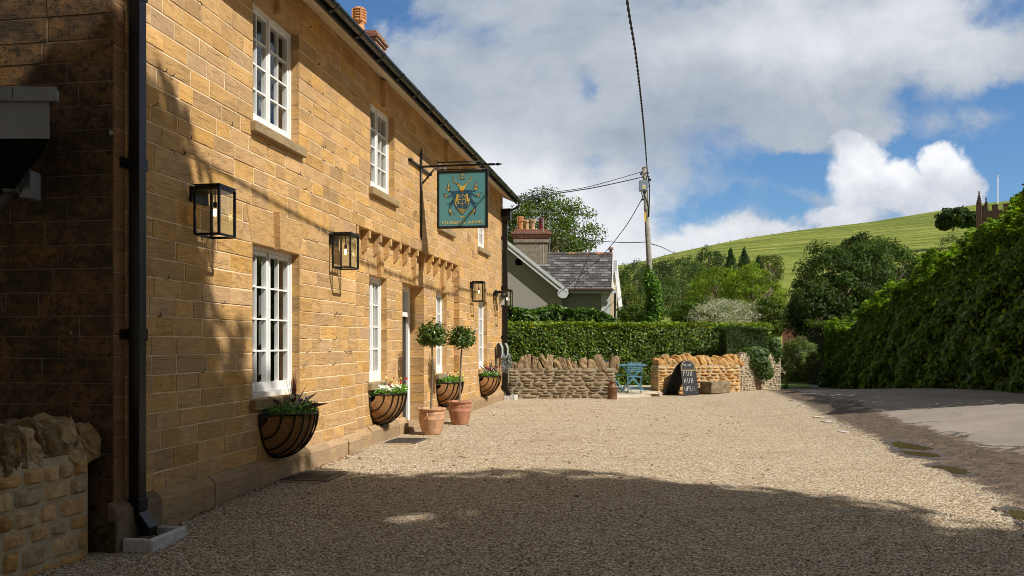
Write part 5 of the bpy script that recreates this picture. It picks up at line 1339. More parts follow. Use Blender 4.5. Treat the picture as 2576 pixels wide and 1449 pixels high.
# ================================================================== PATIO, FURNITURE, BOARD
pt = MB()
def pz(y): return .012 + (y - 25.7) * .07
pt.face([(3.05, 25.72, pz(25.72)), (3.7, 25.85, pz(25.85)), (4.75, 27.1, pz(26.9)), (4.75, 28.9, pz(28.9)), (2.6, 28.9, pz(28.9)), (2.6, 25.9, pz(25.9))], 0, (1.1, 1.1, 1.15))
_pp = [(2.6, 25.9, 0), (3.05, 25.72, 0), (3.7, 25.85, 0), (4.75, 27.1, .02), (4.75, 28.9, 0)]
for (xa, ya, za), (xb, yb, zb__) in zip(_pp, _pp[1:]): pt.face([(xa, ya, -.05), (xb, yb, -.05), (xb, yb, pz(yb - .2 * (yb == 27.1))), (xa, ya, pz(ya - .2 * (ya == 27.1)))], 0, (.9, .9, .9))
yy = 26.55
while yy < 28.7:
    x = 2.65 + random.uniform(0, .3)
    while x < 4.7:
        w = random.uniform(.4, .7); x1 = min(x + w, 4.72); c = random.uniform(.8, 1.15)
        pt.mesh([(x + .01, yy + .01, pz(yy) + .012), (x1 - .01, yy + .01, pz(yy) + .012), (x1 - .01, yy + .44, pz(yy + .45) + .012), (x + .01, yy + .44, pz(yy + .45) + .012)], [(0, 1, 2, 3)], 0, (c, c, c)); x += w
    yy += .45
o = pt.build('patio', M['paving'], recalc=False); o['kind'] = 'structure'

def local(c, ang, k=1.0):
    ca, sa = math.cos(ang), math.sin(ang)
    return lambda x, y, z: (c[0] + k * (x * ca - y * sa), c[1] + k * (x * sa + y * ca), c[2] + k * z)
def bistro_chair(x, y, ang, label, k=1.12):
    z = pz(y) + .012; t = empty('folding_chair', (x, y, z), label, 'chair', 'blue folding bistro chairs on the patio'); T = local((x, y, z), ang, k)
    # local: seat faces +y, back at -y
    s = MB()
    for i in range(5): s.box(-.19, .19, -.17 + i * .072, -.11 + i * .072, .44, .455, T=T)
    s.build('seat', M['blue_paint'], t)
    s = MB()
    for i in range(5): s.box(-.19, .19, -.245, -.233, 0.60 + i * .056, .628 + i * .056, T=T)
    s.build('backrest', M['blue_paint'], t)
    for sx in (-1, 1):
        s = MB(); s.tube([(sx * .195, -.245, .86), (sx * .195, -.23, .55), (sx * .195, -.20, .0)], .009, 6, T=T); s.tube([(sx * .2, -.18, .44), (sx * .2, .20, .44)], .009, 6, T=T); s.build('back_leg', M['blue_paint'], t, recalc=False)
        s = MB(); s.box(sx * .17 - .016, sx * .17 + .016, -.01, .01, 0, .001, T=T); s.mesh([(sx * .172 - .01, -.19, .45), (sx * .172 + .01, -.19, .45), (sx * .172 + .01, -.15, .45), (sx * .172 - .01, -.15, .45), (sx * .172 - .01, .20, 0), (sx * .172 + .01, .20, 0), (sx * .172 + .01, .24, 0), (sx * .172 - .01, .24, 0)], [(0, 1, 2, 3), (4, 5, 6, 7), (0, 1, 5, 4), (1, 2, 6, 5), (2, 3, 7, 6), (3, 0, 4, 7)], T=T); s.build('front_leg', M['blue_paint'], t)
    s = MB(); s.box(-.19, .19, -.215, -.205, .10, .125, T=T); s.box(-.19, .19, -.215, -.205, .17, .195, T=T); s.build('stretcher', M['blue_paint'], t)
    return t
cxx = (1597 - 1288) / FP * 26.7
bistro_chair(cxx, 26.8, R(-6), 'blue slatted folding chair in front of the table, back towards the gravel')
bistro_chair(3.32, 27.45, R(-82), 'blue folding chair left of the table, partly behind the grey wall')
def bistro_table(x, y, k=1.15):
    z = pz(y) + .012; t = empty('folding_table', (x, y, z), 'blue slatted folding table between the two blue chairs', 'table'); T = local((x, y, z), R(-4), k)
    s = MB()
    for i in range(9): 
        yy = -.34 + i * .085; w = .36
        s.box(-w, w, yy - .032, yy + .032, .70, .718, T=T)
    s.box(-.34, -.30, -.37, .37, .682, .70, T=T); s.box(.30, .34, -.37, .37, .682, .70, T=T); s.build('tabletop', M['blue_paint'], t)
    for sx in (-1, 1):
        for yy in (-.28, .28):
            s = MB(); q = lambda xx, zz: [(xx - .02, yy + sx * .012, zz), (xx + .02, yy + sx * .012, zz), (xx + .02, yy + sx * .012 + .02, zz), (xx - .02, yy + sx * .012 + .02, zz)]
            s.mesh(q(-sx * .28, .69) + q(sx * .3, 0), [(0, 1, 2, 3), (4, 5, 6, 7), (0, 1, 5, 4), (1, 2, 6, 5), (2, 3, 7, 6), (3, 0, 4, 7)], T=T); s.build('leg', M['blue_paint'], t)
    s = MB(); s.box(-.012, .012, -.28, .3, .33, .35, T=T); s.build('stretcher', M['blue_paint'], t)
    return t
bistro_table((1592 - 1288) / FP * 27.4, 27.45)
pl_ = MB(); pl_.lathe([(0, 0), (.07, 0), (.12, .02), (.11, .022), (0, .012)], (4.02, 27.35, pz(27.45) + .012 + .718 * 1.15 + .001), 20)
tag(pl_.build('plate', M['fascia_white'], recalc=False), 'small white dish on the blue table', 'plate')

# milk churn
cx, cy = (1539.5 - 1288) / FP * 25.35, 25.3
ck = empty('milk_churn', (cx, cy, 0), 'rusty brown metal milk churn at the end of the grey wall', 'churn')
b = MB(); b.lathe([(0, 0), (.145, 0), (.15, .01), (.145, .04), (.142, .05), (.140, .34), (.144, .345), (.140, .352), (.12, .39), (.085, .43), (.078, .45), (.078, .50)], (cx, cy, 0), 28); b.build('body', M['rusty_steel'], ck, recalc=False)
b = MB(); b.lathe([(.078, .50), (.098, .505), (.102, .52), (.095, .535), (.05, .54), (0, .54)], (cx, cy, 0), 24); b.build('lid', M['rusty_steel'], ck, recalc=False)
for sx in (-1, 1):
    b = MB(); b.tube([(cx + sx * .078, cy, .47), (cx + sx * .13, cy, .475), (cx + sx * .145, cy, .44), (cx + sx * .128, cy, .39)], .008, 6); b.build('handle', M['rusty_steel'], ck, recalc=False)

# A-board
ab = empty('chalkboard', (5.6, 26.9, 0), 'black arched pavement chalkboard reading PUB HUB OPEN', 'chalkboard')
A0 = Vector(P(1720.4, 992, 26.75)); A1 = Vector(P(1758.6, 991.5, 26.95)); A0.z = A1.z = .03
ux = (A1 - A0).normalized(); wB = (A1 - A0).length; nb = Vector((ux.y, -ux.x, 0)); hB = 1.14
tl_ = R(13)
def BT(p, q, h):   # board plane: p across, q up along board, h proud
    return tuple(A0 + ux * p - nb * (q * math.sin(tl_)) + Vector((0, 0, q * math.cos(tl_))) + (nb * math.cos(tl_) + Vector((0, 0, math.sin(tl_)))) * h)
def arch(w, h, ins=0, n=12):
    r_ = w / 2 - ins; return [(ins, ins), (w - ins, ins)] + [(w / 2 + r_ * math.cos(math.pi * i / n), h - w / 2 + r_ * 1.0 * math.sin(math.pi * i / n)) for i in range(n + 1)]
lx = -.05
b = MB(); b.prism(arch(wB, hB), -.02, .0, BT); fp = b.build('front_panel', M['board_black'], ab)
back_dir = -nb * .62 - ux * .42
def BK(p, q, h):
    topc = Vector(BT(p, hB, 0)); base = A0 + ux * p + back_dir; base.z = .02; k = q / hB
    n2 = Vector((nb.x, nb.y, 0)) * -1
    return tuple(base.lerp(topc, k) + n2 * (h + .004))
b = MB(); b.prism(arch(wB, hB - .01), -.0, .02, BK); b.build('rear_panel', M['board_black'], ab)
b = MB()
for q in ((.02, 0), (wB - .02, 0)):
    b.tube([BT(q[0], 0, -.01), BT(q[0], -.04, -.01)], .012, 6); b.tube([BK(q[0], 0, .01), BK(q[0], -.03, .01)], .012, 6)
b.build('feet', M['black_iron'], ab, recalc=False)
b = MB(); ar = [(wB / 2 + (wB / 2 - .035) * math.cos(math.pi * i / 16), hB - wB / 2 + (wB / 2 - .035) * math.sin(math.pi * i / 16)) for i in range(17)]
b.tube([BT(p, q, .002) for p, q in ar] + [BT(.035, hB - wB / 2 - .06, .002), BT(wB - .035, hB - wB / 2 - .06, .002), BT(wB - .035, hB - wB / 2, .002)], .008, 5)
b.tube([BT(.0, hB - wB / 2 - .085, .002), BT(wB, hB - wB / 2 - .085, .002)], .006, 5); b.build('gold_border', M['gold_line'], fp, recalc=False)
LET = {'P': [[(0, 0), (.05, 1)], [(.05, .98), (.5, 1), (.62, .8), (.5, .58), (.05, .5)]], 'U': [[(0, 1), (.02, .3), (.15, .03), (.4, .02), (.56, .3), (.6, 1)]], 'B': [[(0, 0), (0, 1)], [(0, 1), (.45, .95), (.5, .7), (.4, .55), (0, .52)], [(.1, .52), (.5, .45), (.6, .25), (.45, .03), (0, 0)]],
       'H': [[(0, 0), (0, 1)], [(.55, 0), (.55, 1)], [(0, .5), (.55, .52)]], 'O': [[(.1, .9), (0, .5), (.1, .08), (.4, .0), (.6, .3), (.6, .8)]], 'E': [[(.5, 1), (0, .95), (0, .0), (.55, .03)], [(0, .5), (.42, .52)]], 'N': [[(0, 0), (.02, 1), (.5, 0), (.52, 1)]]}
b = MB()
def chalkw(txt, x, q, s, gap, w=.0048, slant=0):
    for ch_ in txt:
        if ch_ == ' ': x += gap; continue
        for st_ in LET[ch_]: b.tube([BT(x + p * s * .72, q + v * s + slant * (x), .003) for p, v in st_], w, 4)
        x += gap
chalkw('PUB', .07, .62, .16, .128, .0055); chalkw('HUB', .075, .38, .16, .128, .0055); chalkw('OPEN', .055, .13, .155, .098, .0055); chalkw('PUB HUB', .10, .93, .065, .045, .004)
b.build('chalk_writing', M['chalk'], fp, recalc=False)
# stone trough
tr0 = Vector(P(1789.6, 991, 27.0)); tx = Vector((.84, .54, 0)).normalized(); tn = Vector((-.54, .84, 0)).normalized()
trg = MB()
def TT(p, q, z): 
    v = Vector((tr0.x, tr0.y, 0)) + tx * p + tn * q; return (v.x, v.y, z)
trg.cbox(0, .84, 0, .07, .06, .44, .02, T=TT); trg.cbox(0, .84, .44, .51, .06, .44, .02, T=TT)
trg.cbox(0, .08, .07, .44, .06, .437, .015, T=TT); trg.cbox(.76, .84, .07, .44, .06, .437, .015, T=TT); trg.box(.06, .78, .05, .46, .06, .16, T=TT)
trg.box(.1, .7, .08, .42, .0, .06, T=TT)
# turn a second face to the yard so the corner shows
tag(trg.build('stone_trough', M['trough_stone']), 'weathered brown stone trough in front of the golden wall', 'trough')

# ================================================================== HEDGES
one = lambda z: (lambda u: np.zeros_like(np.asarray(u, float)) + z)
def hedge(name, label, A, B, th, z0f, z1f, n, size, m, tint, front=(0, -1), top=.3, rough=.1, aspect=.42, spread=.55, var=.3, yellow=.1, ycol=(2.0, 1.5, .7), core=True, cat='hedge', up=0, toplit=None, group=None, inset=.2, lean=0.):
    p, nr, (A_, B_, d_, nf, Ln) = hedge_pts(A, B, th, z0f, z1f, n, top, front, rough, lean)
    t = empty(name, (A[0], A[1], 0), label, cat, group)
    col = lcols(n, var, yellow, ycol) * np.array(tint)
    if toplit is not None:
        k = p[:, 2] > (z1f(np.clip(((p[:, :2] - A_) @ d_) / Ln, 0, 1)) - .16); col[k] *= np.array(toplit)  # sunlight on the hedge top put into the leaf colour as a lighter tint
    leaf_object('foliage', p, nr, size, np.clip(col, .03, 5), M[m], t, aspect=aspect, spread=spread, up=up)
    if core: hedge_core(A_, B_, nf, th, z0f, z1f, t, inset)
    return t
hedge('laurel_hedge', 'tall clipped laurel hedge behind the low walls', (-2.4, 28.75), (9.20, 30.4), 1.5, one(.0), one(2.36), 36000, .125, 'laurel_leaf', (1, 1, 1), rough=.10, toplit=(1.6, 1.45, .8), top=.28, yellow=.10)
# tousled hedge behind
hz1 = lambda u: 2.95 - .75 * np.clip((np.asarray(u) - .60) / .25, 0, 1) + .08 * np.sin(np.asarray(u) * 31)
hedge('laurel_hedge', 'looser dark green hedge rising behind the clipped hedge, below the house', (-2.4, 31.6), (6.4, 32.3), 1.2, one(0), hz1, 15000, .15, 'laurel_leaf', (.75, .95, 1), rough=.16, spread=.8, top=.35)
# darker clipped shrub at the right end of the hedge and ivy on the pale wall
hedge('clipped_shrub', 'small leaved dark clipped shrub at the right end of the laurel hedge', tuple(P(1825, 900, 28.9)[:2]), tuple(P(1932, 900, 29.6)[:2]), .7, one(1.05), one(2.16), 15000, .07, 'hedge_leaf', (.5, .58, .7), rough=.10, yellow=.03, cat='shrub', inset=.22)
def ivy(name, label, pts_, n, size, tint, parent_none=True):
    t = empty(name, tuple(pts_[0][0]), label, 'ivy'); P_ = []; N_ = []
    for c, r in pts_:
        m_ = int(n * r[0] * r[2] / sum(q[1][0] * q[1][2] for q in pts_)); d_ = rng.normal(0, 1, (m_, 3)); d_ /= np.linalg.norm(d_, axis=1)[:, None]
        P_.append(np.array(c) + d_ * np.array(r) * (rng.random(m_) ** .4)[:, None]); N_.append(d_ + np.array([0, -.8, .2]))
    p = np.concatenate(P_); leaf_object('leaves', p, np.concatenate(N_), size, lcols(len(p), .3, .08, (1.6, 1.4, .8)) * np.array(tint), M['laurel_leaf'], t, aspect=.85, spread=.4)
    return t
ivy('ivy', 'ivy hanging over the pale wall under the clipped shrub', [(tuple(P(1900, 910, 28.95)), (.55, .18, .28)), (tuple(P(1925, 935, 29.0)), (.33, .16, .30)), (tuple(P(1895, 890, 29.0)), (.65, .2, .25)), (tuple(P(1950, 880, 29.9)), (.25, .3, .5))], 3800, .075, (.5, .62, .75))
# big leafy hedge along the road
xs_h = np.array([0, .1, .25, .45, .6, .75, 1.0])
HA, HB = np.array([11.75, 32.2]), np.array([10.7, 15.0])
rh0 = lambda u: np.array([gz(*(HA + (HB - HA) * q)) for q in np.atleast_1d(u)]) if np.ndim(u) else gz(*(HA + (HB - HA) * float(u)))
def rh1(u): return np.interp(u, [0, .08, .2, .36, .5, .65, .82, 1], [2.2, 2.25, 2.75, 3.35, 3.8, 4.2, 4.7, 5.2]) + .12 * np.sin(np.asarray(u) * 40)
hedge('tall_hedge', 'tall dark leafy hedge along the right side of the road', tuple(HA), tuple(HB), 2.4, rh0, rh1, 90000, .115, 'hedge_leaf', (1.15, 1.3, 1.1), front=(-1, 0), lean=.8, inset=.8, rough=.34, aspect=.75, top=.42, spread=.55, yellow=.10, ycol=(1.9, 1.6, .7), toplit=(1.5, 1.4, .8), up=.25, var=.38)
# end face of the tall hedge is thick: a return leg along the lane
hedge('tall_hedge', 'shaded end of the road hedge where the lane turns off', (12.5, 32.9), (16, 34.2), 2.0, one(0), one(2.5), 12000, .10, 'hedge_leaf', (.8, .85, .9), rough=.2, aspect=.7)

# strap leaved clump in the hedge foot
def strap(name, label, c, n, L, w, colr, cat='plant', lean=(0, 0)):
    mb = MB(); c = Vector(c)
    for k in range(n):
        a = random.uniform(0, 6.28); el = random.uniform(.1, .75); d_ = Vector((math.cos(a) * math.sin(el) + lean[0], math.sin(a) * math.sin(el) + lean[1], math.cos(el))); s_ = Vector((-math.sin(a), math.cos(a), 0)); l_ = L * random.uniform(.6, 1.1); q = []
        for i in range(5): u = i / 4; q.append((c + d_ * l_ * u + Vector((0, 0, -l_ * .75 * u * u * math.sin(el + .3))), w * (1 - u * .8)))
        v = random.uniform(.7, 1.35)
        for (p0_, w0), (p1_, w1) in zip(q, q[1:]): mb.face([p0_ - s_ * w0, p0_ + s_ * w0, p1_ + s_ * w1, p1_ - s_ * w1], 0, (colr[0] * v, colr[1] * v, colr[2] * v))
    o = mb.build(name, M['petal'], recalc=False); return tag(o, label, cat)
strap('strap_leaf_plant', 'arching strap leaved clump at the foot of the road hedge', tuple(np.array(P(2440, 940, 19.4))), 60, .75, .012, (.05, .09, .02), lean=(-.3, -.1))
strap('strap_leaf_plant', 'small bright green strap leaved clump at the end of the pale wall', (9.65, 30.1, .0), 70, .8, .010, (.12, .20, .03))

# ------------------------------------------------------------------ shrubs and trees
tree('dome_shrub', 'clipped grey green dome bush beside the lane', P(2013, 905, 31.2), (.72, .72, .76), 15000, .055, (1.6, 1.5, 1.7), 'far_leaf', trunk=False, clumps=140, cr=.20, cat='shrub', yellow=.12)
tree('silver_shrub', 'pale silvery flowering shrub rising above the laurel hedge', P(1822, 800, 34.5), (1.35, .9, .75), 7000, .05, (1, 1, 1), 'silver_leaf', trunk=False, clumps=60, cr=.3, cat='shrub', yellow=0)
tree('broadleaf_tree', 'airy round sycamore rising behind the grey house', P(1372, 600, 64), (3.9, 3.2, 3.1), 17000, .20, (1.05, 1.1, .9), 'tree_leaf', clumps=90, cr=.25, base=1)
L_ = [(1600, 712, 52, 52, 92, (.85, .95, 1.0), 'grey green tree at the left end of the wooded slope'), (1652, 700, 50, 45, 112, (.62, .72, .85), 'flat topped dark pine behind the pole'), (1718, 690, 66, 40, 120, (.75, .85, .85), 'broad flat topped tree right of the pole'),
      (1645, 765, 70, 48, 66, (.85, 1.0, .95), 'rounded shrubby tree left of the ivy clad pole'), (1575, 760, 32, 58, 55, (1.5, 1.4, .9), 'bright yellow green tree next to the house gable'), (1712, 745, 62, 50, 74, (.95, 1.05, .9), 'dense mid green tree just right of the pole'),
      (1784, 677, 44, 50, 128, (.42, .58, .65), 'round blue green tree standing below the hill slope'), (1934, 680, 40, 38, 120, (.95, .95, .7), 'olive brown tree right of the conifers'),
      (1745, 720, 40, 45, 100, (.7, .85, .8), 'grey green tree below the round blue green tree')]
for x, y, rx, ry, Y, tint, lab in L_:
    k = Y / FP; tree('woodland_tree', lab, P(x, y, Y), (rx * k, rx * k * .8, ry * k), int(2.2 * rx * ry), max(.10, 4.2 * k), tint, 'far_leaf', 'trees on the wooded slope', clumps=60, cr=.27, base=0)
def conifer(x, y, ry, Y, lab):
    c = P(x, y, Y); k = Y / FP; h = 2 * ry * k; n = 3000; z = rng.random(n); tiers = (np.floor(z * 9) + .5) / 9
    r = (1 - z) * .62 * h * (.55 + .45 * np.abs(np.sin(z * 28))) + .1; a = rng.random(n) * 6.28; rr = rng.random(n) ** .5
    p = np.stack([c.x + np.cos(a) * r * rr, c.y + np.sin(a) * r * rr, c.z - ry * k + z * h - .35 * r * rr + rng.normal(0, .2, n)], 1)
    t = empty('conifer', (c.x, c.y, 0), lab, 'tree', 'pointed conifers below the hill')
    leaf_object('crown', p, np.stack([np.cos(a), np.sin(a), np.full(n, .5)], 1), 4.4 * k, lcols(n, .2, .02) * np.array([.30, .50, .45]), M['far_leaf'], t, aspect=.5)
    tb = MB(); tb.tube([(c.x, c.y, 0), (c.x, c.y, c.z + ry * k * .8)], [.3, .05], 6); tb.build('trunk', M['bark'], t, recalc=False)
conifer(1838, 672, 42, 118, 'left pointed conifer below the hill'); conifer(1872, 668, 40, 122, 'middle pointed conifer below the hill'); conifer(1908, 684, 34, 116, 'right leaning conifer below the hill')
for x, y, rx, ry, Y, n, tint, lab in [(1805, 745, 80, 68, 50, 8000, (1.9, 1.9, .7), 'bright green shrubby tree above the silver shrub'), (1892, 745, 85, 70, 47, 9000, (2.0, 1.95, .7), 'bright green leafy tree left of the dark tree'), (1760, 790, 70, 40, 42, 4500, (1.1, 1.2, .8), 'low green shrub behind the hedge right of the pole'), (1610, 790, 60, 26, 41, 3500, (1.0, 1.1, .85), 'low green shrub behind the hedge left of the pole'),
                                 (1935, 800, 50, 50, 44, 5000, (1.1, 1.15, .8), 'green bush between the hedge end and the dark tree')]:
    k = Y / FP; tree('garden_tree', lab, P(x, y, Y), (rx * k, rx * k * .8, ry * k), n, .13, tint, 'tree_leaf', 'bright shrubs in the garden behind the hedge', clumps=70, cr=.25, aspect=.5)
for x, y, rx, ry, Y, n, tint, lab in [(2125, 735, 125, 120, 38, 30000, (.62, .78, .80), 'large dark tree over the lane'), (2225, 700, 90, 95, 41, 12000, (.7, .84, .8), 'dark tree right behind the large dark tree'), (2045, 790, 70, 75, 36.5, 9000, (.55, .62, .7), 'dark lower tree overhanging the lane mouth'),
                                 (2160, 850, 95, 60, 36, 9000, (.55, .6, .7), 'dark bushy tree behind the hedge end'), (2160, 640, 55, 50, 40, 5000, (.62, .7, .7), 'top shoots of the dark tree group'),
                                 (2330, 700, 80, 55, 60, 6000, (.8, .85, .8), 'dark green tree behind the road hedge'), (2275, 760, 70, 60, 40, 6000, (.8, .85, .8), 'green tree between the dark trees and the hedge'), (2395, 650, 60, 55, 70, 5000, (.75, .85, .9), 'rounded tree below the church tower')]:
    k = Y / FP; tree('dark_tree', lab, P(x, y, Y), (rx * k, rx * k * .85, ry * k), n, max(.11, 3.6 * k), tint, 'tree_leaf', 'dark trees behind the lane and hedge', clumps=80, cr=.24, aspect=.6, yellow=.05)
for x, y, rx, ry, Y, n, tint, lab in [(2500, 650, 75, 65, 30, 8000, (1.3, 1.3, .8), 'yellow green tree rising over the road hedge'), (2612, 575, 70, 115, 27, 9000, (1.0, 1.05, .7), 'tall olive tree at the right edge of the view'), (2430, 660, 50, 50, 33, 5000, (1.1, 1.15, .8), 'green tree left of the yellow green tree'), (2548, 590, 45, 55, 25, 5000, (1.4, 1.3, .6), 'small golden green tree between the tower and the right edge'), (2365, 700, 55, 40, 36, 4500, (1.2, 1.2, .8), 'low green crown above the middle of the road hedge')]:
    k = Y / FP; tree('roadside_tree', lab, P(x, y, Y), (rx * k, rx * k * .85, ry * k), n, .12, tint, 'tree_leaf', 'trees standing up from the road hedge', clumps=60, cr=.27, aspect=.7, yellow=.12)
for x, y, rx, ry, lab in [(2398, 550, 34, 27, 'dark round bush clump alone on the hillside'), (2436, 552, 26, 20, 'smaller bush beside the clump on the hillside'), (2376, 562, 18, 14, 'lowest small bush left of the hillside clump')]:
    Y = 330; k = Y / FP; tree('hillside_bush', lab, P(x, y, Y), (rx * k, rx * k, ry * k), 2500, 1.0, (.45, .58, .6), 'far_leaf', 'bushes on the open hillside', clumps=30, cr=.35, base=P(x, y + ry * 1.1, Y).z, cat='bush')

# trees behind and right of the camera: they throw the shade over the yard, the end wall and the pub corner
def shade_tree(lab, vx, vy, cz, r, n, size=.34, clumps=60, cr=.32):
    c = Vector((vx + .792 * cz, vy - .530 * cz, cz))
    tree('shade_tree', lab, c, r, n, size, (1, 1, 1), 'tree_leaf', 'tall trees across the road behind the viewer', clumps=clumps, cr=cr, base=0, aspect=.8)
shade_tree('first shade tree across the road', -5.15, 7.2, 12.0, (2.35, 2.35, .8), 11000)
shade_tree('second shade tree across the road', .1, 6.7, 12.5, (3.5, 3.5, 2.6), 17000)
shade_tree('third shade tree across the road', 4.4, 3.6, 12.0, (3.6, 3.2, 2.6), 13000)
shade_tree('fourth shade tree across the road', 0.5, 1.5, 13.0, (5.0, 4.0, 3), 15000)
shade_tree('fifth shade tree across the road', 8.4, 1.0, 13.0, (3.6, 3.6, 3), 11000)
shade_tree('tall poplar behind the viewer', -8.55, 5.45, 19.0, (2.2, 2.2, 9.0), 30000, clumps=110, cr=.2)

# ================================================================== HOUSE BEHIND
HY = 42.0
hs_ = empty('grey_house', P(1400, 868, HY), 'grey rendered house with slate roofs and white bargeboards', 'house')
b = MB(); gxl, gap, gxr = P(1130, 736, HY).x, P(1272, 612, HY), P(1418, 736, HY)
b.prism([(gxl, 0), (P(1413, 0, HY).x, 0), (P(1413, 0, HY).x, gxr.z + .05), (gap.x, gap.z - .15), (gxl, gxr.z)], HY, HY + .3, lambda p, q, h: (p, h, q))
b.box(P(1413, 0, HY).x - .3, P(1413, 0, HY).x, HY + .3, HY + 9, 0, 4.1)
x0, x1 = P(1425, 0, 44).x, P(1534, 0, 44).x
b.box(x0 - .3, x1, 44.0, 44.3, 0, P(0, 730, 44).z)
b.box(x1 - .3, x1, 44.3, 50, 0, P(0, 730, 44).z)
b.build('wall', M['render_grey'], hs_)
qn = MB(); qn2 = MB()
z = 1.2; k = 0
while z < 4.0:
    w = .62 if k % 2 else .42; h_ = .34
    xr = P(1413, 0, HY).x; qn.box(xr - w, xr + .02, HY - .03, HY, z, z + h_ - .02)
    qn2.box(x1 - w * 1.05, x1 + .02, 43.97, 44.0, z, z + h_ - .02); z += h_; k += 1
qn.build('quoins', M['grey_quoin'], hs_); qn2.build('quoins', M['grey_quoin'], hs_)
def slate_slope(mb, p00, p10, p01, p11, rows, w, lift=.03):
    """quad p00-p10 bottom, p01-p11 top"""
    mb.face([tuple(Vector(q) + Vector((0, 0, -.03))) for q in (p00, p10, p11, p01)], 0, (.03, .03, .03))
    p00, p10, p01, p11 = map(Vector, (p00, p10, p01, p11)); nrm = (p10 - p00).cross(p01 - p00).normalized(); nrm = nrm if nrm.z > 0 else -nrm
    for r_ in range(rows):
        v0, v1 = r_ / rows, min(1, (r_ + 1.25) / rows); L = (p10 - p00).length; n = max(1, int(L / w)); off = (r_ % 2) * .5
        for k in range(-1, n + 1):
            u0, u1 = (k + off) / n, (k + off + .96) / n; u0 = max(0, u0); u1 = min(1, u1)
            if u1 - u0 < .002: continue
            q = lambda u, v, l: p00.lerp(p10, u).lerp(p01.lerp(p11, u), v) + nrm * l
            c = random.choice([.05, .07, .09, .12, .17]) * random.uniform(.85, 1.15)
            mb.face([q(u0, v0, lift), q(u1, v0, lift), q(u1, v1, .0), q(u0, v1, .0)], 0, (c, c * .98, c * .95)); mb.face([q(u0, v0, lift), q(u1, v0, lift), q(u1, v0, 0), q(u0, v0, 0)], 0, (c * .5,) * 3)
b = MB()
er = P(1430, 738, HY - .3)
slate_slope(b, (er.x + .15, HY - .32, er.z - .05), (er.x + .15, HY + 9, er.z - .05), (gap.x, HY - .32, gap.z + .12), (gap.x, HY + 9, gap.z + .12), 15, .35)
slate_slope(b, (gxl - .3, HY - .32, er.z), (gxl - .3, HY + 9, er.z), (gap.x, HY - .32, gap.z + .12), (gap.x, HY + 9, gap.z + .12), 14, .35)
e0 = P(1360, 728, 43.6); e1 = P(1538, 728, 43.6); r0 = P(1290, 641, 47); r1 = P(1541, 641, 47)
slate_slope(b, e0, e1, r0, r1, 14, .32)
slate_slope(b, (e0.x, 50.4, e0.z), (e1.x, 50.4, e1.z), r0, r1, 12, .34)
b.build('roof', M['slate'], hs_, recalc=False)
b = MB(); n = 16
for k in range(n): b.tube([(r0.x + (r1.x - r0.x) * (k + .02) / n, r0.y, r0.z + .04), (r0.x + (r1.x - r0.x) * (k + .98) / n, r0.y, r0.z + .04)], .10, 8)
b.tube([(r1.x - .1, r1.y, r1.z + .1), (r1.x - .1, r1.y, r1.z + .28)], .07, 8); b.tube([(r1.x - .1, r1.y, r1.z + .26), (r1.x - .1, r1.y, r1.z + .42)], [.15, .10], 8); b.build('ridge_tiles', M['ridge_tile'], hs_, recalc=False)
# bargeboards
b = MB()
def barge(pa, pb, w, y0, y1, step=True):
    pa = Vector(pa); pb = Vector(pb); d_ = (pb - pa).normalized(); n_ = Vector((-d_.y, d_.x)); n_ = n_ if n_.y > 0 else -n_
    b.prism([tuple(pa), tuple(pb), tuple(pb - n_ * w), tuple(pa - n_ * w)], y0, y1, lambda p, q, h: (p, h, q))
    b.prism([tuple(pa + n_ * .05), tuple(pb + n_ * .05), tuple(pb - n_ * w * .35), tuple(pa - n_ * w * .35)], y0 - .04, y0 - .002, lambda p, q, h: (p, h, q))
pa = (gap.x, gap.z + .1); pb = (P(1428, 735, HY).x, P(0, 733, HY).z); barge(pa, pb, .27, HY - .34, HY - .28); barge(pa, (gxl - .2, pb[1]), .27, HY - .34, HY - .28)
ex = Vector((pb[0] - .25, pb[1] - .12)); b.prism([(ex.x + .28 * math.cos(t * .6), ex.y + .24 * math.sin(t * .6)) for t in range(10)], HY - .37, HY - .30, lambda p, q, h: (p, h, q))
b.box(gap.x - .05, gap.x + .05, HY - .4, HY - .3, gap.z - .7, gap.z + .15)
b.build('bargeboard', M['fascia_white'], hs_); b = MB()
b.box(x1 - .45, x1 + .02, 43.9, 43.96, 0, P(0, 733, 44).z); b.box(x0 + .1, x1 + .3, 43.55, 43.62, e0.z - .2, e0.z - .06)
vr = [(e1.x + .05, e1.y, e1.z), (r1.x + .05, r1.y, r1.z + .05)]
b.mesh([(e1.x, e1.y - .1, e1.z - .3), (e1.x + .06, e1.y - .1, e1.z - .3), (r1.x + .06, r1.y, r1.z - .25), (r1.x, r1.y, r1.z - .25), (e1.x, e1.y - .1, e1.z + .05), (e1.x + .06, e1.y - .1, e1.z + .05), (r1.x + .06, r1.y, r1.z + .08), (r1.x, r1.y, r1.z + .08)], [(0, 1, 2, 3), (4, 5, 6, 7), (0, 1, 5, 4), (1, 2, 6, 5), (2, 3, 7, 6), (3, 0, 4, 7)])
b.build('bargeboard', M['fascia_white'], hs_)
b = MB(); b.tube([(P(1425, 0, 43.5).x, 43.45, e0.z - .02), (e1.x + .05, 43.45, e0.z - .02)], .07, 8); b.tube([(P(1420, 0, 42).x + .1, 42.2, 4.3), (P(1434, 0, 43).x, 43.3, 4.15)], .06, 8); b.tube([(x1 + .25, 43.8, 4.3), (x1 + .2, 43.8, 0)], .05, 8); b.build('gutter', M['brown_gutter'], hs_, recalc=False)
b = MB(); b.box(x1 + .02, x1 + .35, 44.6, 49, 0, 4.6); b.prism([(44.5, 4.5), (49.5, 4.5), (47, 6.0)], x1 + .02, x1 + .34, lambda p, q, h: (h, p, q)); b.build('side_wall', M['cream_render'], hs_)
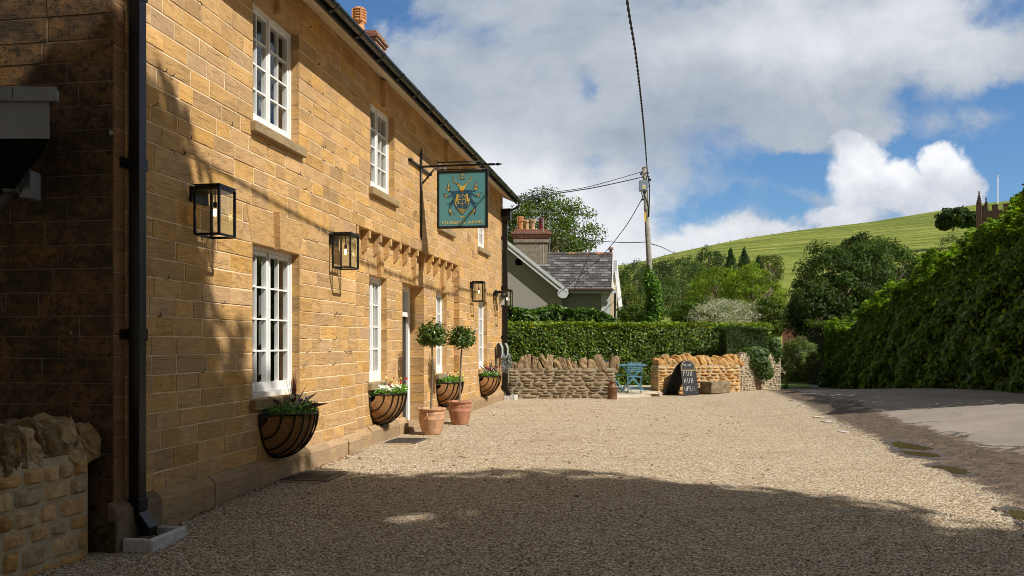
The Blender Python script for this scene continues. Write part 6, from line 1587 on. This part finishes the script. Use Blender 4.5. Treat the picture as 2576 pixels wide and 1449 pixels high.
b = MB(); q0 = P(1551, 0, 48); b.mesh([(q0.x - .1, 46, 3.2), (q0.x + .1, 46, 3.2), (q0.x + .1, 49, 6.55), (q0.x - .1, 49, 6.55), (q0.x - .1, 46, 3.5), (q0.x + .1, 46, 3.5), (q0.x + .1, 49, 6.85), (q0.x - .1, 49, 6.85)], [(0, 1, 2, 3), (4, 5, 6, 7), (0, 1, 5, 4), (1, 2, 6, 5), (2, 3, 7, 6), (3, 0, 4, 7)]); b.box(P(1543, 0, 48).x, P(1552, 0, 48).x, 48, 52, 0, P(0, 655, 48).z); b.build('rear_gable', M['fascia_white'], hs_)
b = MB(); v0 = P(1307, 653, HY); b.box(v0.x - .2, v0.x + .12, HY - .03, HY - .001, v0.z - .28, v0.z + .03); b.build('vent', M['dark_void'], hs_)
# chimney
cY = 46.0; cx0, cx1 = P(1292, 0, cY).x, P(1381, 0, cY).x
b = MB(); zb_, z1_, z2_ = P(0, 650, cY).z - .8, P(0, 603, cY).z, P(0, 579, cY).z
b.box(cx0 + .05, cx1 - .05, cY, cY + 1.1, zb_ - 1, z1_, 1); b.box(cx0, cx1, cY - .06, cY + 1.16, z1_ - .15, z1_, 1)
for k in range(4): e_ = .0 + .045 * k; hh = (z2_ - z1_) / 5; b.box(cx0 - e_, cx1 + e_, cY - .05 - e_, cY + 1.15 + e_, z1_ + k * hh, z1_ + (k + 1) * hh, 0)
b.box(cx0 + .03, cx1 - .03, cY, cY + 1.1, z1_ + 4 * hh, z2_ + .05, 0)
chh = b.build('chimney', [M['brick'], M['chimney_stone']], hs_)
for x, r_, h_, m_, s_ in ((1309, .155, .80, 'pot_clay', 'louvre'), (1325, .13, .56, 'pot_buff', 'crown'), (1340, .135, .58, 'pot_buff', 'crown'), (1361, .145, .72, 'pot_maroon', 'ribbed')):
    q = P(x, 580, cY + .5); chimney_pot((q.x, q.y, z2_ + .03), r_, h_, M[m_], chh, s_)
ae = MB(); q = P(1383, 0, 46)
ae.tube([(q.x - .35, 46, zb_), (q.x - .35, 46, P(0, 551, 46).z)], .02, 5); ae.tube([(q.x, 46, zb_), (q.x, 46, P(0, 529, 46).z)], .02, 5)
za = P(0, 531, 46).z; ae.tube([(q.x + .1, 46, za), (q.x - 1.1, 46.2, za)], .012, 4)
for k in range(9): ae.tube([(q.x - .1 - k * .12, 46.0, za - .0), (q.x - .1 - k * .12, 46.5, za)], .008, 4); ae.tube([(q.x - .1 - k * .12, 46.0, za - .10), (q.x - .1 - k * .12, 46.0, za + .1)], .008, 4)
za = P(0, 549, 46).z; ae.tube([(q.x - .3, 46, za), (q.x - 1.3, 46.1, za)], .012, 4)
for k in range(12): ae.tube([(q.x - .4 - k * .08, 46.0, za - .06), (q.x - .4 - k * .08, 46.0, za + .06)], .008, 4)
ae.build('aerial', M['galvanised'], hs_, recalc=False)

# lane end: wall, brick house and a parked car glimpsed
low_wall('stone_wall', 'far low stone wall across the lane behind the dome bush', (10.9, 36.2), (14.2, 36.9), .4, 0, 1.05, [M['old_rubble'], M['mortar_grey']], M['old_rubble'], seed=31, cz=(.08, .12))
random.seed(91)
bh = empty('brick_house', (17, 52, 0), 'pale pink brick house glimpsed past the dome bush', 'house')
b = MB(); b.box(17.7, 22, 50, 56, 0, 3.3); b.build('wall', M['red_house_brick'], bh)
b = MB(); b.box(18.2, 19.3, 49.93, 49.99, 1.2, 2.6); b.build('window', M['white_paint'], bh)
b = MB(); b.prism([(49.6, 3.3), (56.4, 3.3), (53, 4.6)], 17.5, 22.2, lambda p, q, h: (h, p, q), 0, (.08, .08, .08)); b.build('roof', M['slate'], bh)
cr = empty('parked_car', (15.4, 43, 0), 'dark blue car parked in the lane behind the far wall', 'car')
b = MB(); b.prism([(-2, .35), (2, .35), (2.05, .75), (1.4, .95), (.8, 1.38), (-.9, 1.42), (-1.6, 1.0), (-2.05, .85)], 0, 1.6, lambda p, q, h: (15.6 + p, 42.2 + h, q)); b.build('body', M['blue_car_paint'], cr)
b = MB(); b.prism([(1.2, .97), (.78, 1.32), (-.85, 1.35), (-1.4, 1.0)], -.01, 0, lambda p, q, h: (15.6 + p, 42.2 + h, q)); b.build('window', M['window_glass'], cr)
for s_ in (-1.25, 1.25):
    b = MB(); b.lathe([(0, 0), (.33, 0), (.33, .2), (0, .2)], n=20, axis=lambda x, y, z: (15.6 + s_ + x, 42.15 + z, .33 + y)); b.build('wheel', M['black_plastic'], cr)

# church tower with flagpole
tw = empty('church_tower', P(2500, 560, 95), 'brown stone church tower top with battlements and pinnacles', 'church')
kY = 95; a_ = P(2463, 548, kY); c_ = P(2530, 515, kY)
b = MB(); zt_ = P(0, 532, kY).z
TWp = lambda s, o, z: (a_.x + s * .80 + o * .6, kY - s * .60 + o * .8, z)      # tower faces turned about 35 degrees
W_ = 5.0
b.box(0, W_, 0, W_, 0, zt_, T=TWp)
b.box(-.08, W_ + .08, -.08, W_ + .08, zt_ - 1.15, zt_ - 1.0, T=TWp)
for k in range(4):
    for s0, o0 in ((k * 1.1 + .15, 0), (k * 1.1 + .15, W_ - .3)): b.box(s0, s0 + .6, o0, o0 + .3, zt_, zt_ + .55, T=TWp); b.box(s0 - .04, s0 + .64, o0 - .04, o0 + .34, zt_ + .55, zt_ + .63, T=TWp)
    b.box(0, .3, k * 1.1 + .15, k * 1.1 + .75, zt_, zt_ + .55, T=TWp)
b.build('tower_wall', M['church_stone'], tw)
for s0, o0 in ((0, 0), (W_, 0), (W_, W_), (0, W_)):
    b = MB(); b.box(s0 - .25, s0 + .25, o0 - .25, o0 + .25, zt_ - 2.5, zt_ + .9, T=TWp)
    b.tube([TWp(s0, o0, zt_ + .9), TWp(s0, o0, zt_ + 2.0)], [.28, .05], 4)
    for k in range(4): b.tube([TWp(s0 - .3 + .05 * k, o0, zt_ + 1.0 + k * .22), TWp(s0 + .3 - .05 * k, o0, zt_ + 1.0 + k * .22)], .05, 4)
    b.tube([TWp(s0, o0, zt_ + 1.95), TWp(s0, o0, zt_ + 2.25)], .08, 5); b.build('pinnacle', M['church_stone'], tw)
fpz = P(2510, 444, kY - 1)
b = MB(); b.tube([(fpz.x, kY - 1, zt_ - 1), (fpz.x, kY - 1, fpz.z)], .05, 8); b.lathe([(.0, .2), (.12, .1), (0, 0)], (fpz.x, kY - 1, fpz.z), 8)
tag(b.build('flagpole', M['flagpole_white'], recalc=False), 'white flagpole rising from the church tower', 'flagpole')

# ================================================================== UTILITY POLE AND CABLES
PY = 34.0
tp = P(1620.7, 422, PY); bs = P(1633, 657, PY); slope_ = (bs - tp) / (tp.z - bs.z)
base_ = tp + slope_ * tp.z; base_.z = 0
up_ = empty('utility_pole', tuple(base_), 'weathered wooden utility pole leaning slightly above the hedge', 'pole')
b = MB(); b.tube([base_, base_.lerp(tp, .5), tp], [.14, .115, .085], 14); b.tube([tp, tp + Vector((0, 0, .05))], [.10, .03], 14); b.build('post', M['pole_wood'], up_, recalc=False)
b = MB(); q = P(1619, 467, PY - .25); b.cbox(q.x - .165, q.x + .165, PY - .32, PY - .10, q.z - .21, q.z + .215, .015); b.build('fuse_box', M['enamel_box'], up_)
b = MB(); b.box(q.x - .06, q.x + .06, PY - .335, PY - .325, q.z - .14, q.z + .02); b.build('warning_label', M['label_white'], up_)
b = MB(); b.prism([(q.x - .045, q.z - .10), (q.x + .045, q.z - .10), (q.x, q.z - .01)], PY - .34, PY - .336, lambda p, q_, h: (p, h, q_)); b.build('warning_triangle', M['label_yellow'], up_)
q2 = P(1626, 545, PY); b = MB(); b.box(q2.x - .10, q2.x - .03, PY - .135, PY - .125, q2.z - .22, q2.z + .2); b.build('tag_strip', M['label_yellow'], up_)
b = MB()
def pp(x, y, dy=0): return P(x, y, PY + dy)
b.tube([pp(1612, 433), pp(1632, 435)], .03, 6); b.tube([pp(1612, 446), pp(1634, 444)], .025, 6)
b.tube([pp(1629, 436, -.1), pp(1634, 470, -.1), pp(1633, 520, -.1), pp(1632, 545, -.12), pp(1631, 522, -.2), pp(1625, 500, -.2), pp(1618, 482, -.2)], .025, 6)
b.tube([pp(1614, 482, -.2), pp(1617, 500, -.2), pp(1614, 505, -.15)], .02, 6); b.tube([pp(1616, 444, -.1), pp(1624, 452, -.15), pp(1631, 470, -.12)], .02, 6)
b.tube([pp(1612, 503), pp(1626, 501)], .03, 6); b.lathe([(0, .06), (.05, .04), (.05, -.04), (0, -.06)], tuple(pp(1635, 452)), 8); b.lathe([(0, .06), (.04, .04), (.04, -.04), (0, -.06)], tuple(pp(1613, 438)), 8)
b.build('cable_fittings', M['wire_black'], up_, recalc=False)
# ivy around the pole
n = 3800; z = rng.random(n) ** .9 * (P(0, 668, PY).z - .8) + .8; a = rng.random(n) * 6.28; rr_ = .30 + .15 * np.sin(z * 2.3 + a) + .22 * np.clip((3.6 - z) / 3, 0, 1); rr_ *= rng.random(n) ** .4
zt0 = P(0, 668, PY).z; rr_ *= np.clip((zt0 - z) / .5, .3, 1)
cxp = base_.x + (tp.x - base_.x) * z / tp.z
p = np.stack([cxp + np.cos(a) * rr_, PY + np.sin(a) * rr_, z], 1)
iv = empty('ivy', tuple(base_), 'dense glossy ivy wrapped around the foot of the utility pole', 'ivy'); leaf_object('leaves', p, np.stack([np.cos(a), np.sin(a), np.full(n, .3)], 1), .12, lcols(n, .3, .12, (1.8, 1.5, .8)) * np.array([.9, 1.15, 1.0]), M['laurel_leaf'], iv, aspect=.85)

def cable(pts_, r, label, name='overhead_cable', twist=False, sub=14):
    V = [Vector(p) for p in pts_]; out = []
    for k in range(len(V) - 1):
        p0 = V[max(k - 1, 0)]; p1 = V[k]; p2 = V[k + 1]; p3 = V[min(k + 2, len(V) - 1)]
        for i in range(sub):
            t = i / sub; out.append(.5 * ((2 * p1) + (-p0 + p2) * t + (2 * p0 - 5 * p1 + 4 * p2 - p3) * t * t + (-p0 + 3 * p1 - 3 * p2 + p3) * t ** 3))
    out.append(V[-1]); mb = MB()
    if twist:
        L = 0; res = []; prev = out[0]
        dense = []
        for a_, b_ in zip(out, out[1:]):
            m_ = max(1, int((b_ - a_).length / .06)); dense += [a_.lerp(b_, i / m_) for i in range(m_)]
        for ph in (0, math.pi):
            q = []
            for i, p_ in enumerate(dense):
                an = i * .06 * 2 * math.pi / .55 + ph; q.append(p_ + Vector((math.cos(an), 0, math.sin(an))) * r * .62)
            mb.tube(q, r * .72, 5)
    else: mb.tube(out, r, 5)
    return tag(mb.build(name, M['wire_black'], recalc=False), label, 'cable', 'overhead cables meeting at the pole')
cable([tuple(pp(1628, 432)), (3.86, 25, 7.85), (2.62, 18, 7.57), (1.96, 14.6, 7.50), (.9, 9, 7.6), (-.6, 1, 8.2), (-2.4, -9, 9.2)], 0.021, 'thick twisted cable running from the pole top over the viewer', twist=True)
ge = F(LEN + .08, .44, 5.86)
cable([tuple(pp(1612, 433)), tuple(P(1480, 470, 30.5)), tuple(P(1370, 487, 27.5)), ge], .013, 'upper thin cable from the pole to the pub eaves')
cable([tuple(pp(1610, 447)), tuple(P(1500, 471, 31)), tuple(P(1390, 489, 28)), (ge[0], ge[1], ge[2] - .04)], .019, 'lower thicker cable from the pole to the pub eaves')
cable([tuple(pp(1613, 504)), tuple(P(1570, 575, 35.5)), tuple(P(1500, 658, 38.5)), tuple(P(1400, 742, 41.6))], .016, 'slanting cable from the pole down to the house gable')
cable([tuple(pp(1625, 609, .1)), tuple(P(1560, 610, 40)), tuple(P(1478, 604, 52))], .018, 'thin level cable left of the pole')
cable([tuple(pp(1630, 611, .1)), tuple(P(1665, 622, 45)), tuple(P(1702, 640, 60))], .02, 'thin cable sloping right from the pole')

# hill fence posts along the ridge
for k in range(14):
    x = 1600 + k * 34 + random.uniform(-8, 8); yr = np.interp((x - 1288) / FP, [.10, .14, .19, .27, .34, .42], [672, 664, 636, 600, 578, 558]); q = P(x, yr + 1, 556)
    b = MB(); b.box(q.x - .16, q.x + .16, q.y - .1, q.y + .1, q.z - 1.5, q.z + 1.2); tag(b.build('fence_post', M['bark']), 'tiny fence post on the skyline of the hill', 'post', 'fence posts along the hill skyline')

# ================================================================== SMALL THINGS ON THE GROUND
def puddle(poly, label):
    cx_ = sum(p[0] for p in poly) / len(poly); cy_ = sum(p[1] for p in poly) / len(poly)
    big_ = [G(cx_ + (x - cx_) * 1.32 + (8 if x > cx_ else -8), cy_ + (y - cy_) * 1.5 + (2.2 if y > cy_ else -2.2)) for x, y in poly]; ring_ = []
    for k in range(len(big_)):
        a_ = Vector(big_[k]); b_ = Vector(big_[(k + 1) % len(big_)])
        for i in range(12): q = a_.lerp(b_, i / 12); ring_.append((q.x + random.uniform(-.05, .05), q.y + random.uniform(-.05, .05)))
    m_ = MB(); m_.face([(q[0], q[1], gz(*q) + .0115) for q in ring_]); wm = m_.build('wet_mud', M['wet_mud'], recalc=False); wm['kind'] = 'structure'
    mb = MB(); pts_ = [G(x, y) for x, y in poly]; out = []
    for k in range(len(pts_)):
        a_ = Vector(pts_[k]); b_ = Vector(pts_[(k + 1) % len(pts_)]); n_ = 6
        for i in range(n_): q = a_.lerp(b_, i / n_); out.append((q.x + random.uniform(-.035, .035), q.y + random.uniform(-.035, .035)))
    zc = sum(gz(*q) for q in out) / len(out)
    mb.face([(q[0], q[1], gz(*q) + .0145) for q in out]); o = mb.build('puddle', M['puddle_water'], recalc=False); tag(o, label, 'puddle', 'muddy puddles beside the road')
puddle([(2238, 1115), (2262, 1112), (2310, 1122), (2348, 1131), (2330, 1136), (2290, 1132), (2262, 1130)], 'muddy puddle at the verge, upper half of the largest pair')
puddle([(2258, 1136), (2290, 1137), (2330, 1140), (2366, 1148), (2362, 1152), (2330, 1151), (2290, 1147)], 'muddy puddle just below the largest one')
puddle([(2341, 1176), (2375, 1173), (2410, 1182), (2438, 1191), (2425, 1196), (2395, 1193), (2380, 1184)], 'middle small puddle at the gravel edge')
puddle([(2525, 1288), (2560, 1286), (2600, 1300), (2600, 1322), (2570, 1314)], 'puddle cut by the right edge of the view')
# flush stone setts along the gravel edge
for (x, y, w, h_) in [(2062, 1050, .28, .12), (2086, 1062, .34, .12), (2018, 1021, .22, .1), (2122, 1087, .22, .1), (1996, 1008, .2, .1)]:
    gx, gy = G(x, y); b = MB(); T_ = local((gx, gy, gz(gx, gy) + .004), R(115)); b.cbox(-w / 2, w / 2, -h_ / 2, h_ / 2, -.03, .009, .003, T=T_, col=bcol()); tag(b.build('edging_sett', M['pale_kerb_stone']), 'pale flat sett sunk flush at the gravel edge', 'sett', 'setts along the gravel edge')
# loose stones and leaf litter: nobody could count them
def litter(name, n, area, size, cols_, m, label, cat, flat=.6):
    mb = MB()
    for _ in range(n):
        x, y = area()
        s = size * random.uniform(.6, 1.5); c = random.choice(cols_); v = random.uniform(.75, 1.25); z = gz(x, y) + .012
        a = random.uniform(0, 3.14); ca, sa = math.cos(a), math.sin(a); V = []
        for dx, dy, dz in ((-1, -.6, 0), (.9, -.7, 0), (1, .6, 0), (-.8, .7, 0), (-.4, -.3, .9), (.5, -.35, 1), (.4, .3, .85), (-.45, .35, 1)):
            dx *= s * random.uniform(.8, 1.1); dy *= s * random.uniform(.8, 1.1); V.append((x + dx * ca - dy * sa, y + dx * sa + dy * ca, z - s * .25 + dz * s * flat))
        mb.mesh(V, [(0, 1, 5, 4), (1, 2, 6, 5), (2, 3, 7, 6), (3, 0, 4, 7), (4, 5, 6, 7)], 0, (c[0] * v, c[1] * v, c[2] * v))
    tag(mb.build(name, m, recalc=False), label, cat, kind='stuff')
simple('pebble', (1, 1, 1), 0.85, nscale=60, noise=0.25)
def near_area():
    while True:
        y = 4.6 + 6.5 * random.random() ** 1.4; x = random.uniform(-.62, .6) * y
        if x > -4.507 + .168 * y + .25 and x < 4.6 + (y - 6) * .1 and not (y < 7.1 and x < -3.2): return x, y
GC = [(.45, .32, .18), (.6, .48, .31), (.7, .6, .45), (.25, .16, .09), (.8, .74, .62), (.35, .3, .26), (.5, .3, .15)]
litter('loose_gravel', 22000, near_area, .0085, GC, M['pebble'], 'loose pea gravel scattered over the yard in the foreground', 'gravel')
def far_area():
    y = random.uniform(9, 25); return random.uniform(-4.2 + .168 * y, min(6.5, 1.2 + .2 * y)), y
litter('loose_gravel', 6000, far_area, .010, GC, M['pebble'], 'loose stones scattered over the sunny gravel', 'gravel')
litter('leaf_litter', 320, far_area, .02, [(.10, .05, .03), (.16, .07, .03)], M['pebble'], 'brown fallen leaves on the gravel', 'leaves', .4)
def vg():
    k = random.randrange(len(gd) - 1); t = random.random(); a_ = Vector(gdp[k]).lerp(Vector(gdp[k + 1]), t); b_ = Vector(rdp[k]).lerp(Vector(rdp[k + 1]), t); q = a_.lerp(b_, random.uniform(-.15, .95)); return q.x, q.y
litter('leaf_litter', 3000, vg, .010, [(.10, .06, .04), (.07, .04, .03), (.2, .12, .07), (.30, .22, .14)], M['pebble'], 'twigs, grit and dead leaves along the road edge', 'leaves', .4)
def base_area():
    a = random.uniform(.3, 5.8); q = F(a, .08 + abs(random.gauss(0, .05)), 0); return q[0], q[1]
litter('leaf_litter', 250, base_area, .013, [(.5, .4, .28), (.3, .15, .08), (.2, .1, .06)], M['pebble'], 'small stones and leaves gathered at the foot of the pub wall', 'leaves', .8)
